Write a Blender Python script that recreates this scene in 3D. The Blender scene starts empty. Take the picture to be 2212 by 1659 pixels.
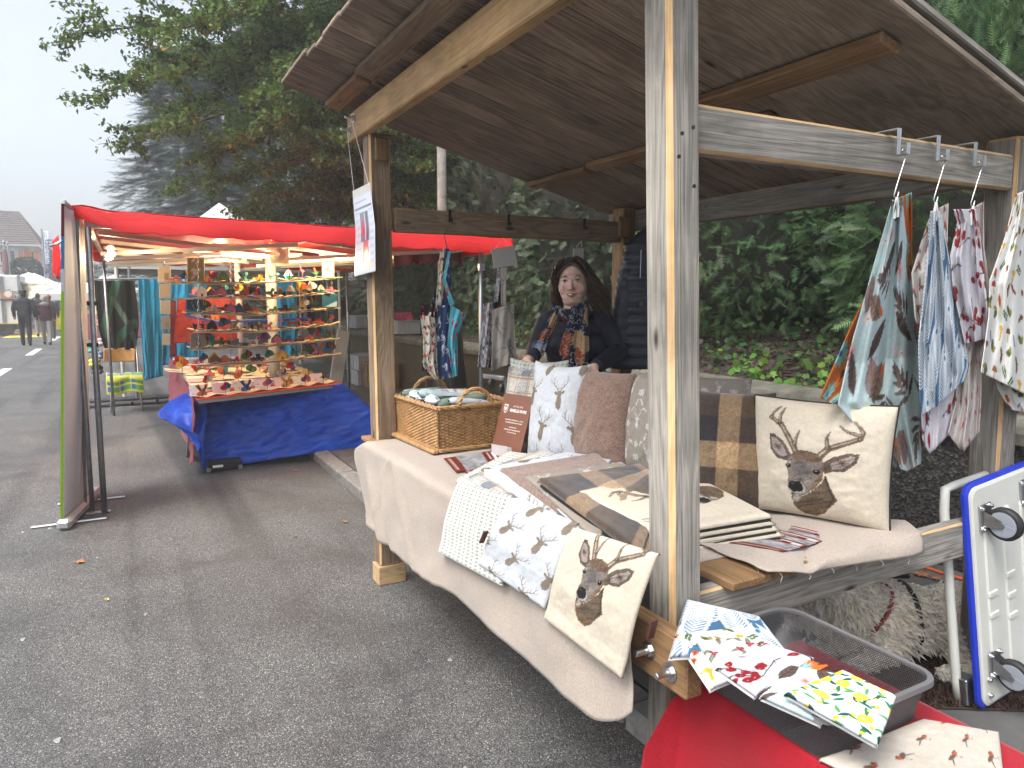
import bpy, bmesh, math, random
import numpy as np
from mathutils import Vector, Matrix, noise as mnoise
random.seed(7); RNG = np.random.default_rng(7)
sc = bpy.context.scene
COL = sc.collection
R_ = math.radians
# ------------------------------------------------------------------ camera
# photo coordinates below are in a 2212 x 1659 frame; rays are used only to find directions,
# distances come from the ground, the stall planes or the things touched.
PF, PCX, PCY, CAMH = 1536.0, 1106.0, 829.5, 1.6
v1 = Vector((266-PCX, -(640-PCY), -PF)).normalized()
v2 = Vector((3960-PCX, -(645-PCY), -PF)); v2 = (v2 - v1*v1.dot(v2)).normalized()
v3 = v2.cross(v1)
CR = Matrix((v2, v1, v3))            # world <- camera
CAMP = Vector((0, 0, CAMH))
cam = bpy.data.cameras.new('camera'); camo = bpy.data.objects.new('camera', cam); COL.objects.link(camo)
cam.sensor_fit = 'HORIZONTAL'; cam.sensor_width = 36; cam.lens = 36*PF/2212
cam.clip_start = 0.05; cam.clip_end = 2000
camo.matrix_world = Matrix.Translation(CAMP) @ CR.to_4x4()
sc.camera = camo
# ------------------------------------------------------------------ sky, sun, exposure
SUN_EL, SUN_AZ = 58, -110             # overcast: sun glow from the street side (azimuth from +Y towards +X)
w = bpy.data.worlds.new('World'); sc.world = w; w.use_nodes = True
nt = w.node_tree; nt.nodes.clear()
sky = nt.nodes.new('ShaderNodeTexSky'); sky.sky_type = 'NISHITA'; sky.sun_disc = False
sky.sun_elevation = R_(SUN_EL); sky.sun_rotation = R_(SUN_AZ); sky.air_density = 1.0; sky.dust_density = 6.0; sky.ozone_density = 2.0
hs = nt.nodes.new('ShaderNodeHueSaturation'); hs.inputs['Saturation'].default_value = 0.5
bg = nt.nodes.new('ShaderNodeBackground'); bg.inputs['Strength'].default_value = 0.15
ow = nt.nodes.new('ShaderNodeOutputWorld')
nt.links.new(sky.outputs[0], hs.inputs['Color']); nt.links.new(hs.outputs[0], bg.inputs[0]); nt.links.new(bg.outputs[0], ow.inputs[0])
sun = bpy.data.lights.new('sun', 'SUN'); sun.energy = 1.0; sun.angle = R_(25); sun.color = (1, .97, .93)
suno = bpy.data.objects.new('sun', sun); COL.objects.link(suno)
sd = Vector((math.sin(R_(SUN_AZ))*math.cos(R_(SUN_EL)), math.cos(R_(SUN_AZ))*math.cos(R_(SUN_EL)), math.sin(R_(SUN_EL))))
suno.rotation_euler = sd.to_track_quat('Z', 'Y').to_euler(); suno.location = (0, 0, 30)
vs = sc.view_settings; vs.view_transform = 'Standard'; vs.look = 'None'; vs.gamma = 1; vs.exposure = 1.22; vs.use_curve_mapping = False
cy = sc.cycles
cy.use_denoising = True
try: cy.denoiser = 'OPENIMAGEDENOISE'; cy.denoising_input_passes = 'RGB_ALBEDO_NORMAL'; cy.denoising_prefilter = 'ACCURATE'
except Exception: pass
cy.max_bounces = 8; cy.diffuse_bounces = 4; cy.glossy_bounces = 3; cy.transmission_bounces = 4; cy.transparent_max_bounces = 16; cy.volume_bounces = 1
cy.caustics_reflective = False; cy.caustics_refractive = False; cy.volume_step_rate = 4

# ------------------------------------------------------------------ photo helpers
def pray(x, y): return CR @ Vector((x-PCX, -(y-PCY), -PF))
def PZ(x, y, z): d = pray(x, y); return CAMP + d*((z-CAMH)/d.z)
def PY(x, y, Y): d = pray(x, y); return CAMP + d*(Y/d.y)
def PX(x, y, X): d = pray(x, y); return CAMP + d*(X/d.x)
def PL(x, y, o, n): d = pray(x, y); o = Vector(o); n = Vector(n); return CAMP + d*((o-CAMP).dot(n)/d.dot(n))
V = Vector
# ------------------------------------------------------------------ object helpers
WM = {}
def place(o, M, parent=None):
    WM[o.name] = M
    if parent is not None:
        o.parent = parent; o.matrix_parent_inverse = WM[parent.name].inverted()
    o.matrix_basis = M
    return o
def tag(o, label, cat, group=None, kind=None):
    if label: o['label'] = label
    if cat: o['category'] = cat
    if group: o['group'] = group
    if kind: o['kind'] = kind
    return o
def thing(name, label, cat, loc=(0, 0, 0), group=None):
    o = bpy.data.objects.new(name, None); COL.objects.link(o); o.empty_display_size = .1
    place(o, Matrix.Translation(V(loc))); return tag(o, label, cat, group)
def meshobj(name, verts, faces, mat, parent=None, smooth=False, M=None, cols=None, center=False):
    me = bpy.data.meshes.new(name)
    if center and M is None:
        a = np.asarray(verts, float).reshape(-1, 3); c = (a.min(0)+a.max(0))/2; c[2] = a[:, 2].min()
        verts = a-c; M = Matrix.Translation(V(c))
    if isinstance(verts, np.ndarray) and isinstance(faces, np.ndarray):
        nv, nf, k = len(verts), len(faces), faces.shape[1]
        me.vertices.add(nv); me.vertices.foreach_set('co', np.ascontiguousarray(verts, np.float32).ravel())
        me.loops.add(nf*k); me.loops.foreach_set('vertex_index', np.ascontiguousarray(faces, np.int32).ravel())
        me.polygons.add(nf); me.polygons.foreach_set('loop_start', np.arange(0, nf*k, k, dtype=np.int32))
        me.update(calc_edges=True)
    else:
        me.from_pydata([tuple(v) for v in verts], [], [tuple(int(i) for i in f) for f in faces]); me.update()
    if smooth: me.polygons.foreach_set('use_smooth', np.ones(len(me.polygons), bool))
    if cols is not None:
        a = me.color_attributes.new('Col', 'FLOAT_COLOR', 'POINT')
        c4 = np.ones((len(me.vertices), 4), np.float32); c4[:, :3] = np.asarray(cols, np.float32).reshape(-1, 3)
        a.data.foreach_set('color', c4.ravel())
    if mat is not None:
        for m in (mat if isinstance(mat, (list, tuple)) else [mat]): me.materials.append(m)
    o = bpy.data.objects.new(name, me); COL.objects.link(o)
    place(o, M if M is not None else Matrix.Identity(4), parent)
    return o
def clone(o, T, parent=None):
    """copy of a thing with its parts; T is a world matrix applied to the root"""
    c = o.copy(); COL.objects.link(c); M = T @ WM[o.name]
    WM[c.name] = M
    if parent is None: c.matrix_basis = M
    else:
        c.parent = parent; c.matrix_parent_inverse = WM[parent.name].inverted(); c.matrix_basis = M
    for ch in [x for x in KIDS(o)]: clone(ch, T, c)
    return c
def KIDS(o): return [x for x in bpy.data.objects if x.parent == o]
def frame_x(p0, p1, up=(0, 0, 1)):
    p0, p1 = V(p0), V(p1); x = (p1-p0).normalized(); u = V(up)
    y = u.cross(x)
    if y.length < 1e-4: y = V((0, 1, 0)).cross(x)
    y.normalize(); z = x.cross(y)
    return Matrix((x, y, z)).transposed().to_4x4()
class MB:
    def __init__(s): s.v = []; s.f = []; s.c = []
    def add(s, vs, fs, col=None):
        n = len(s.v); s.v += [tuple(q) for q in vs]; s.f += [tuple(i+n for i in f) for f in fs]
        s.c += [tuple(col) if col is not None else (1, 1, 1)]*len(vs); return s
    def box(s, c, size, rot=None, b=0.0, col=None):
        vs, fs = cbox(size[0], size[1], size[2], b); c = V(c)
        vs = [(rot @ V(q) if rot else V(q))+c for q in vs]
        return s.add(vs, fs, col)
    def bar(s, p0, p1, w_, h_, up=(0, 0, 1), b=0.0, col=None):
        p0, p1 = V(p0), V(p1); F = frame_x(p0, p1, up).to_3x3()
        return s.box((p0+p1)/2, ((p1-p0).length, w_, h_), F, b, col)
    def tube(s, pts, r, n=8, cap=True, col=None):
        pts = [V(p) for p in pts]; rs = r if hasattr(r, '__len__') else [r]*len(pts)
        t0 = (pts[1]-pts[0]).normalized(); a = t0.orthogonal().normalized(); vs = []; fs = []
        for i, p in enumerate(pts):
            t = (pts[min(i+1, len(pts)-1)]-pts[max(i-1, 0)])
            t = t.normalized() if t.length > 1e-9 else t0
            a = (a - t*a.dot(t)); a = a.normalized() if a.length > 1e-6 else t.orthogonal().normalized()
            bb = t.cross(a)
            for k in range(n):
                q = 2*math.pi*k/n; vs.append(p+(a*math.cos(q)+bb*math.sin(q))*rs[i])
        for i in range(len(pts)-1):
            for k in range(n):
                k2 = (k+1) % n; fs.append((i*n+k, i*n+k2, (i+1)*n+k2, (i+1)*n+k))
        if cap: fs.append(tuple(range(n-1, -1, -1))); fs.append(tuple((len(pts)-1)*n+k for k in range(n)))
        return s.add(vs, fs, col)
    def lathe(s, prof, o, ax=(0, 0, 1), n=16, col=None):
        o = V(o); ax = V(ax).normalized(); a = ax.orthogonal().normalized(); bb = ax.cross(a); vs = []; fs = []
        for r, h in prof:
            for k in range(n):
                q = 2*math.pi*k/n; vs.append(o+ax*h+(a*math.cos(q)+bb*math.sin(q))*r)
        for i in range(len(prof)-1):
            for k in range(n):
                k2 = (k+1) % n; fs.append((i*n+k, i*n+k2, (i+1)*n+k2, (i+1)*n+k))
        fs.append(tuple(range(n-1, -1, -1))); fs.append(tuple((len(prof)-1)*n+k for k in range(n)))
        return s.add(vs, fs, col)
    def ball(s, c, r, n=10, m=7, sc_=(1, 1, 1), rot=None, col=None):
        vs = []; fs = []; c = V(c)
        for i in range(m+1):
            th = math.pi*i/m
            for k in range(n):
                q = 2*math.pi*k/n
                p = V((math.sin(th)*math.cos(q)*sc_[0], math.sin(th)*math.sin(q)*sc_[1], math.cos(th)*sc_[2]))*r
                vs.append(c+(rot @ p if rot else p))
        for i in range(m):
            for k in range(n):
                k2 = (k+1) % n; fs.append((i*n+k, (i+1)*n+k, (i+1)*n+k2, i*n+k2))
        return s.add(vs, fs, col)
    def prism(s, poly, d, col=None):
        """poly: list of 3d points (planar), d: extrusion vector"""
        n = len(poly); d = V(d); vs = [V(p) for p in poly]+[V(p)+d for p in poly]
        fs = [tuple(range(n-1, -1, -1)), tuple(range(n, 2*n))]+[(i, (i+1) % n, n+(i+1) % n, n+i) for i in range(n)]
        return s.add(vs, fs, col)
    def quad(s, a, b, c, d, col=None): return s.add([a, b, c, d], [(0, 1, 2, 3)], col)
    def build(s, name, mat, parent=None, smooth=False, usecol=False, center=False):
        return meshobj(name, s.v, s.f, mat, parent, smooth, cols=s.c if usecol else None, center=(parent is None or center))
_CB = {}
def cbox(x, y, z, b):
    key = (round(x, 4), round(y, 4), round(z, 4), round(b, 4))
    if key in _CB: return _CB[key]
    X, Y, Z = x/2, y/2, z/2
    vs = [(i*X, j*Y, k*Z) for i in (-1, 1) for j in (-1, 1) for k in (-1, 1)]
    fs = [(0, 1, 3, 2), (4, 6, 7, 5), (0, 4, 5, 1), (2, 3, 7, 6), (0, 2, 6, 4), (1, 5, 7, 3)]
    if b > 0:
        bm = bmesh.new(); bv = [bm.verts.new(q) for q in vs]
        for f in fs: bm.faces.new([bv[i] for i in f])
        bmesh.ops.bevel(bm, geom=bm.edges[:], offset=b, segments=1, affect='EDGES', profile=.5)
        bm.normal_update(); bm.verts.index_update()
        vs = [tuple(q.co) for q in bm.verts]; fs = [tuple(q.index for q in f.verts) for f in bm.faces]; bm.free()
    _CB[key] = (vs, fs); return vs, fs
def timber(name, parent, p0, p1, w_, h_, mat, up=(0, 0, 1), b=0.006, warp=0.0):
    """a sawn member with its own local frame: local X is the grain"""
    p0, p1 = V(p0), V(p1); L = (p1-p0).length; M = frame_x(p0, p1, up); M.translation = (p0+p1)/2
    vs, fs = cbox(L, w_, h_, b)
    return meshobj(name, vs, fs, mat, parent, M=M)
def fbm(x, y, z=0.0, o=3):
    return mnoise.fractal(V((x, y, z)), 1.0, 2.0, o)
def grid_obj(name, P, mat, parent=None, thick=0.0, cols=None, smooth=True, center=None):
    """P[n,m,3] sheet -> mesh; thick>0 gives it a back face and rim"""
    P = np.asarray(P, float); n, m = P.shape[:2]
    idx = np.arange(n*m).reshape(n, m)
    f = np.stack([idx[:-1, :-1], idx[1:, :-1], idx[1:, 1:], idx[:-1, 1:]], -1).reshape(-1, 4)
    v = P.reshape(-1, 3); c = None if cols is None else np.asarray(cols).reshape(-1, 3)
    if thick > 0:
        du = np.gradient(P, axis=0); dv = np.gradient(P, axis=1); N = np.cross(du, dv)
        N /= np.linalg.norm(N, axis=2, keepdims=True)+1e-12
        v2_ = (P - N*thick).reshape(-1, 3); k = n*m
        rim = np.concatenate([idx[0, :], idx[1:, -1], idx[-1, -2::-1], idx[-2:0:-1, 0]])
        r2 = np.roll(rim, -1)
        f = np.concatenate([f, f[:, ::-1]+k, np.stack([rim, r2, r2+k, rim+k], -1)])
        v = np.concatenate([v, v2_]); c = None if c is None else np.concatenate([c, c])
    return meshobj(name, v, f, mat, parent, smooth, cols=c, center=(parent is None) if center is None else center)
# ------------------------------------------------------------------ materials
MATS = {}
def newmat(name):
    m = bpy.data.materials.new(name); m.use_nodes = True; t = m.node_tree; p = t.nodes['Principled BSDF']; return m, t, p
def N(t, typ, **kw):
    n = t.nodes.new(typ)
    for k, v_ in kw.items():
        if k in n.inputs.keys(): n.inputs[k].default_value = v_
        else: setattr(n, k, v_)
    return n
def ramp(t, fac, stops, interp='LINEAR'):
    r = t.nodes.new('ShaderNodeValToRGB'); r.color_ramp.interpolation = interp
    e = r.color_ramp.elements
    while len(e) < len(stops): e.new(.5)
    for i, (p_, c_) in enumerate(stops): e[i].position = p_; e[i].color = (*c_, 1) if len(c_) == 3 else c_
    t.links.new(fac, r.inputs[0]); return r
def mixc(t, fac, a, b, mode='MIX'):
    m = t.nodes.new('ShaderNodeMix'); m.data_type = 'RGBA'; m.blend_type = mode
    for sock, v_ in ((m.inputs[0], fac), (m.inputs[6], a), (m.inputs[7], b)):
        if hasattr(v_, 'is_linked') or hasattr(v_, 'links'): t.links.new(v_, sock)
        elif isinstance(v_, (int, float)): sock.default_value = v_
        else: sock.default_value = (*v_, 1) if len(v_) == 3 else v_
    return m.outputs[2]
def bump(t, p, h, strength=.3, dist=.01):
    b = N(t, 'ShaderNodeBump'); b.inputs['Strength'].default_value = strength; b.inputs['Distance'].default_value = dist
    t.links.new(h, b.inputs['Height']); t.links.new(b.outputs[0], p.inputs['Normal']); return b
def plain(name, col, rough=.6, metal=0.0, var=.12, scale=6, bumps=.0, bscale=60, spec=.5, coords='Object'):
    if name in MATS: return MATS[name]
    m, t, p = newmat(name); MATS[name] = m
    tc = N(t, 'ShaderNodeTexCoord'); n = N(t, 'ShaderNodeTexNoise', Scale=scale, Detail=5.0, Roughness=.6)
    t.links.new(tc.outputs[coords], n.inputs['Vector'])
    lo = tuple(max(0, c*(1-var)) for c in col); hi = tuple(min(1, c*(1+var)) for c in col)
    r = ramp(t, n.outputs[0], [(.3, lo), (.7, hi)]); t.links.new(r.outputs[0], p.inputs['Base Color'])
    p.inputs['Roughness'].default_value = rough; p.inputs['Metallic'].default_value = metal; p.inputs['Specular IOR Level'].default_value = spec
    if bumps > 0:
        n2 = N(t, 'ShaderNodeTexNoise', Scale=bscale, Detail=4.0); t.links.new(tc.outputs[coords], n2.inputs['Vector'])
        bump(t, p, n2.outputs[0], bumps, .004)
    return m
def emit(name, col, s):
    if name in MATS: return MATS[name]
    m, t, p = newmat(name); MATS[name] = m
    p.inputs['Base Color'].default_value = (*col, 1); p.inputs['Emission Color'].default_value = (*col, 1); p.inputs['Emission Strength'].default_value = s
    return m
def vcol(name, rough=.8, weave=0.0, wscale=900, fuzz=0.0, spec=.3, var=.10, sheen=0.0, nscale=40, trans=0.0):
    """print on cloth / paper: colour comes from the 'Col' attribute painted on the mesh"""
    if name in MATS: return MATS[name]
    m, t, p = newmat(name); MATS[name] = m
    a = N(t, 'ShaderNodeAttribute', attribute_name='Col'); tc = N(t, 'ShaderNodeTexCoord')
    n = N(t, 'ShaderNodeTexNoise', Scale=nscale, Detail=6.0, Roughness=.7); t.links.new(tc.outputs['Object'], n.inputs['Vector'])
    r = ramp(t, n.outputs[0], [(.25, (.74-var*2,)*3), (.6, (.74, .74, .74))])
    t.links.new(mixc(t, 1.0, a.outputs['Color'], r.outputs[0], 'MULTIPLY'), p.inputs['Base Color'])
    p.inputs['Roughness'].default_value = rough; p.inputs['Specular IOR Level'].default_value = spec
    if sheen: p.inputs['Sheen Weight'].default_value = sheen; p.inputs['Sheen Roughness'].default_value = .5
    if weave > 0:
        n2 = N(t, 'ShaderNodeTexNoise', Scale=wscale, Detail=2.0); t.links.new(tc.outputs['Object'], n2.inputs['Vector'])
        bump(t, p, n2.outputs[0], weave, .002)
    return m
def wood(name, stops, rough=.75, gscale=(1.2, 16, 16), bmp=.35, knots=True, coatvar=.25):
    """sawn timber; grain runs along local X"""
    if name in MATS: return MATS[name]
    m, t, p = newmat(name); MATS[name] = m
    tc = N(t, 'ShaderNodeTexCoord'); oi = N(t, 'ShaderNodeObjectInfo')
    add = N(t, 'ShaderNodeVectorMath', operation='MULTIPLY_ADD')
    cmb = N(t, 'ShaderNodeCombineXYZ')
    for i in range(3): t.links.new(oi.outputs['Random'], cmb.inputs[i])
    t.links.new(cmb.outputs[0], add.inputs[0]); add.inputs[1].default_value = (37, 11, 5); t.links.new(tc.outputs['Object'], add.inputs[2])
    mp = N(t, 'ShaderNodeMapping'); mp.inputs['Scale'].default_value = gscale; t.links.new(add.outputs[0], mp.inputs[0])
    n1 = N(t, 'ShaderNodeTexNoise', Scale=1.0, Detail=3.0, Distortion=.6); t.links.new(mp.outputs[0], n1.inputs['Vector'])
    # rings
    mth = N(t, 'ShaderNodeMath', operation='MULTIPLY'); mth.inputs[1].default_value = 9; t.links.new(n1.outputs[0], mth.inputs[0])
    fr = N(t, 'ShaderNodeMath', operation='PINGPONG'); fr.inputs[1].default_value = .5; t.links.new(mth.outputs[0], fr.inputs[0])
    mp2 = N(t, 'ShaderNodeMapping'); mp2.inputs['Scale'].default_value = (3, 240, 240); t.links.new(add.outputs[0], mp2.inputs[0])
    n2 = N(t, 'ShaderNodeTexNoise', Scale=1.0, Detail=4.0); t.links.new(mp2.outputs[0], n2.inputs['Vector'])
    mx = N(t, 'ShaderNodeMath', operation='MULTIPLY_ADD'); t.links.new(fr.outputs[0], mx.inputs[0]); mx.inputs[1].default_value = .7; t.links.new(n2.outputs[0], mx.inputs[2])
    mx2 = N(t, 'ShaderNodeMath', operation='MULTIPLY'); t.links.new(mx.outputs[0], mx2.inputs[0]); mx2.inputs[1].default_value = .85
    r = ramp(t, mx2.outputs[0], stops)
    # blotchy weathering
    n3 = N(t, 'ShaderNodeTexNoise', Scale=2.2, Detail=6.0, Roughness=.65); t.links.new(add.outputs[0], n3.inputs['Vector'])
    r3 = ramp(t, n3.outputs[0], [(.3, (1-coatvar*1.6,)*3), (.62, (1+coatvar*.5,)*3)])
    colr = mixc(t, 1.0, r.outputs[0], r3.outputs[0], 'MULTIPLY')
    h = mx.outputs[0]
    if knots:
        vr = N(t, 'ShaderNodeTexVoronoi', Scale=1.0); mp4 = N(t, 'ShaderNodeMapping'); mp4.inputs['Scale'].default_value = (3.2, 9, 9)
        t.links.new(add.outputs[0], mp4.inputs[0]); t.links.new(mp4.outputs[0], vr.inputs['Vector'])
        rk = ramp(t, vr.outputs['Distance'], [(.05, (1, 1, 1)), (.13, (0, 0, 0))])
        dk = tuple(c*.35 for c in stops[0][1]); colr = mixc(t, rk.outputs[0], colr, dk)
    # per-piece value
    vr2 = ramp(t, oi.outputs['Random'], [(0, (.78,)*3), (1, (1.12,)*3)])
    colr = mixc(t, 1.0, colr, vr2.outputs[0], 'MULTIPLY')
    t.links.new(colr, p.inputs['Base Color']); p.inputs['Roughness'].default_value = rough; p.inputs['Specular IOR Level'].default_value = .25
    bump(t, p, h, bmp, .003)
    return m
def leafmat(name, rough=.55, trans=.35, spec=.35):
    if name in MATS: return MATS[name]
    m, t, p = newmat(name); MATS[name] = m
    a = N(t, 'ShaderNodeAttribute', attribute_name='Col'); t.links.new(a.outputs['Color'], p.inputs['Base Color'])
    p.inputs['Roughness'].default_value = rough; p.inputs['Specular IOR Level'].default_value = spec
    tr = N(t, 'ShaderNodeBsdfTranslucent'); t.links.new(a.outputs['Color'], tr.inputs[0])
    mx = N(t, 'ShaderNodeMixShader'); mx.inputs[0].default_value = trans
    t.links.new(p.outputs[0], mx.inputs[1]); t.links.new(tr.outputs[0], mx.inputs[2])
    t.links.new(mx.outputs[0], t.nodes['Material Output'].inputs[0]); return m
def srgb(r, g, b):
    f = lambda c: (c/255/12.92 if c/255 <= .04045 else ((c/255+.055)/1.055)**2.4)
    return (f(r), f(g), f(b))
# ================================================================== SETTING
def struct(o): o['kind'] = 'structure'; return o
def asphalt_mat():
    m, t, p = newmat('asphalt'); MATS['asphalt'] = m
    tc = N(t, 'ShaderNodeTexCoord'); O = tc.outputs['Object']
    n0 = N(t, 'ShaderNodeTexNoise', Scale=.55, Detail=6.0, Roughness=.6); t.links.new(O, n0.inputs['Vector'])
    base = ramp(t, n0.outputs[0], [(.3, (.092, .092, .094)), (.7, (.138, .138, .137))])
    v = N(t, 'ShaderNodeTexVoronoi', Scale=210.0); t.links.new(O, v.inputs['Vector'])
    sep = N(t, 'ShaderNodeSeparateColor'); t.links.new(v.outputs['Color'], sep.inputs[0])
    st = ramp(t, sep.outputs[0], [(.0, (.45, .45, .45)), (.45, (.95, .95, .95)), (.8, (1.25, 1.24, 1.2)), (.93, (1.7, 1.7, 1.66)), (.985, (3.0, 3.0, 2.9))])
    c = mixc(t, 1.0, base.outputs[0], st.outputs[0], 'MULTIPLY')
    # gaps of bitumen between stones
    g = ramp(t, v.outputs['Distance'], [(.25, (1, 1, 1)), (.75, (.5, .5, .5))]); c = mixc(t, .8, c, mixc(t, 1.0, c, g.outputs[0], 'MULTIPLY'))
    # drier pale patches and dark damp ones
    n1 = N(t, 'ShaderNodeTexNoise', Scale=.9, Detail=5.0, Roughness=.7, Distortion=.6); t.links.new(O, n1.inputs['Vector'])
    r1 = ramp(t, n1.outputs[0], [(.34, (.62, .62, .64)), (.47, (.95, .95, .95)), (.7, (1.3, 1.29, 1.26))]); c = mixc(t, 1.0, c, r1.outputs[0], 'MULTIPLY')
    # tyre tracks of damp along the street
    mp = N(t, 'ShaderNodeMapping'); mp.inputs['Scale'].default_value = (3.2, .10, 1); t.links.new(O, mp.inputs[0])
    n2 = N(t, 'ShaderNodeTexNoise', Scale=1.0, Detail=3.0); t.links.new(mp.outputs[0], n2.inputs['Vector'])
    r2 = ramp(t, n2.outputs[0], [(.36, (.68, .68, .70)), (.46, (1, 1, 1))]); c = mixc(t, .8, c, mixc(t, 1.0, c, r2.outputs[0], 'MULTIPLY'))
    # two dark rubbed wheel tracks beside the card table
    for (a_, b_), w_ in (((312, 863), (514, 1170)), .07), (((352, 863), (560, 1170)), .05):
        A_, B_ = PZ(*a_, 0), PZ(*b_, 0); d_ = (B_-A_).normalized(); dt = N(t, 'ShaderNodeVectorMath', operation='DOT_PRODUCT'); dt.inputs[1].default_value = (d_.y, -d_.x, 0)
        sb_ = N(t, 'ShaderNodeVectorMath', operation='SUBTRACT'); sb_.inputs[1].default_value = A_; t.links.new(O, sb_.inputs[0]); t.links.new(sb_.outputs[0], dt.inputs[0])
        ab = N(t, 'ShaderNodeMath', operation='ABSOLUTE'); t.links.new(dt.outputs['Value'], ab.inputs[0])
        sy = N(t, 'ShaderNodeSeparateXYZ'); t.links.new(O, sy.inputs[0]); my = N(t, 'ShaderNodeMapRange'); my.inputs[1].default_value = 4.6; my.inputs[2].default_value = 6.2; t.links.new(sy.outputs[1], my.inputs[0])
        rb = ramp(t, ab.outputs[0], [(w_, (.62, .62, .64)), (w_+.07, (1, 1, 1))]); c = mixc(t, my.outputs[0], c, mixc(t, 1.0, c, rb.outputs[0], 'MULTIPLY'))
    t.links.new(c, p.inputs['Base Color'])
    rr = ramp(t, n1.outputs[0], [(.3, (.45,)*3), (.6, (.8,)*3)]); t.links.new(rr.outputs[0], p.inputs['Roughness']); p.inputs['Specular IOR Level'].default_value = .35
    b = N(t, 'ShaderNodeTexVoronoi', Scale=210.0, feature='SMOOTH_F1'); t.links.new(O, b.inputs['Vector'])
    iv = N(t, 'ShaderNodeMath', operation='SUBTRACT'); iv.inputs[0].default_value = 1; t.links.new(b.outputs['Distance'], iv.inputs[1])
    bump(t, p, iv.outputs[0], .55, .006)
    return m
M_ASPH = asphalt_mat()
struct(meshobj('road', [(-190, -190, 0), (190, -190, 0), (190, 190, 0), (-190, 190, 0)], [(0, 1, 2, 3)], M_ASPH))
KX = 1.563; PVZ = .085
M_PAVE = plain('pavement_asphalt', (.085, .084, .082), .8, var=.35, scale=3.5, bumps=.6, bscale=140)
pav = struct(meshobj('pavement', [(KX+.15, -8, PVZ), (4.02, -8, PVZ), (4.02, 60, PVZ), (KX+.15, 60, PVZ), (KX+.15, -8, -.05), (4.02, -8, -.05), (4.02, 60, -.05), (KX+.15, 60, -.05)], [(0, 1, 2, 3), (0, 4, 5, 1), (0, 3, 7, 4), (1, 5, 6, 2), (2, 6, 7, 3)], M_PAVE))
M_KERB = plain('kerb_granite', (.17, .165, .155), .8, var=.35, scale=22, bumps=.5, bscale=90)
kv, kf = cbox(.15, .985, .16, .018); kme = None
for i in range(34):
    y = -3.5+i*1.0
    if kme is None:
        o = meshobj('kerb_stone', kv, kf, M_KERB, pav, M=Matrix.Translation((KX+.072, y, PVZ-.075))); kme = o.data
    else:
        o = bpy.data.objects.new('kerb_stone', kme); COL.objects.link(o); place(o, Matrix.Translation((KX+.072+random.uniform(-.004, .004), y, PVZ-.075+random.uniform(-.004, .003))), pav)
# road markings
M_PAINT = plain('road_paint', (.62, .62, .60), .6, var=.25, scale=9)
for (y0, y1) in ((16.4, 19.2), (23.2, 26.0), (30.6, 33.6), (38, 41)):
    struct(meshobj('lane_dash', [(-2.44, y0, .004), (-2.26, y0, .004), (-2.26, y1, .004), (-2.44, y1, .004)], [(0, 1, 2, 3)], M_PAINT))
M_YPAINT = plain('road_paint_yellow', (.75, .52, .07), .6, var=.2, scale=9)
for a, b in ((-6.2, -4.8), (-4.2, -2.8), (-2.2, -.8)):
    struct(meshobj('crossing_stripe', [(a, 33.5, .006), (b, 33.5, .006), (b, 37.5, .006), (a, 37.5, .006)], [(0, 1, 2, 3)], M_YPAINT))
# pale chewing-gum spots and leaves on the road are small things laid on the asphalt
def blob(name, px, py, r, mat, z=.003, label=None, cat=None, el=1.5, group=None):
    c = PZ(px, py, 0); vs = []; n = 14
    for k in range(n):
        q = 2*math.pi*k/n; rr = r*(1+.15*math.sin(3*q+px)+.08*math.cos(5*q+py)); vs.append((rr*math.cos(q), rr*el*math.sin(q), 0))
    vs2 = [(x*.8, y*.8, z) for x, y, _ in vs]
    f = [tuple(range(n, 2*n))]+[(i, (i+1) % n, n+(i+1) % n, n+i) for i in range(n)]
    o = meshobj(name, vs+vs2, f, mat, M=Matrix.Translation((c.x, c.y, .0015))); return tag(o, label, cat, group)
M_GUM = plain('gum_spot', (.26, .27, .26), .7, var=.15, scale=60)
for px, py, r in ((50, 1382, .019), (972, 1426, .016), (315, 1328, .014), (108, 1142, .02), (125, 1600, .02), (745, 1057, .012), (50, 1150, .018), (210, 1205, .013), (1005, 1660, .01)):
    blob('gum_spot', px, py, r*.62, M_GUM, label='flattened pale chewing gum spot on the grey asphalt', cat='gum', group='gum spots on the road')
def leaf_on(name, px, py, size, col, rot, label, zz=0.0, cat='leaf', group=None):
    c = PZ(px, py, zz); n = 9; vs = [(0, 0, .012)]; R = []
    for k in range(2*n):
        q = 2*math.pi*k/(2*n)+rot; r = size*(1.0 if k % 2 == 0 else .52)*(1+.25*math.cos(q-rot)); vs.append((r*math.cos(q), r*math.sin(q), .004+.010*abs(math.sin(2.3*k+rot))))
    f = [(0, 1+k, 1+(k+1) % (2*n)) for k in range(2*n)]
    m = plain('dry_leaf_%d' % int(col[0]*1000), col, .7, var=.3, scale=40)
    o = meshobj(name, vs, f, m, M=Matrix.Translation((c.x, c.y, zz+.002))); return tag(o, label, cat, group)
leaf_on('fallen_leaf', 170, 1217, .035, (.36, .15, .05), .4, 'curled rust brown leaf lying alone on open asphalt')
leaf_on('fallen_leaf', 745, 1130, .022, (.40, .16, .06), 1.1, 'small orange brown leaf on asphalt near draped stall front')
leaf_on('fallen_leaf', 637, 1161, .016, (.28, .13, .06), 2.1, 'tiny dark brown leaf on asphalt beyond the tyre marks')
leaf_on('fallen_leaf', 230, 1299, .015, (.60, .44, .08), .2, 'tiny yellow leaf on the asphalt')
leaf_on('fallen_leaf', 638, 1018, .035, (.30, .14, .05), .9, 'brown leaf on asphalt before the blue covered table')
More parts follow.
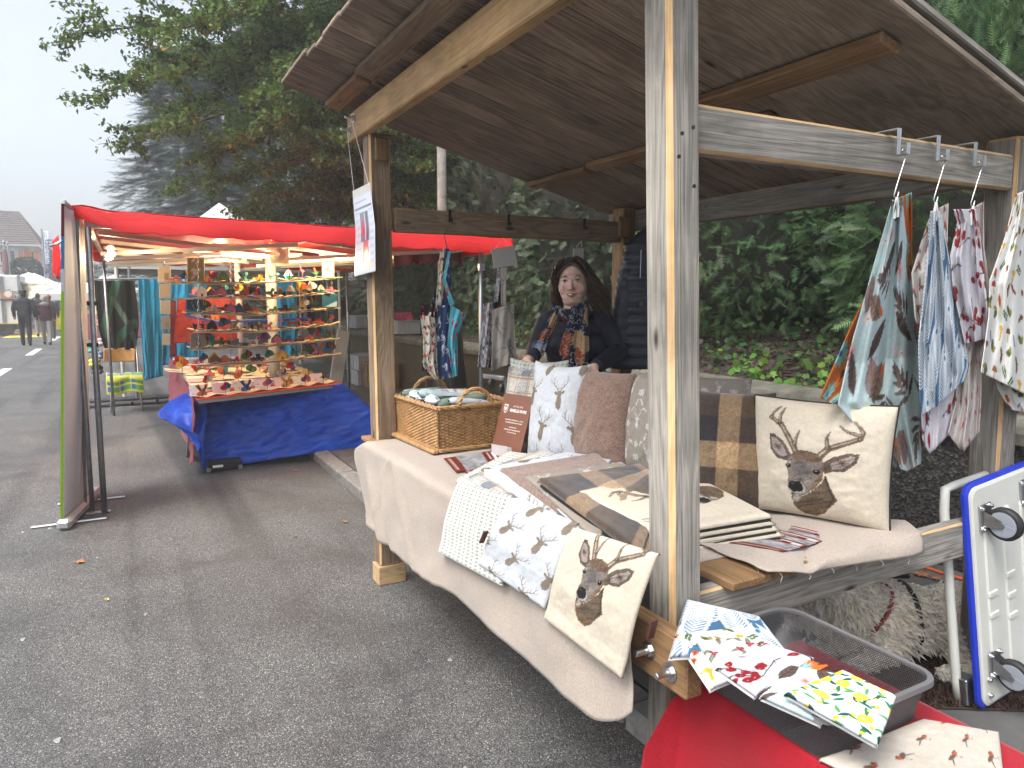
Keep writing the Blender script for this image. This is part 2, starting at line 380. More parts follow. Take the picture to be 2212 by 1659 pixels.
# ------------------------------------------------------------------ retaining wall, bank
WX = 4.0; WT = 1.0
def pebble_mat():
    m, t, p = newmat('pebbledash'); tc = N(t, 'ShaderNodeTexCoord'); O = tc.outputs['Object']
    v = N(t, 'ShaderNodeTexVoronoi', Scale=60.0); t.links.new(O, v.inputs['Vector'])
    sp = N(t, 'ShaderNodeSeparateColor'); t.links.new(v.outputs['Color'], sp.inputs[0])
    r = ramp(t, sp.outputs[0], [(0, (.012, .012, .012)), (.6, (.03, .029, .027)), (.95, (.075, .072, .066))])
    n = N(t, 'ShaderNodeTexNoise', Scale=1.3, Detail=6.0, Roughness=.7); t.links.new(O, n.inputs['Vector'])
    sx = N(t, 'ShaderNodeSeparateXYZ'); t.links.new(O, sx.inputs[0])
    mr = N(t, 'ShaderNodeMapRange'); mr.inputs[1].default_value = 5.2; mr.inputs[2].default_value = 7; t.links.new(sx.outputs[1], mr.inputs[0])
    moss = ramp(t, n.outputs[0], [(.3, (.035, .034, .018)), (.7, (.085, .075, .035))])
    t.links.new(mixc(t, mr.outputs[0], r.outputs[0], moss.outputs[0]), p.inputs['Base Color']); p.inputs['Roughness'].default_value = .85
    bump(t, p, v.outputs['Distance'], .8, .01); return m
wallt = thing('retaining_wall', 'low dark pebbledash retaining wall with rounded concrete coping under the hedge', 'wall', (WX, 6, 0))
wp = [(WX, .05), (WX+.02, WT-.13), (WX+.3, WT-.13), (WX+.3, .05)]
mb = MB(); mb.prism([(x, -6, z) for x, z in wp], (0, 40, 0)); mb.build('wall_face', pebble_mat(), wallt)
M_COPE = plain('coping_concrete', (.10, .098, .078), .85, var=.55, scale=7, bumps=.7, bscale=70)
y = -6
while y < 33:
    L = 2.2; n = 7; pts = []
    for k in range(n+1):
        a = math.pi*k/n; pts.append((WX+.14-.17*math.cos(a), 0, WT-.09+.07*math.sin(a)))
    pts = [(WX-.03, 0, WT-.15)]+pts+[(WX+.31, 0, WT-.15)]
    mb = MB(); mb.prism([(a, y+.006, c) for a, b, c in pts], (0, L-.012, 0)); mb.build('coping_stone', M_COPE, wallt); y += L
# earth bank behind
ny, nx = 120, 24
ys = np.linspace(-8, 60, ny); xs = np.concatenate([np.linspace(4.28, 8, 14), np.linspace(9, 60, 10)])
P = np.zeros((ny, nx, 3))
for i, yy in enumerate(ys):
    for j, xx in enumerate(xs):
        P[i, j] = (xx, yy, .93+min(1.3, (xx-4.28)*.38)+.05*fbm(xx*1.7, yy*1.7)*(1 if j else 0))
def soil_mat():
    m, t, p = newmat('bark_mulch'); tc = N(t, 'ShaderNodeTexCoord'); O = tc.outputs['Object']
    v = N(t, 'ShaderNodeTexVoronoi', Scale=34.0); t.links.new(O, v.inputs['Vector']); sp = N(t, 'ShaderNodeSeparateColor'); t.links.new(v.outputs['Color'], sp.inputs[0])
    r = ramp(t, sp.outputs[0], [(0, (.012, .008, .006)), (.6, (.035, .022, .016)), (1, (.07, .045, .03))]); t.links.new(r.outputs[0], p.inputs['Base Color'])
    p.inputs['Roughness'].default_value = .95; bump(t, p, v.outputs['Distance'], 1.0, .02); return m
M_SOIL = soil_mat()
struct(grid_obj('planted_bank', P, M_SOIL, center=False))
def bankz(x, y): return .93+min(1.3, max(0, (x-4.28)*.38))+.05*fbm(x*1.7, y*1.7)
# bark chips
nch = 5200; vv = np.zeros((nch, 4, 3)); cc = np.zeros((nch, 4, 3))
for i in range(nch):
    x = random.uniform(4.3, 5.3); y = random.uniform(1.2, 8.5); z = bankz(x, y)+random.uniform(.002, .02)
    e = Matrix.Rotation(random.uniform(0, 6.28), 3, 'Z') @ Matrix.Rotation(random.uniform(-.6, .6), 3, 'X')
    l, w_ = random.uniform(.012, .03), random.uniform(.005, .011)
    for k, (a, b) in enumerate(((-l, -w_), (l, -w_*.6), (l*.9, w_), (-l*.8, w_*.8))): vv[i, k] = V((x, y, z)) + e @ V((a, b, 0))
    s = random.uniform(.4, 1.5); cc[i, :] = (.045*s, .027*s, .019*s)
bk = meshobj('bark_chips', vv.reshape(-1, 3), np.arange(nch*4).reshape(-1, 4), vcol('chip_bark', .9), cols=cc); tag(bk, 'scattered brown bark mulch chips along the top of the wall', 'bark mulch', kind='stuff')
# ------------------------------------------------------------------ foliage tools
def template_spray(kind):
    """flat little evergreen spray in XY, stem along +X, length 1"""
    vs, fs = [], []
    def tri(a, b, c): n = len(vs); vs.extend([a, b, c]); fs.append((n, n+1, n+2))
    if kind == 'yew':
        n = 9
        for side in (-1, 1):
            for k in range(n):
                x = .06+k*.1; L = .30*(1-.55*(k/n)**1.5)*(0.75+.5*((k*7 % 5)/5)); ww = .030
                tip = (x+L*.55, side*L, .03*math.sin(k*1.7)); tri((x-ww, 0, 0), (x+ww, 0, 0), tip)
        tri((0, -.012, 0), (0, .012, 0), (1.02, 0, -.02)); tri((.9, -.02, 0), (.9, .02, 0), (1.15, 0, .0))
    elif kind == 'cypress':
        n = 6
        for side in (-1, 1):
            for k in range(n):
                x = .08+k*.14; L = .42*(1-.6*k/n); ww = .055
                tri((x-ww, 0, 0), (x+ww, 0, 0), (x+L*.75, side*L, .05*math.sin(k*2.1)))
                tri((x+L*.25, side*L*.35-.0, 0), (x+L*.42, side*L*.5, 0), (x+L*.95, side*L*.45, .04))
        tri((0, -.03, 0), (0, .03, 0), (1.05, 0, -.03))
    return np.array(vs), np.array(fs)
def rot_from(xdir, updir):
    x = xdir/(np.linalg.norm(xdir, axis=1, keepdims=True)+1e-9)
    y = np.cross(updir, x); y /= np.linalg.norm(y, axis=1, keepdims=True)+1e-9
    z = np.cross(x, y); return np.stack([x, y, z], 2)      # columns
def scatter(name, tv, tf, pos, xdir, up, scale, col, mat, parent=None, jitter=.0):
    n = len(pos); Rm = rot_from(xdir, up)
    v = np.einsum('nij,kj->nki', Rm, tv)*scale[:, None, None]+pos[:, None, :]
    k = len(tv); f = (tf[None]+(np.arange(n)*k)[:, None, None]).reshape(-1, tf.shape[1])
    c = np.repeat(col[:, None, :], k, 1)
    return meshobj(name, v.reshape(-1, 3), f, mat, parent, cols=c)
def rnd(n, a, b): return RNG.uniform(a, b, n)
def unit(n):
    q = RNG.normal(size=(n, 3)); return q/np.linalg.norm(q, axis=1, keepdims=True)
M_EVER = leafmat('evergreen_needle', .5, .18, .4); M_LEAF = leafmat('broad_leaf', .5, .5, .35)
M_BARK = plain('bark', (.055, .045, .036), .9, var=.4, scale=14, bumps=.8, bscale=30)
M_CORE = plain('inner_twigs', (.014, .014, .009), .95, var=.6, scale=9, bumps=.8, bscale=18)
YT = template_spray('yew'); CT = template_spray('cypress')
def shrub(name, label, c, rad, n, size, tmpl, base, group=None, core=.78, cat='shrub', tipcol=None, flat=.6):
    """evergreen bush: dense shell of needle sprays round a twiggy core"""
    c = np.array(c, float); rad = np.array(rad, float)
    t = thing(name, label, cat, (c[0], c[1], bankz(c[0], c[1])), group)
    u = unit(n); u[:, 2] = np.where(u[:, 2] < -.75, -u[:, 2], u[:, 2])
    keep = u[:, 0] < .55; u = u[keep]; n = len(u)
    lump = np.array([1+.16*fbm(q[0]*2.2+c[0], q[1]*2.2+c[1], q[2]*2.2)+.10*fbm(q[0]*6+c[1], q[1]*6, q[2]*6) for q in u])
    depth = 1-np.abs(RNG.normal(0, .10, n)); r = lump*depth
    pos = c+u*rad*r[:, None]
    out = u*rad; out /= np.linalg.norm(out, axis=1, keepdims=True)
    xd = out+unit(n)*.75+np.array([0, 0, .12]); up = np.array([0, 0, 1])*flat+unit(n)*.8+out*.5
    s = size*rnd(n, .6, 1.35)
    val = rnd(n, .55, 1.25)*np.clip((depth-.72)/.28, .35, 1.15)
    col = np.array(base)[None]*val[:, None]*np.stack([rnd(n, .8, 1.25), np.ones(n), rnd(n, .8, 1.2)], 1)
    if tipcol is not None:
        k = rnd(n, 0, 1) < .16; col[k] = np.array(tipcol)*rnd(k.sum(), .7, 1.3)[:, None]
    scatter('foliage', tmpl[0], tmpl[1], pos, xd, up, s, col, M_EVER, t)
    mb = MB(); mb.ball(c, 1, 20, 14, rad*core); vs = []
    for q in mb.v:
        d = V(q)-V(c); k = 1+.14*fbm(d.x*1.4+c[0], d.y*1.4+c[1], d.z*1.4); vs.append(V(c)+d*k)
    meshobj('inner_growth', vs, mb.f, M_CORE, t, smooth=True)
    mb = MB()
    for k in range(4):
        a = random.uniform(0, 6.28); p0 = V((c[0]+.15*math.cos(a), c[1]+.15*math.sin(a), bankz(c[0], c[1])-.05))
        mb.tube([p0, (p0+V(c))/2+V((random.uniform(-.2, .2), random.uniform(-.2, .2), 0)), V(c)+V((random.uniform(-.4, .4), random.uniform(-.4, .4), rad[2]*.4))], [.05, .04, .02], 6)
    mb.build('stem', M_BARK, t)
    return t
G_H = 'evergreen bushes of the hedge above the wall'
YEW = (.056, .122, .042); CYP = (.082, .125, .064)
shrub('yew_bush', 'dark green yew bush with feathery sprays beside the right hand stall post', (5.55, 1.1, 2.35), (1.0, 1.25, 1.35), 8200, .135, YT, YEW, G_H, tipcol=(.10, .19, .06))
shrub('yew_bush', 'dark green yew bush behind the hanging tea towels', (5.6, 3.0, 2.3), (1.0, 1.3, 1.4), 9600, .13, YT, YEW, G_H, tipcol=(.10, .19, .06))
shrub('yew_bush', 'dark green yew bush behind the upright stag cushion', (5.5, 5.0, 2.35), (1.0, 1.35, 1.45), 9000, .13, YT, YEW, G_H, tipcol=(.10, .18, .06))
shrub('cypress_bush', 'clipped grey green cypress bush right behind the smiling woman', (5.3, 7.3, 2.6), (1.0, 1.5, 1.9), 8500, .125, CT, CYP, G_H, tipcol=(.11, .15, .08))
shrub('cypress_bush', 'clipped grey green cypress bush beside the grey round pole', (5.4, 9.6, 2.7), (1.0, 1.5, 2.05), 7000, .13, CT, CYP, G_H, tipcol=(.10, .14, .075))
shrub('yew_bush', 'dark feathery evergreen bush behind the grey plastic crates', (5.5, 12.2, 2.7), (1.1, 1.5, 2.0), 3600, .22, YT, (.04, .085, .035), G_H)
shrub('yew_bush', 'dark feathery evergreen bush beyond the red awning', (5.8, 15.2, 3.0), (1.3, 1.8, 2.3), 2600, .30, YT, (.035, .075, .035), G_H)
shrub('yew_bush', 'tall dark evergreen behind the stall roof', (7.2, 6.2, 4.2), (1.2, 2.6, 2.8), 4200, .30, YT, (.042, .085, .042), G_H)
# ivy on the bank
def ivy(name, label, n, xr, yr, size, col, clump=None, lift=.05):
    base = np.array([(-.5, 0), (-.32, .42), (.05, .30), (.25, .5), (.35, .18), (.62, 0), (.35, -.18), (.25, -.5), (.05, -.30), (-.32, -.42)])
    tv = np.concatenate([[[0, 0, .06]], np.c_[base, np.zeros(10)]]); tf = np.array([(0, 1+k, 1+(k+1) % 10) for k in range(10)])
    if clump is None: xs = rnd(n, *xr); ys = rnd(n, *yr)
    else:
        k = RNG.integers(0, len(clump), n); xs = np.array([clump[i][0] for i in k])+RNG.normal(0, .10, n); ys = np.array([clump[i][1] for i in k])+RNG.normal(0, .16, n)
    zs = np.array([bankz(a, b) for a, b in zip(xs, ys)])+rnd(n, .01, lift)
    pos = np.c_[xs, ys, zs]; xd = unit(n)*.6+np.array([-.5, -.25, -.25]); up = unit(n)*.5+np.array([-.7, -.6, .7])
    c = np.array(col)*rnd(n, .5, 1.4)[:, None]*np.stack([rnd(n, .7, 1.4), np.ones(n), rnd(n, .7, 1.2)], 1)
    o = scatter(name, tv, tf, pos, xd, up, size*rnd(n, .6, 1.3), c, M_LEAF); return tag(o, label, 'ivy', kind='stuff')
ivy('ivy', 'dark ivy leaves spreading over the planted bank', 1500, (4.35, 5.1), (3.2, 13), .055, (.03, .075, .022), lift=.22)
ivy('ivy', 'bright young ivy leaves trailing over the wall top', 130, None, None, .058, (.10, .23, .035), clump=[(4.30, 4.0), (4.45, 3.65), (4.4, 3.2), (4.28, 3.45), (4.5, 4.3), (4.35, 7.2), (4.4, 7.8)], lift=.16)
# ------------------------------------------------------------------ trees
def leaf_tmpl():
    v = np.array([(-.5, 0, 0), (-.1, .28, .05), (.5, 0, -.04), (-.1, -.28, .05)]); return v, np.array([(0, 1, 2), (0, 2, 3)])
LT = leaf_tmpl()
def hornbeam(name, label, base, trunk_r, limbs, nleaf, lsize, cols, group=None):
    """layered broadleaf tree; limbs = list of (start height, tip xyz); twigs and leaves follow the limbs"""
    t = thing(name, label, 'tree', base)
    base = V(base); mbt = MB(); top = max(l[0] for l in limbs)+.4
    mbt.tube([base-V((0, 0, .2)), base+V((.05, 0, top*.4)), base+V((.1, .1, top))], [trunk_r, trunk_r*.85, trunk_r*.5], 10); mbt.build('trunk', M_BARK, t, smooth=True)
    mbl = MB(); twigs = []
    for h, tip in limbs:
        p0 = base+V((0, 0, h)); p3 = V(tip); L = (p3-p0).length; mid = (p0+p3)/2+V((random.uniform(-.2, .2), random.uniform(-.2, .2), L*.12))
        pts = [p0.lerp(mid, s*2) if s < .5 else mid.lerp(p3, s*2-1) for s in np.linspace(0, 1, 9)]
        mbl.tube(pts, list(np.linspace(.055, .010, 9)), 6)
        d = (p3-p0).normalized()
        for k in range(16):
            s = .15+.85*(k/15)**.8; i = min(7, int(s*8)); q = pts[i].lerp(pts[i+1], s*8-i)
            side = d.cross(V((0, 0, 1))).normalized()*(1 if k % 2 else -1); tl = random.uniform(.5, 1.25)*(1.15-.6*s)
            e = q+side*tl+d*tl*random.uniform(.3, .9)+V((0, 0, random.uniform(-.30, .18)*tl))
            mbl.tube([q, (q+e)/2+V((0, 0, .05)), e], [.014, .009, .004], 4, cap=False); twigs.append((q, e))
            for _ in range(3):
                a = random.uniform(.25, 1); q2 = q.lerp(e, a); e2 = q2+V((random.uniform(-.4, .4), random.uniform(-.4, .4), random.uniform(-.16, .10)))+d*.18
                twigs.append((q2, e2)); mbl.tube([q2, e2], [.006, .003], 4, cap=False)
    mbl.build('limb', M_BARK, t)
    A = np.array([a for a, b in twigs]); B = np.array([b for a, b in twigs]); k = RNG.integers(0, len(twigs), nleaf); s = rnd(nleaf, 0, 1.05)[:, None]
    pos = A[k]+(B[k]-A[k])*s+RNG.normal(0, .045, (nleaf, 3)); xd = (B[k]-A[k])*.8+unit(nleaf)*.8; xd[:, 2] -= .25
    up = unit(nleaf)*.55+np.array([0, 0, 1.0])
    col = np.array(cols)[RNG.choice(len(cols), nleaf, p=[.60, .32, .07, .01])]*rnd(nleaf, .6, 1.35)[:, None]
    scatter('crown', LT[0], LT[1], pos, xd, up, lsize*rnd(nleaf, .7, 1.25), col, M_LEAF, t)
    return t
HB = [(.080, .150, .034), (.12, .195, .038), (.15, .20, .045), (.36, .27, .05)]
def PYv(x, y, Y): return tuple(PY(x, y, Y))
tips = []
for (x, y, Y, h) in ((190, 70, 11.5, 4.6), (260, 190, 11, 4.2), (240, -60, 11.5, 5.4), (330, 130, 12.5, 4.4), (340, 290, 11.0, 3.6), (400, 60, 10, 5.2), (400, 230, 12.5, 4.0), (380, -150, 11, 6.2), (470, 330, 11, 3.3),
        (520, 150, 12, 4.6), (520, -40, 10, 5.8), (450, 400, 12, 2.7), (560, 270, 10, 3.7), (600, 430, 11, 2.5), (640, 60, 11, 5.2), (650, 200, 9.6, 4.4), (660, 350, 10.2, 3.0), (720, 130, 9.5, 5.0), (740, 290, 9.6, 3.6),
        (760, 420, 10.5, 2.4), (700, -80, 10, 6.3), (820, 360, 10, 3.0), (560, 470, 12.5, 2.2), (700, 460, 11.5, 2.2), (460, 130, 13.5, 4.8), (600, -150, 12, 6.6), (860, 430, 10.5, 2.6)):
    tips.append((h, PYv(x, y, Y)))
hornbeam('hornbeam_tree', 'large broadleaf tree with layered green and yellowing branches over the street', (4.9, 12.6, 1.05), .22, tips, 92000, .082, HB)
def spruce(name, label, base, H, rad, n, size, col, group, cat='tree'):
    t = thing(name, label, cat, base, group); base = V(base)
    MB().tube([base-V((0, 0, .3)), base+V((0, 0, H*.5)), base+V((0, 0, H))], [.2, .12, .02], 8).build('trunk', M_BARK, t)
    nb = n//22; pos = []; xd = []; dd = []
    for k in range(nb):
        f = (k+.5)/nb; h = H*(.05+.95*f); L = rad*(1-f)**.75*random.uniform(.75, 1.15)+.15; a = k*2.399+random.uniform(-.3, .3)
        d = np.array([math.cos(a), math.sin(a), 0])
        for j in range(22):
            s = random.uniform(.2, 1); side = np.array([-d[1], d[0], 0])*random.choice((-1, 1))
            pos.append(np.array(base)+np.array([0, 0, h])+d*L*s+np.array([0, 0, -.28*L*s*s+.1*L*s])+RNG.normal(0, .05, 3)); xd.append(d*.8+side*random.uniform(.1, .9)+np.array([0, 0, random.uniform(-.5, .1)])); dd.append(s)
    pos = np.array(pos); m = len(pos); dd = np.array(dd)
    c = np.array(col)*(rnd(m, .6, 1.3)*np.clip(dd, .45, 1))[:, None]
    scatter('crown', YT[0], YT[1], pos, np.array(xd), unit(m)*.5+np.array([0, 0, 1]), size*rnd(m, .7, 1.3), c, M_EVER, t)
    return t
GS = 'conifers rising behind the stalls'
BS = (.080, .125, .110)  # blue grey needles, paled further so fog fading sits in the colour
def at_ground(px, Y, z=1.0): p = PY(px, 642, Y); return (p.x, Y, z)
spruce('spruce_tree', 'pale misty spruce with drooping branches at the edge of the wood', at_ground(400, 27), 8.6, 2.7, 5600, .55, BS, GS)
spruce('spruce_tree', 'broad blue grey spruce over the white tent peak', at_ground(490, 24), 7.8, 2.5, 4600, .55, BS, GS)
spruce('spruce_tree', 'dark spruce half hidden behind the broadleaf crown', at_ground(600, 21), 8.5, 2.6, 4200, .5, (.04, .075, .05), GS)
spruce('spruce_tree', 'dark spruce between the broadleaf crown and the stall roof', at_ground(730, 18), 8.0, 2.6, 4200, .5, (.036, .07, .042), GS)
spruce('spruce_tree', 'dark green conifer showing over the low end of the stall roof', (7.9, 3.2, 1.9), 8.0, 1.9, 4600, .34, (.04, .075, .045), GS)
# red maple above the roof's right end
mpt = [(2.2, (8.6, 1.2, 4.6)), (2.6, (8.4, 2.0, 5.4)), (2.4, (9.2, .4, 5.2)), (2.8, (8.8, .8, 6.2)), (2.3, (9.0, 2.2, 4.2)), (2.0, (8.8, 1.4, 3.6)), (2.9, (9.6, 1.8, 6.8))]
hornbeam('maple_tree', 'maple with red autumn leaves behind the dark conifer', (9.6, 1.2, 1.9), .12, mpt, 5200, .12, [(.42, .07, .06), (.50, .12, .09), (.10, .14, .03), (.45, .22, .06)])
# grey pole in front of the hedge
pp = PY(957, 642, 7.6)
pl = thing('utility_pole', 'round grey wooden pole rising from the hedge', 'pole', (pp.x, 7.6, 0))
MB().tube([(pp.x, 7.6, .9), (pp.x, 7.6, 2.2), (pp.x, 7.6, 3.9)], [.058, .055, .05], 12).build('shaft', plain('weathered_pole', (.17, .165, .14), .85, var=.4, scale=9, bumps=.4), pl, smooth=True)
MB().lathe([(.055, 0), (.06, .02), (.05, .05), (.0, .06)], (pp.x, 7.6, 3.89)).build('cap', plain('pole_cap', (.12, .12, .12), .6), pl)
# ------------------------------------------------------------------ fog
def haze():
    m = bpy.data.materials.new('haze_air'); m.use_nodes = True; t = m.node_tree; t.nodes.clear()
    o = t.nodes.new('ShaderNodeOutputMaterial'); v = t.nodes.new('ShaderNodeVolumePrincipled')
    v.inputs['Color'].default_value = (.90, .94, .97, 1); v.inputs['Density'].default_value = .0034; v.inputs['Anisotropy'].default_value = .2
    t.links.new(v.outputs[0], o.inputs['Volume'])
    mb = MB(); mb.box((0, 0, 7.5), (384, 384, 17.4)); ob = mb.build('haze', m); tag(ob, 'thin pale autumn fog filling the whole street', 'fog', kind='stuff')
haze()
# ================================================================== WOODEN STALL
W_ROOF = wood('roof_wood', [(.2, (.100, .074, .053)), (.55, (.245, .187, .137)), (.85, (.39, .31, .238))], .85, (1.0, 13, 13), .7)
W_ROOFG = wood('roof_ply', [(.2, (.16, .125, .092)), (.55, (.28, .225, .17)), (.85, (.39, .32, .25))], .9, (1.6, 8, 8), .3, knots=False)
W_GREY = wood('grey_wood', [(.2, (.10, .094, .082)), (.5, (.23, .217, .19)), (.85, (.37, .345, .30))], .85, (1.1, 14, 14), .5)
W_ARRIS = wood('worn_arris', [(.2, (.36, .22, .10)), (.6, (.58, .38, .19)), (.9, (.66, .47, .26))], .7, (1.1, 14, 14), .3, knots=False)
W_BEAM = wood('light_beam', [(.15, (.27, .155, .066)), (.5, (.50, .315, .145)), (.9, (.60, .405, .20))], .65, (1.0, 10, 10), .25)
W_POST = wood('brown_post', [(.2, (.10, .066, .04)), (.55, (.21, .15, .10)), (.9, (.32, .24, .165))], .8, (1.1, 12, 12), .45)
W_RAIL = wood('rail_wood', [(.2, (.12, .065, .028)), (.6, (.26, .155, .075)), (.9, (.36, .23, .12))], .6, (1.0, 12, 12), .3)
W_BLOCK = wood('block_wood', [(.2, (.28, .17, .08)), (.6, (.47, .32, .17)), (.9, (.56, .40, .23))], .75, (2.2, 22, 22), .3)
M_STEEL = plain('zinc_steel', (.55, .56, .57), .32, 1.0, var=.15, scale=30)
def timber2(name, parent, p0, p1, w_, h_, mats, up=(0, 0, 1), b=.008):
    o = timber(name, parent, p0, p1, w_, h_, mats[0], up, b); o.data.materials.append(mats[1])
    for f in o.data.polygons:
        if max(abs(c) for c in f.normal) < .97: f.material_index = 1
    return o
st = thing('market_stall', 'weathered wooden market stall with sloping plank roof and four posts', 'market stall', (2.0, 2.5, 0))
def RZ(x): return 2.60+.262*(1.2-x)           # roof underside
# posts: each placed from its photographed edges on the stall planes
def post_pts(tp, bp, Y): a = PY(*tp, Y); b = PY(*bp, Y); return a, b
X1, X3, Y1, Y2 = 1.245, 2.86, 3.74, 1.40
timber2('post', st, (X1-.015, Y1+.01, .105), (X1-.02, Y1+.03, 2.45), .115, .115, (W_POST, W_ARRIS), up=(0, 1, 0), b=.010)
timber2('post', st, (X3-.01, Y1, PVZ), (X3, Y1+.02, 2.16), .11, .11, (W_RAIL, W_BEAM), up=(0, 1, 0), b=.010)
# near front post leans a little towards the street at its head
pb = PX(1458, 1352, 1.268); pt = PX(1450, 0, 1.268)
pt2 = pb + (pt-pb)*((2.52-pb.z)/(pt.z-pb.z))
timber2('post', st, pb, pt2, .108, .104, (W_GREY, W_ARRIS), up=(0, 1, 0), b=.013)
timber2('leg', st, (pb.x+.012, pb.y+.02, 0), (pb.x+.012, pb.y+.02, pb.z-.002), .10, .09, (W_GREY, W_POST), up=(0, 1, 0))
p4b = PY(2176, 1300, 1.44); p4t = PY(2192, 300, 1.44)
timber2('post', st, (p4t.x+.15, 1.485, PVZ), (p4t.x-.005, 1.45, 2.16), .115, .11, (W_GREY, W_ARRIS), up=(0, 1, 0), b=.010)
X4 = p4t.x
# post blocks
mb = timber('block', st, (X1-.085, Y1+.0, .053), (X1+.075, Y1+.0, .053), .115, .106, W_BLOCK, b=.004)
# beams
timber2('beam', st, (1.165, 4.0, 2.515), (1.165, 1.0, 2.515), .055, .145, (W_BEAM, W_BEAM), b=.006)          # front eaves beam
timber2('beam', st, (1.30, Y1-.01, 2.008), (2.80, Y1-.01, 2.008), .05, .128, (W_POST, W_RAIL), b=.006)      # far end tie
timber2('beam', st, (1.268+.045, pb.lerp(pt2, (2.035-pb.z)/(pt2.z-pb.z)).y, 2.035), (X4-.06, 1.43, 2.03), .055, .122, (W_GREY, W_ARRIS), b=.009)   # near end tie
timber2('beam', st, (X3+.075, 4.0, 2.09), (X3+.075, 1.34, 2.09), .05, .13, (W_GREY, W_RAIL), b=.006)           # back eaves beam
timber('bracket', st, (1.225, Y1-.055, 2.30), (1.225, Y1-.055, 2.42), .07, .02, W_RAIL, up=(0, 1, 0))
timber('bracket', st, (2.80, Y1-.06, 1.97), (2.80, Y1-.06, 2.10), .09, .02, W_RAIL, up=(0, 1, 0))
timber('cleat', st, (2.93, Y1-.10, 2.085), (3.02, Y1-.10, 2.085), .06, .10, W_POST)
# table rails
timber2('rail', st, (1.165, 3.86, .70), (1.165, 1.215, .70), .055, .14, (W_RAIL, W_RAIL), b=.005)
timber2('rail', st, (pb.x+.06, 1.41, .735), (X4-.06, 1.42, .735), .05, .13, (W_GREY, W_ARRIS), b=.006)
timber2('rail', st, (1.30, Y1, .735), (2.06, Y1, .735), .05, .13, (W_POST, W_RAIL), b=.006)
timber2('rail', st, (2.30, 3.70, .735), (2.30, 1.5, .735), .05, .10, (W_POST, W_RAIL), b=.006)
# table boards
for k, (xc, wd_) in enumerate(((1.495, .155), (1.66, .16), (1.83, .165), (2.0, .16), (2.165, .155))):
    timber('table_board', st, (xc, 3.82, .812), (xc, 1.345+.006*(k % 2), .812), wd_, .026, W_RAIL, b=.004)
timber('table_board', st, (1.185, 3.86, .812), (1.185, 1.50, .812), .11, .024, W_RAIL, b=.004)
timber('table_board', st, (1.325, 3.66, .812), (1.325, 1.50, .812), .16, .024, W_RAIL, b=.004)
# roof panels: battened boards running from the street side down to the back
NB = 26; y0r, y1r = 4.06, .80; XA, XB = .815, 3.06
sl = math.atan(.262)
bw = (y0r-y1r)/NB
zoff = .014/math.cos(sl)
# wide far panel, then plank groups with slight steps
edges = [4.06, 3.50, 3.36, 3.22, 3.08, 2.95, 2.81, 2.66, 2.53, 2.40, 2.26, 2.12, 1.99, 1.33]
for i in range(len(edges)-1):
    ya, yb = edges[i], edges[i+1]; wd = ya-yb-.004; yc = (ya+yb)/2; dz = random.uniform(0, .004)+(.012 if i == 0 else 0)
    xa = XA+(random.uniform(-.004, .004) if i else -.012)
    mt = W_ROOF if (0 < i < 12) else (W_ROOFG if i >= 12 else W_ROOF)
    timber('roof_plank', st, (xa, yc, RZ(xa)+zoff+dz), (XB, yc, RZ(XB)+zoff+dz), wd, .026, mt, b=.005)
# second layer on the near end makes the thick pale edge seen from below
timber('roof_edge_board', st, (XA-.01, 1.375, RZ(XA)+.054), (XB+.02, 1.375, RZ(XB)+.054), .10, .024, W_GREY, b=.005)
def batten(x, ya, yb, w_, th, mat, nm='batten'):
    timber(nm, st, (x, ya, RZ(x)-th/2-.003), (x, yb, RZ(x)-th/2-.003), w_, th, mat, up=(.262, 0, 1), b=.006)
batten(1.055, 3.98, 3.42, .085, .028, W_RAIL); batten(1.045, 3.36, 2.16, .10, .030, W_POST)
batten(1.05, 2.02, 1.5, .09, .03, W_RAIL)
batten(2.30, 3.98, 3.36, .075, .03, W_RAIL); batten(2.28, 3.30, 2.05, .085, .028, W_RAIL)
batten(2.06, 2.30, 1.42, .10, .034, W_RAIL)
# bolts
def bolt(parent, p, d, r=.011, L=.03):
    p, d = V(p), V(d).normalized(); mb = MB()
    mb.lathe([(r*2.0, 0), (r*2.0, .004)], p, d, 16); mb.lathe([(r*1.35, .0042), (r*1.35, .014)], p, d, 6); mb.lathe([(r*.75, .0142), (r*.75, L), (r*.5, L+.002)], p, d, 10)
    return mb.build('bolt', M_STEEL, parent)
for (yy, zz) in ((3.86, 2.545), (3.945, 2.50)): bolt(st, (1.137, yy, zz), (-1, 0, 0), .011, .05)
for (yy, zz) in ((1.352, .70), (1.27, .68)): bolt(st, (1.137, yy, zz), (-1, 0, 0), .012, .045)
# screws in the posts
M_SCREW = plain('dark_screw', (.05, .05, .05), .5, .8)
for px, py in ((1474, 288), (1498, 275), (1467, 338), (1500, 402)):
    p = PX(px, py, 1.208); q = MB(); q.lathe([(.005, -.002), (.005, .001)], PY(px, py, pb.y-.0635), (0, -1, 0), 10); q.build('screw', M_SCREW, st)
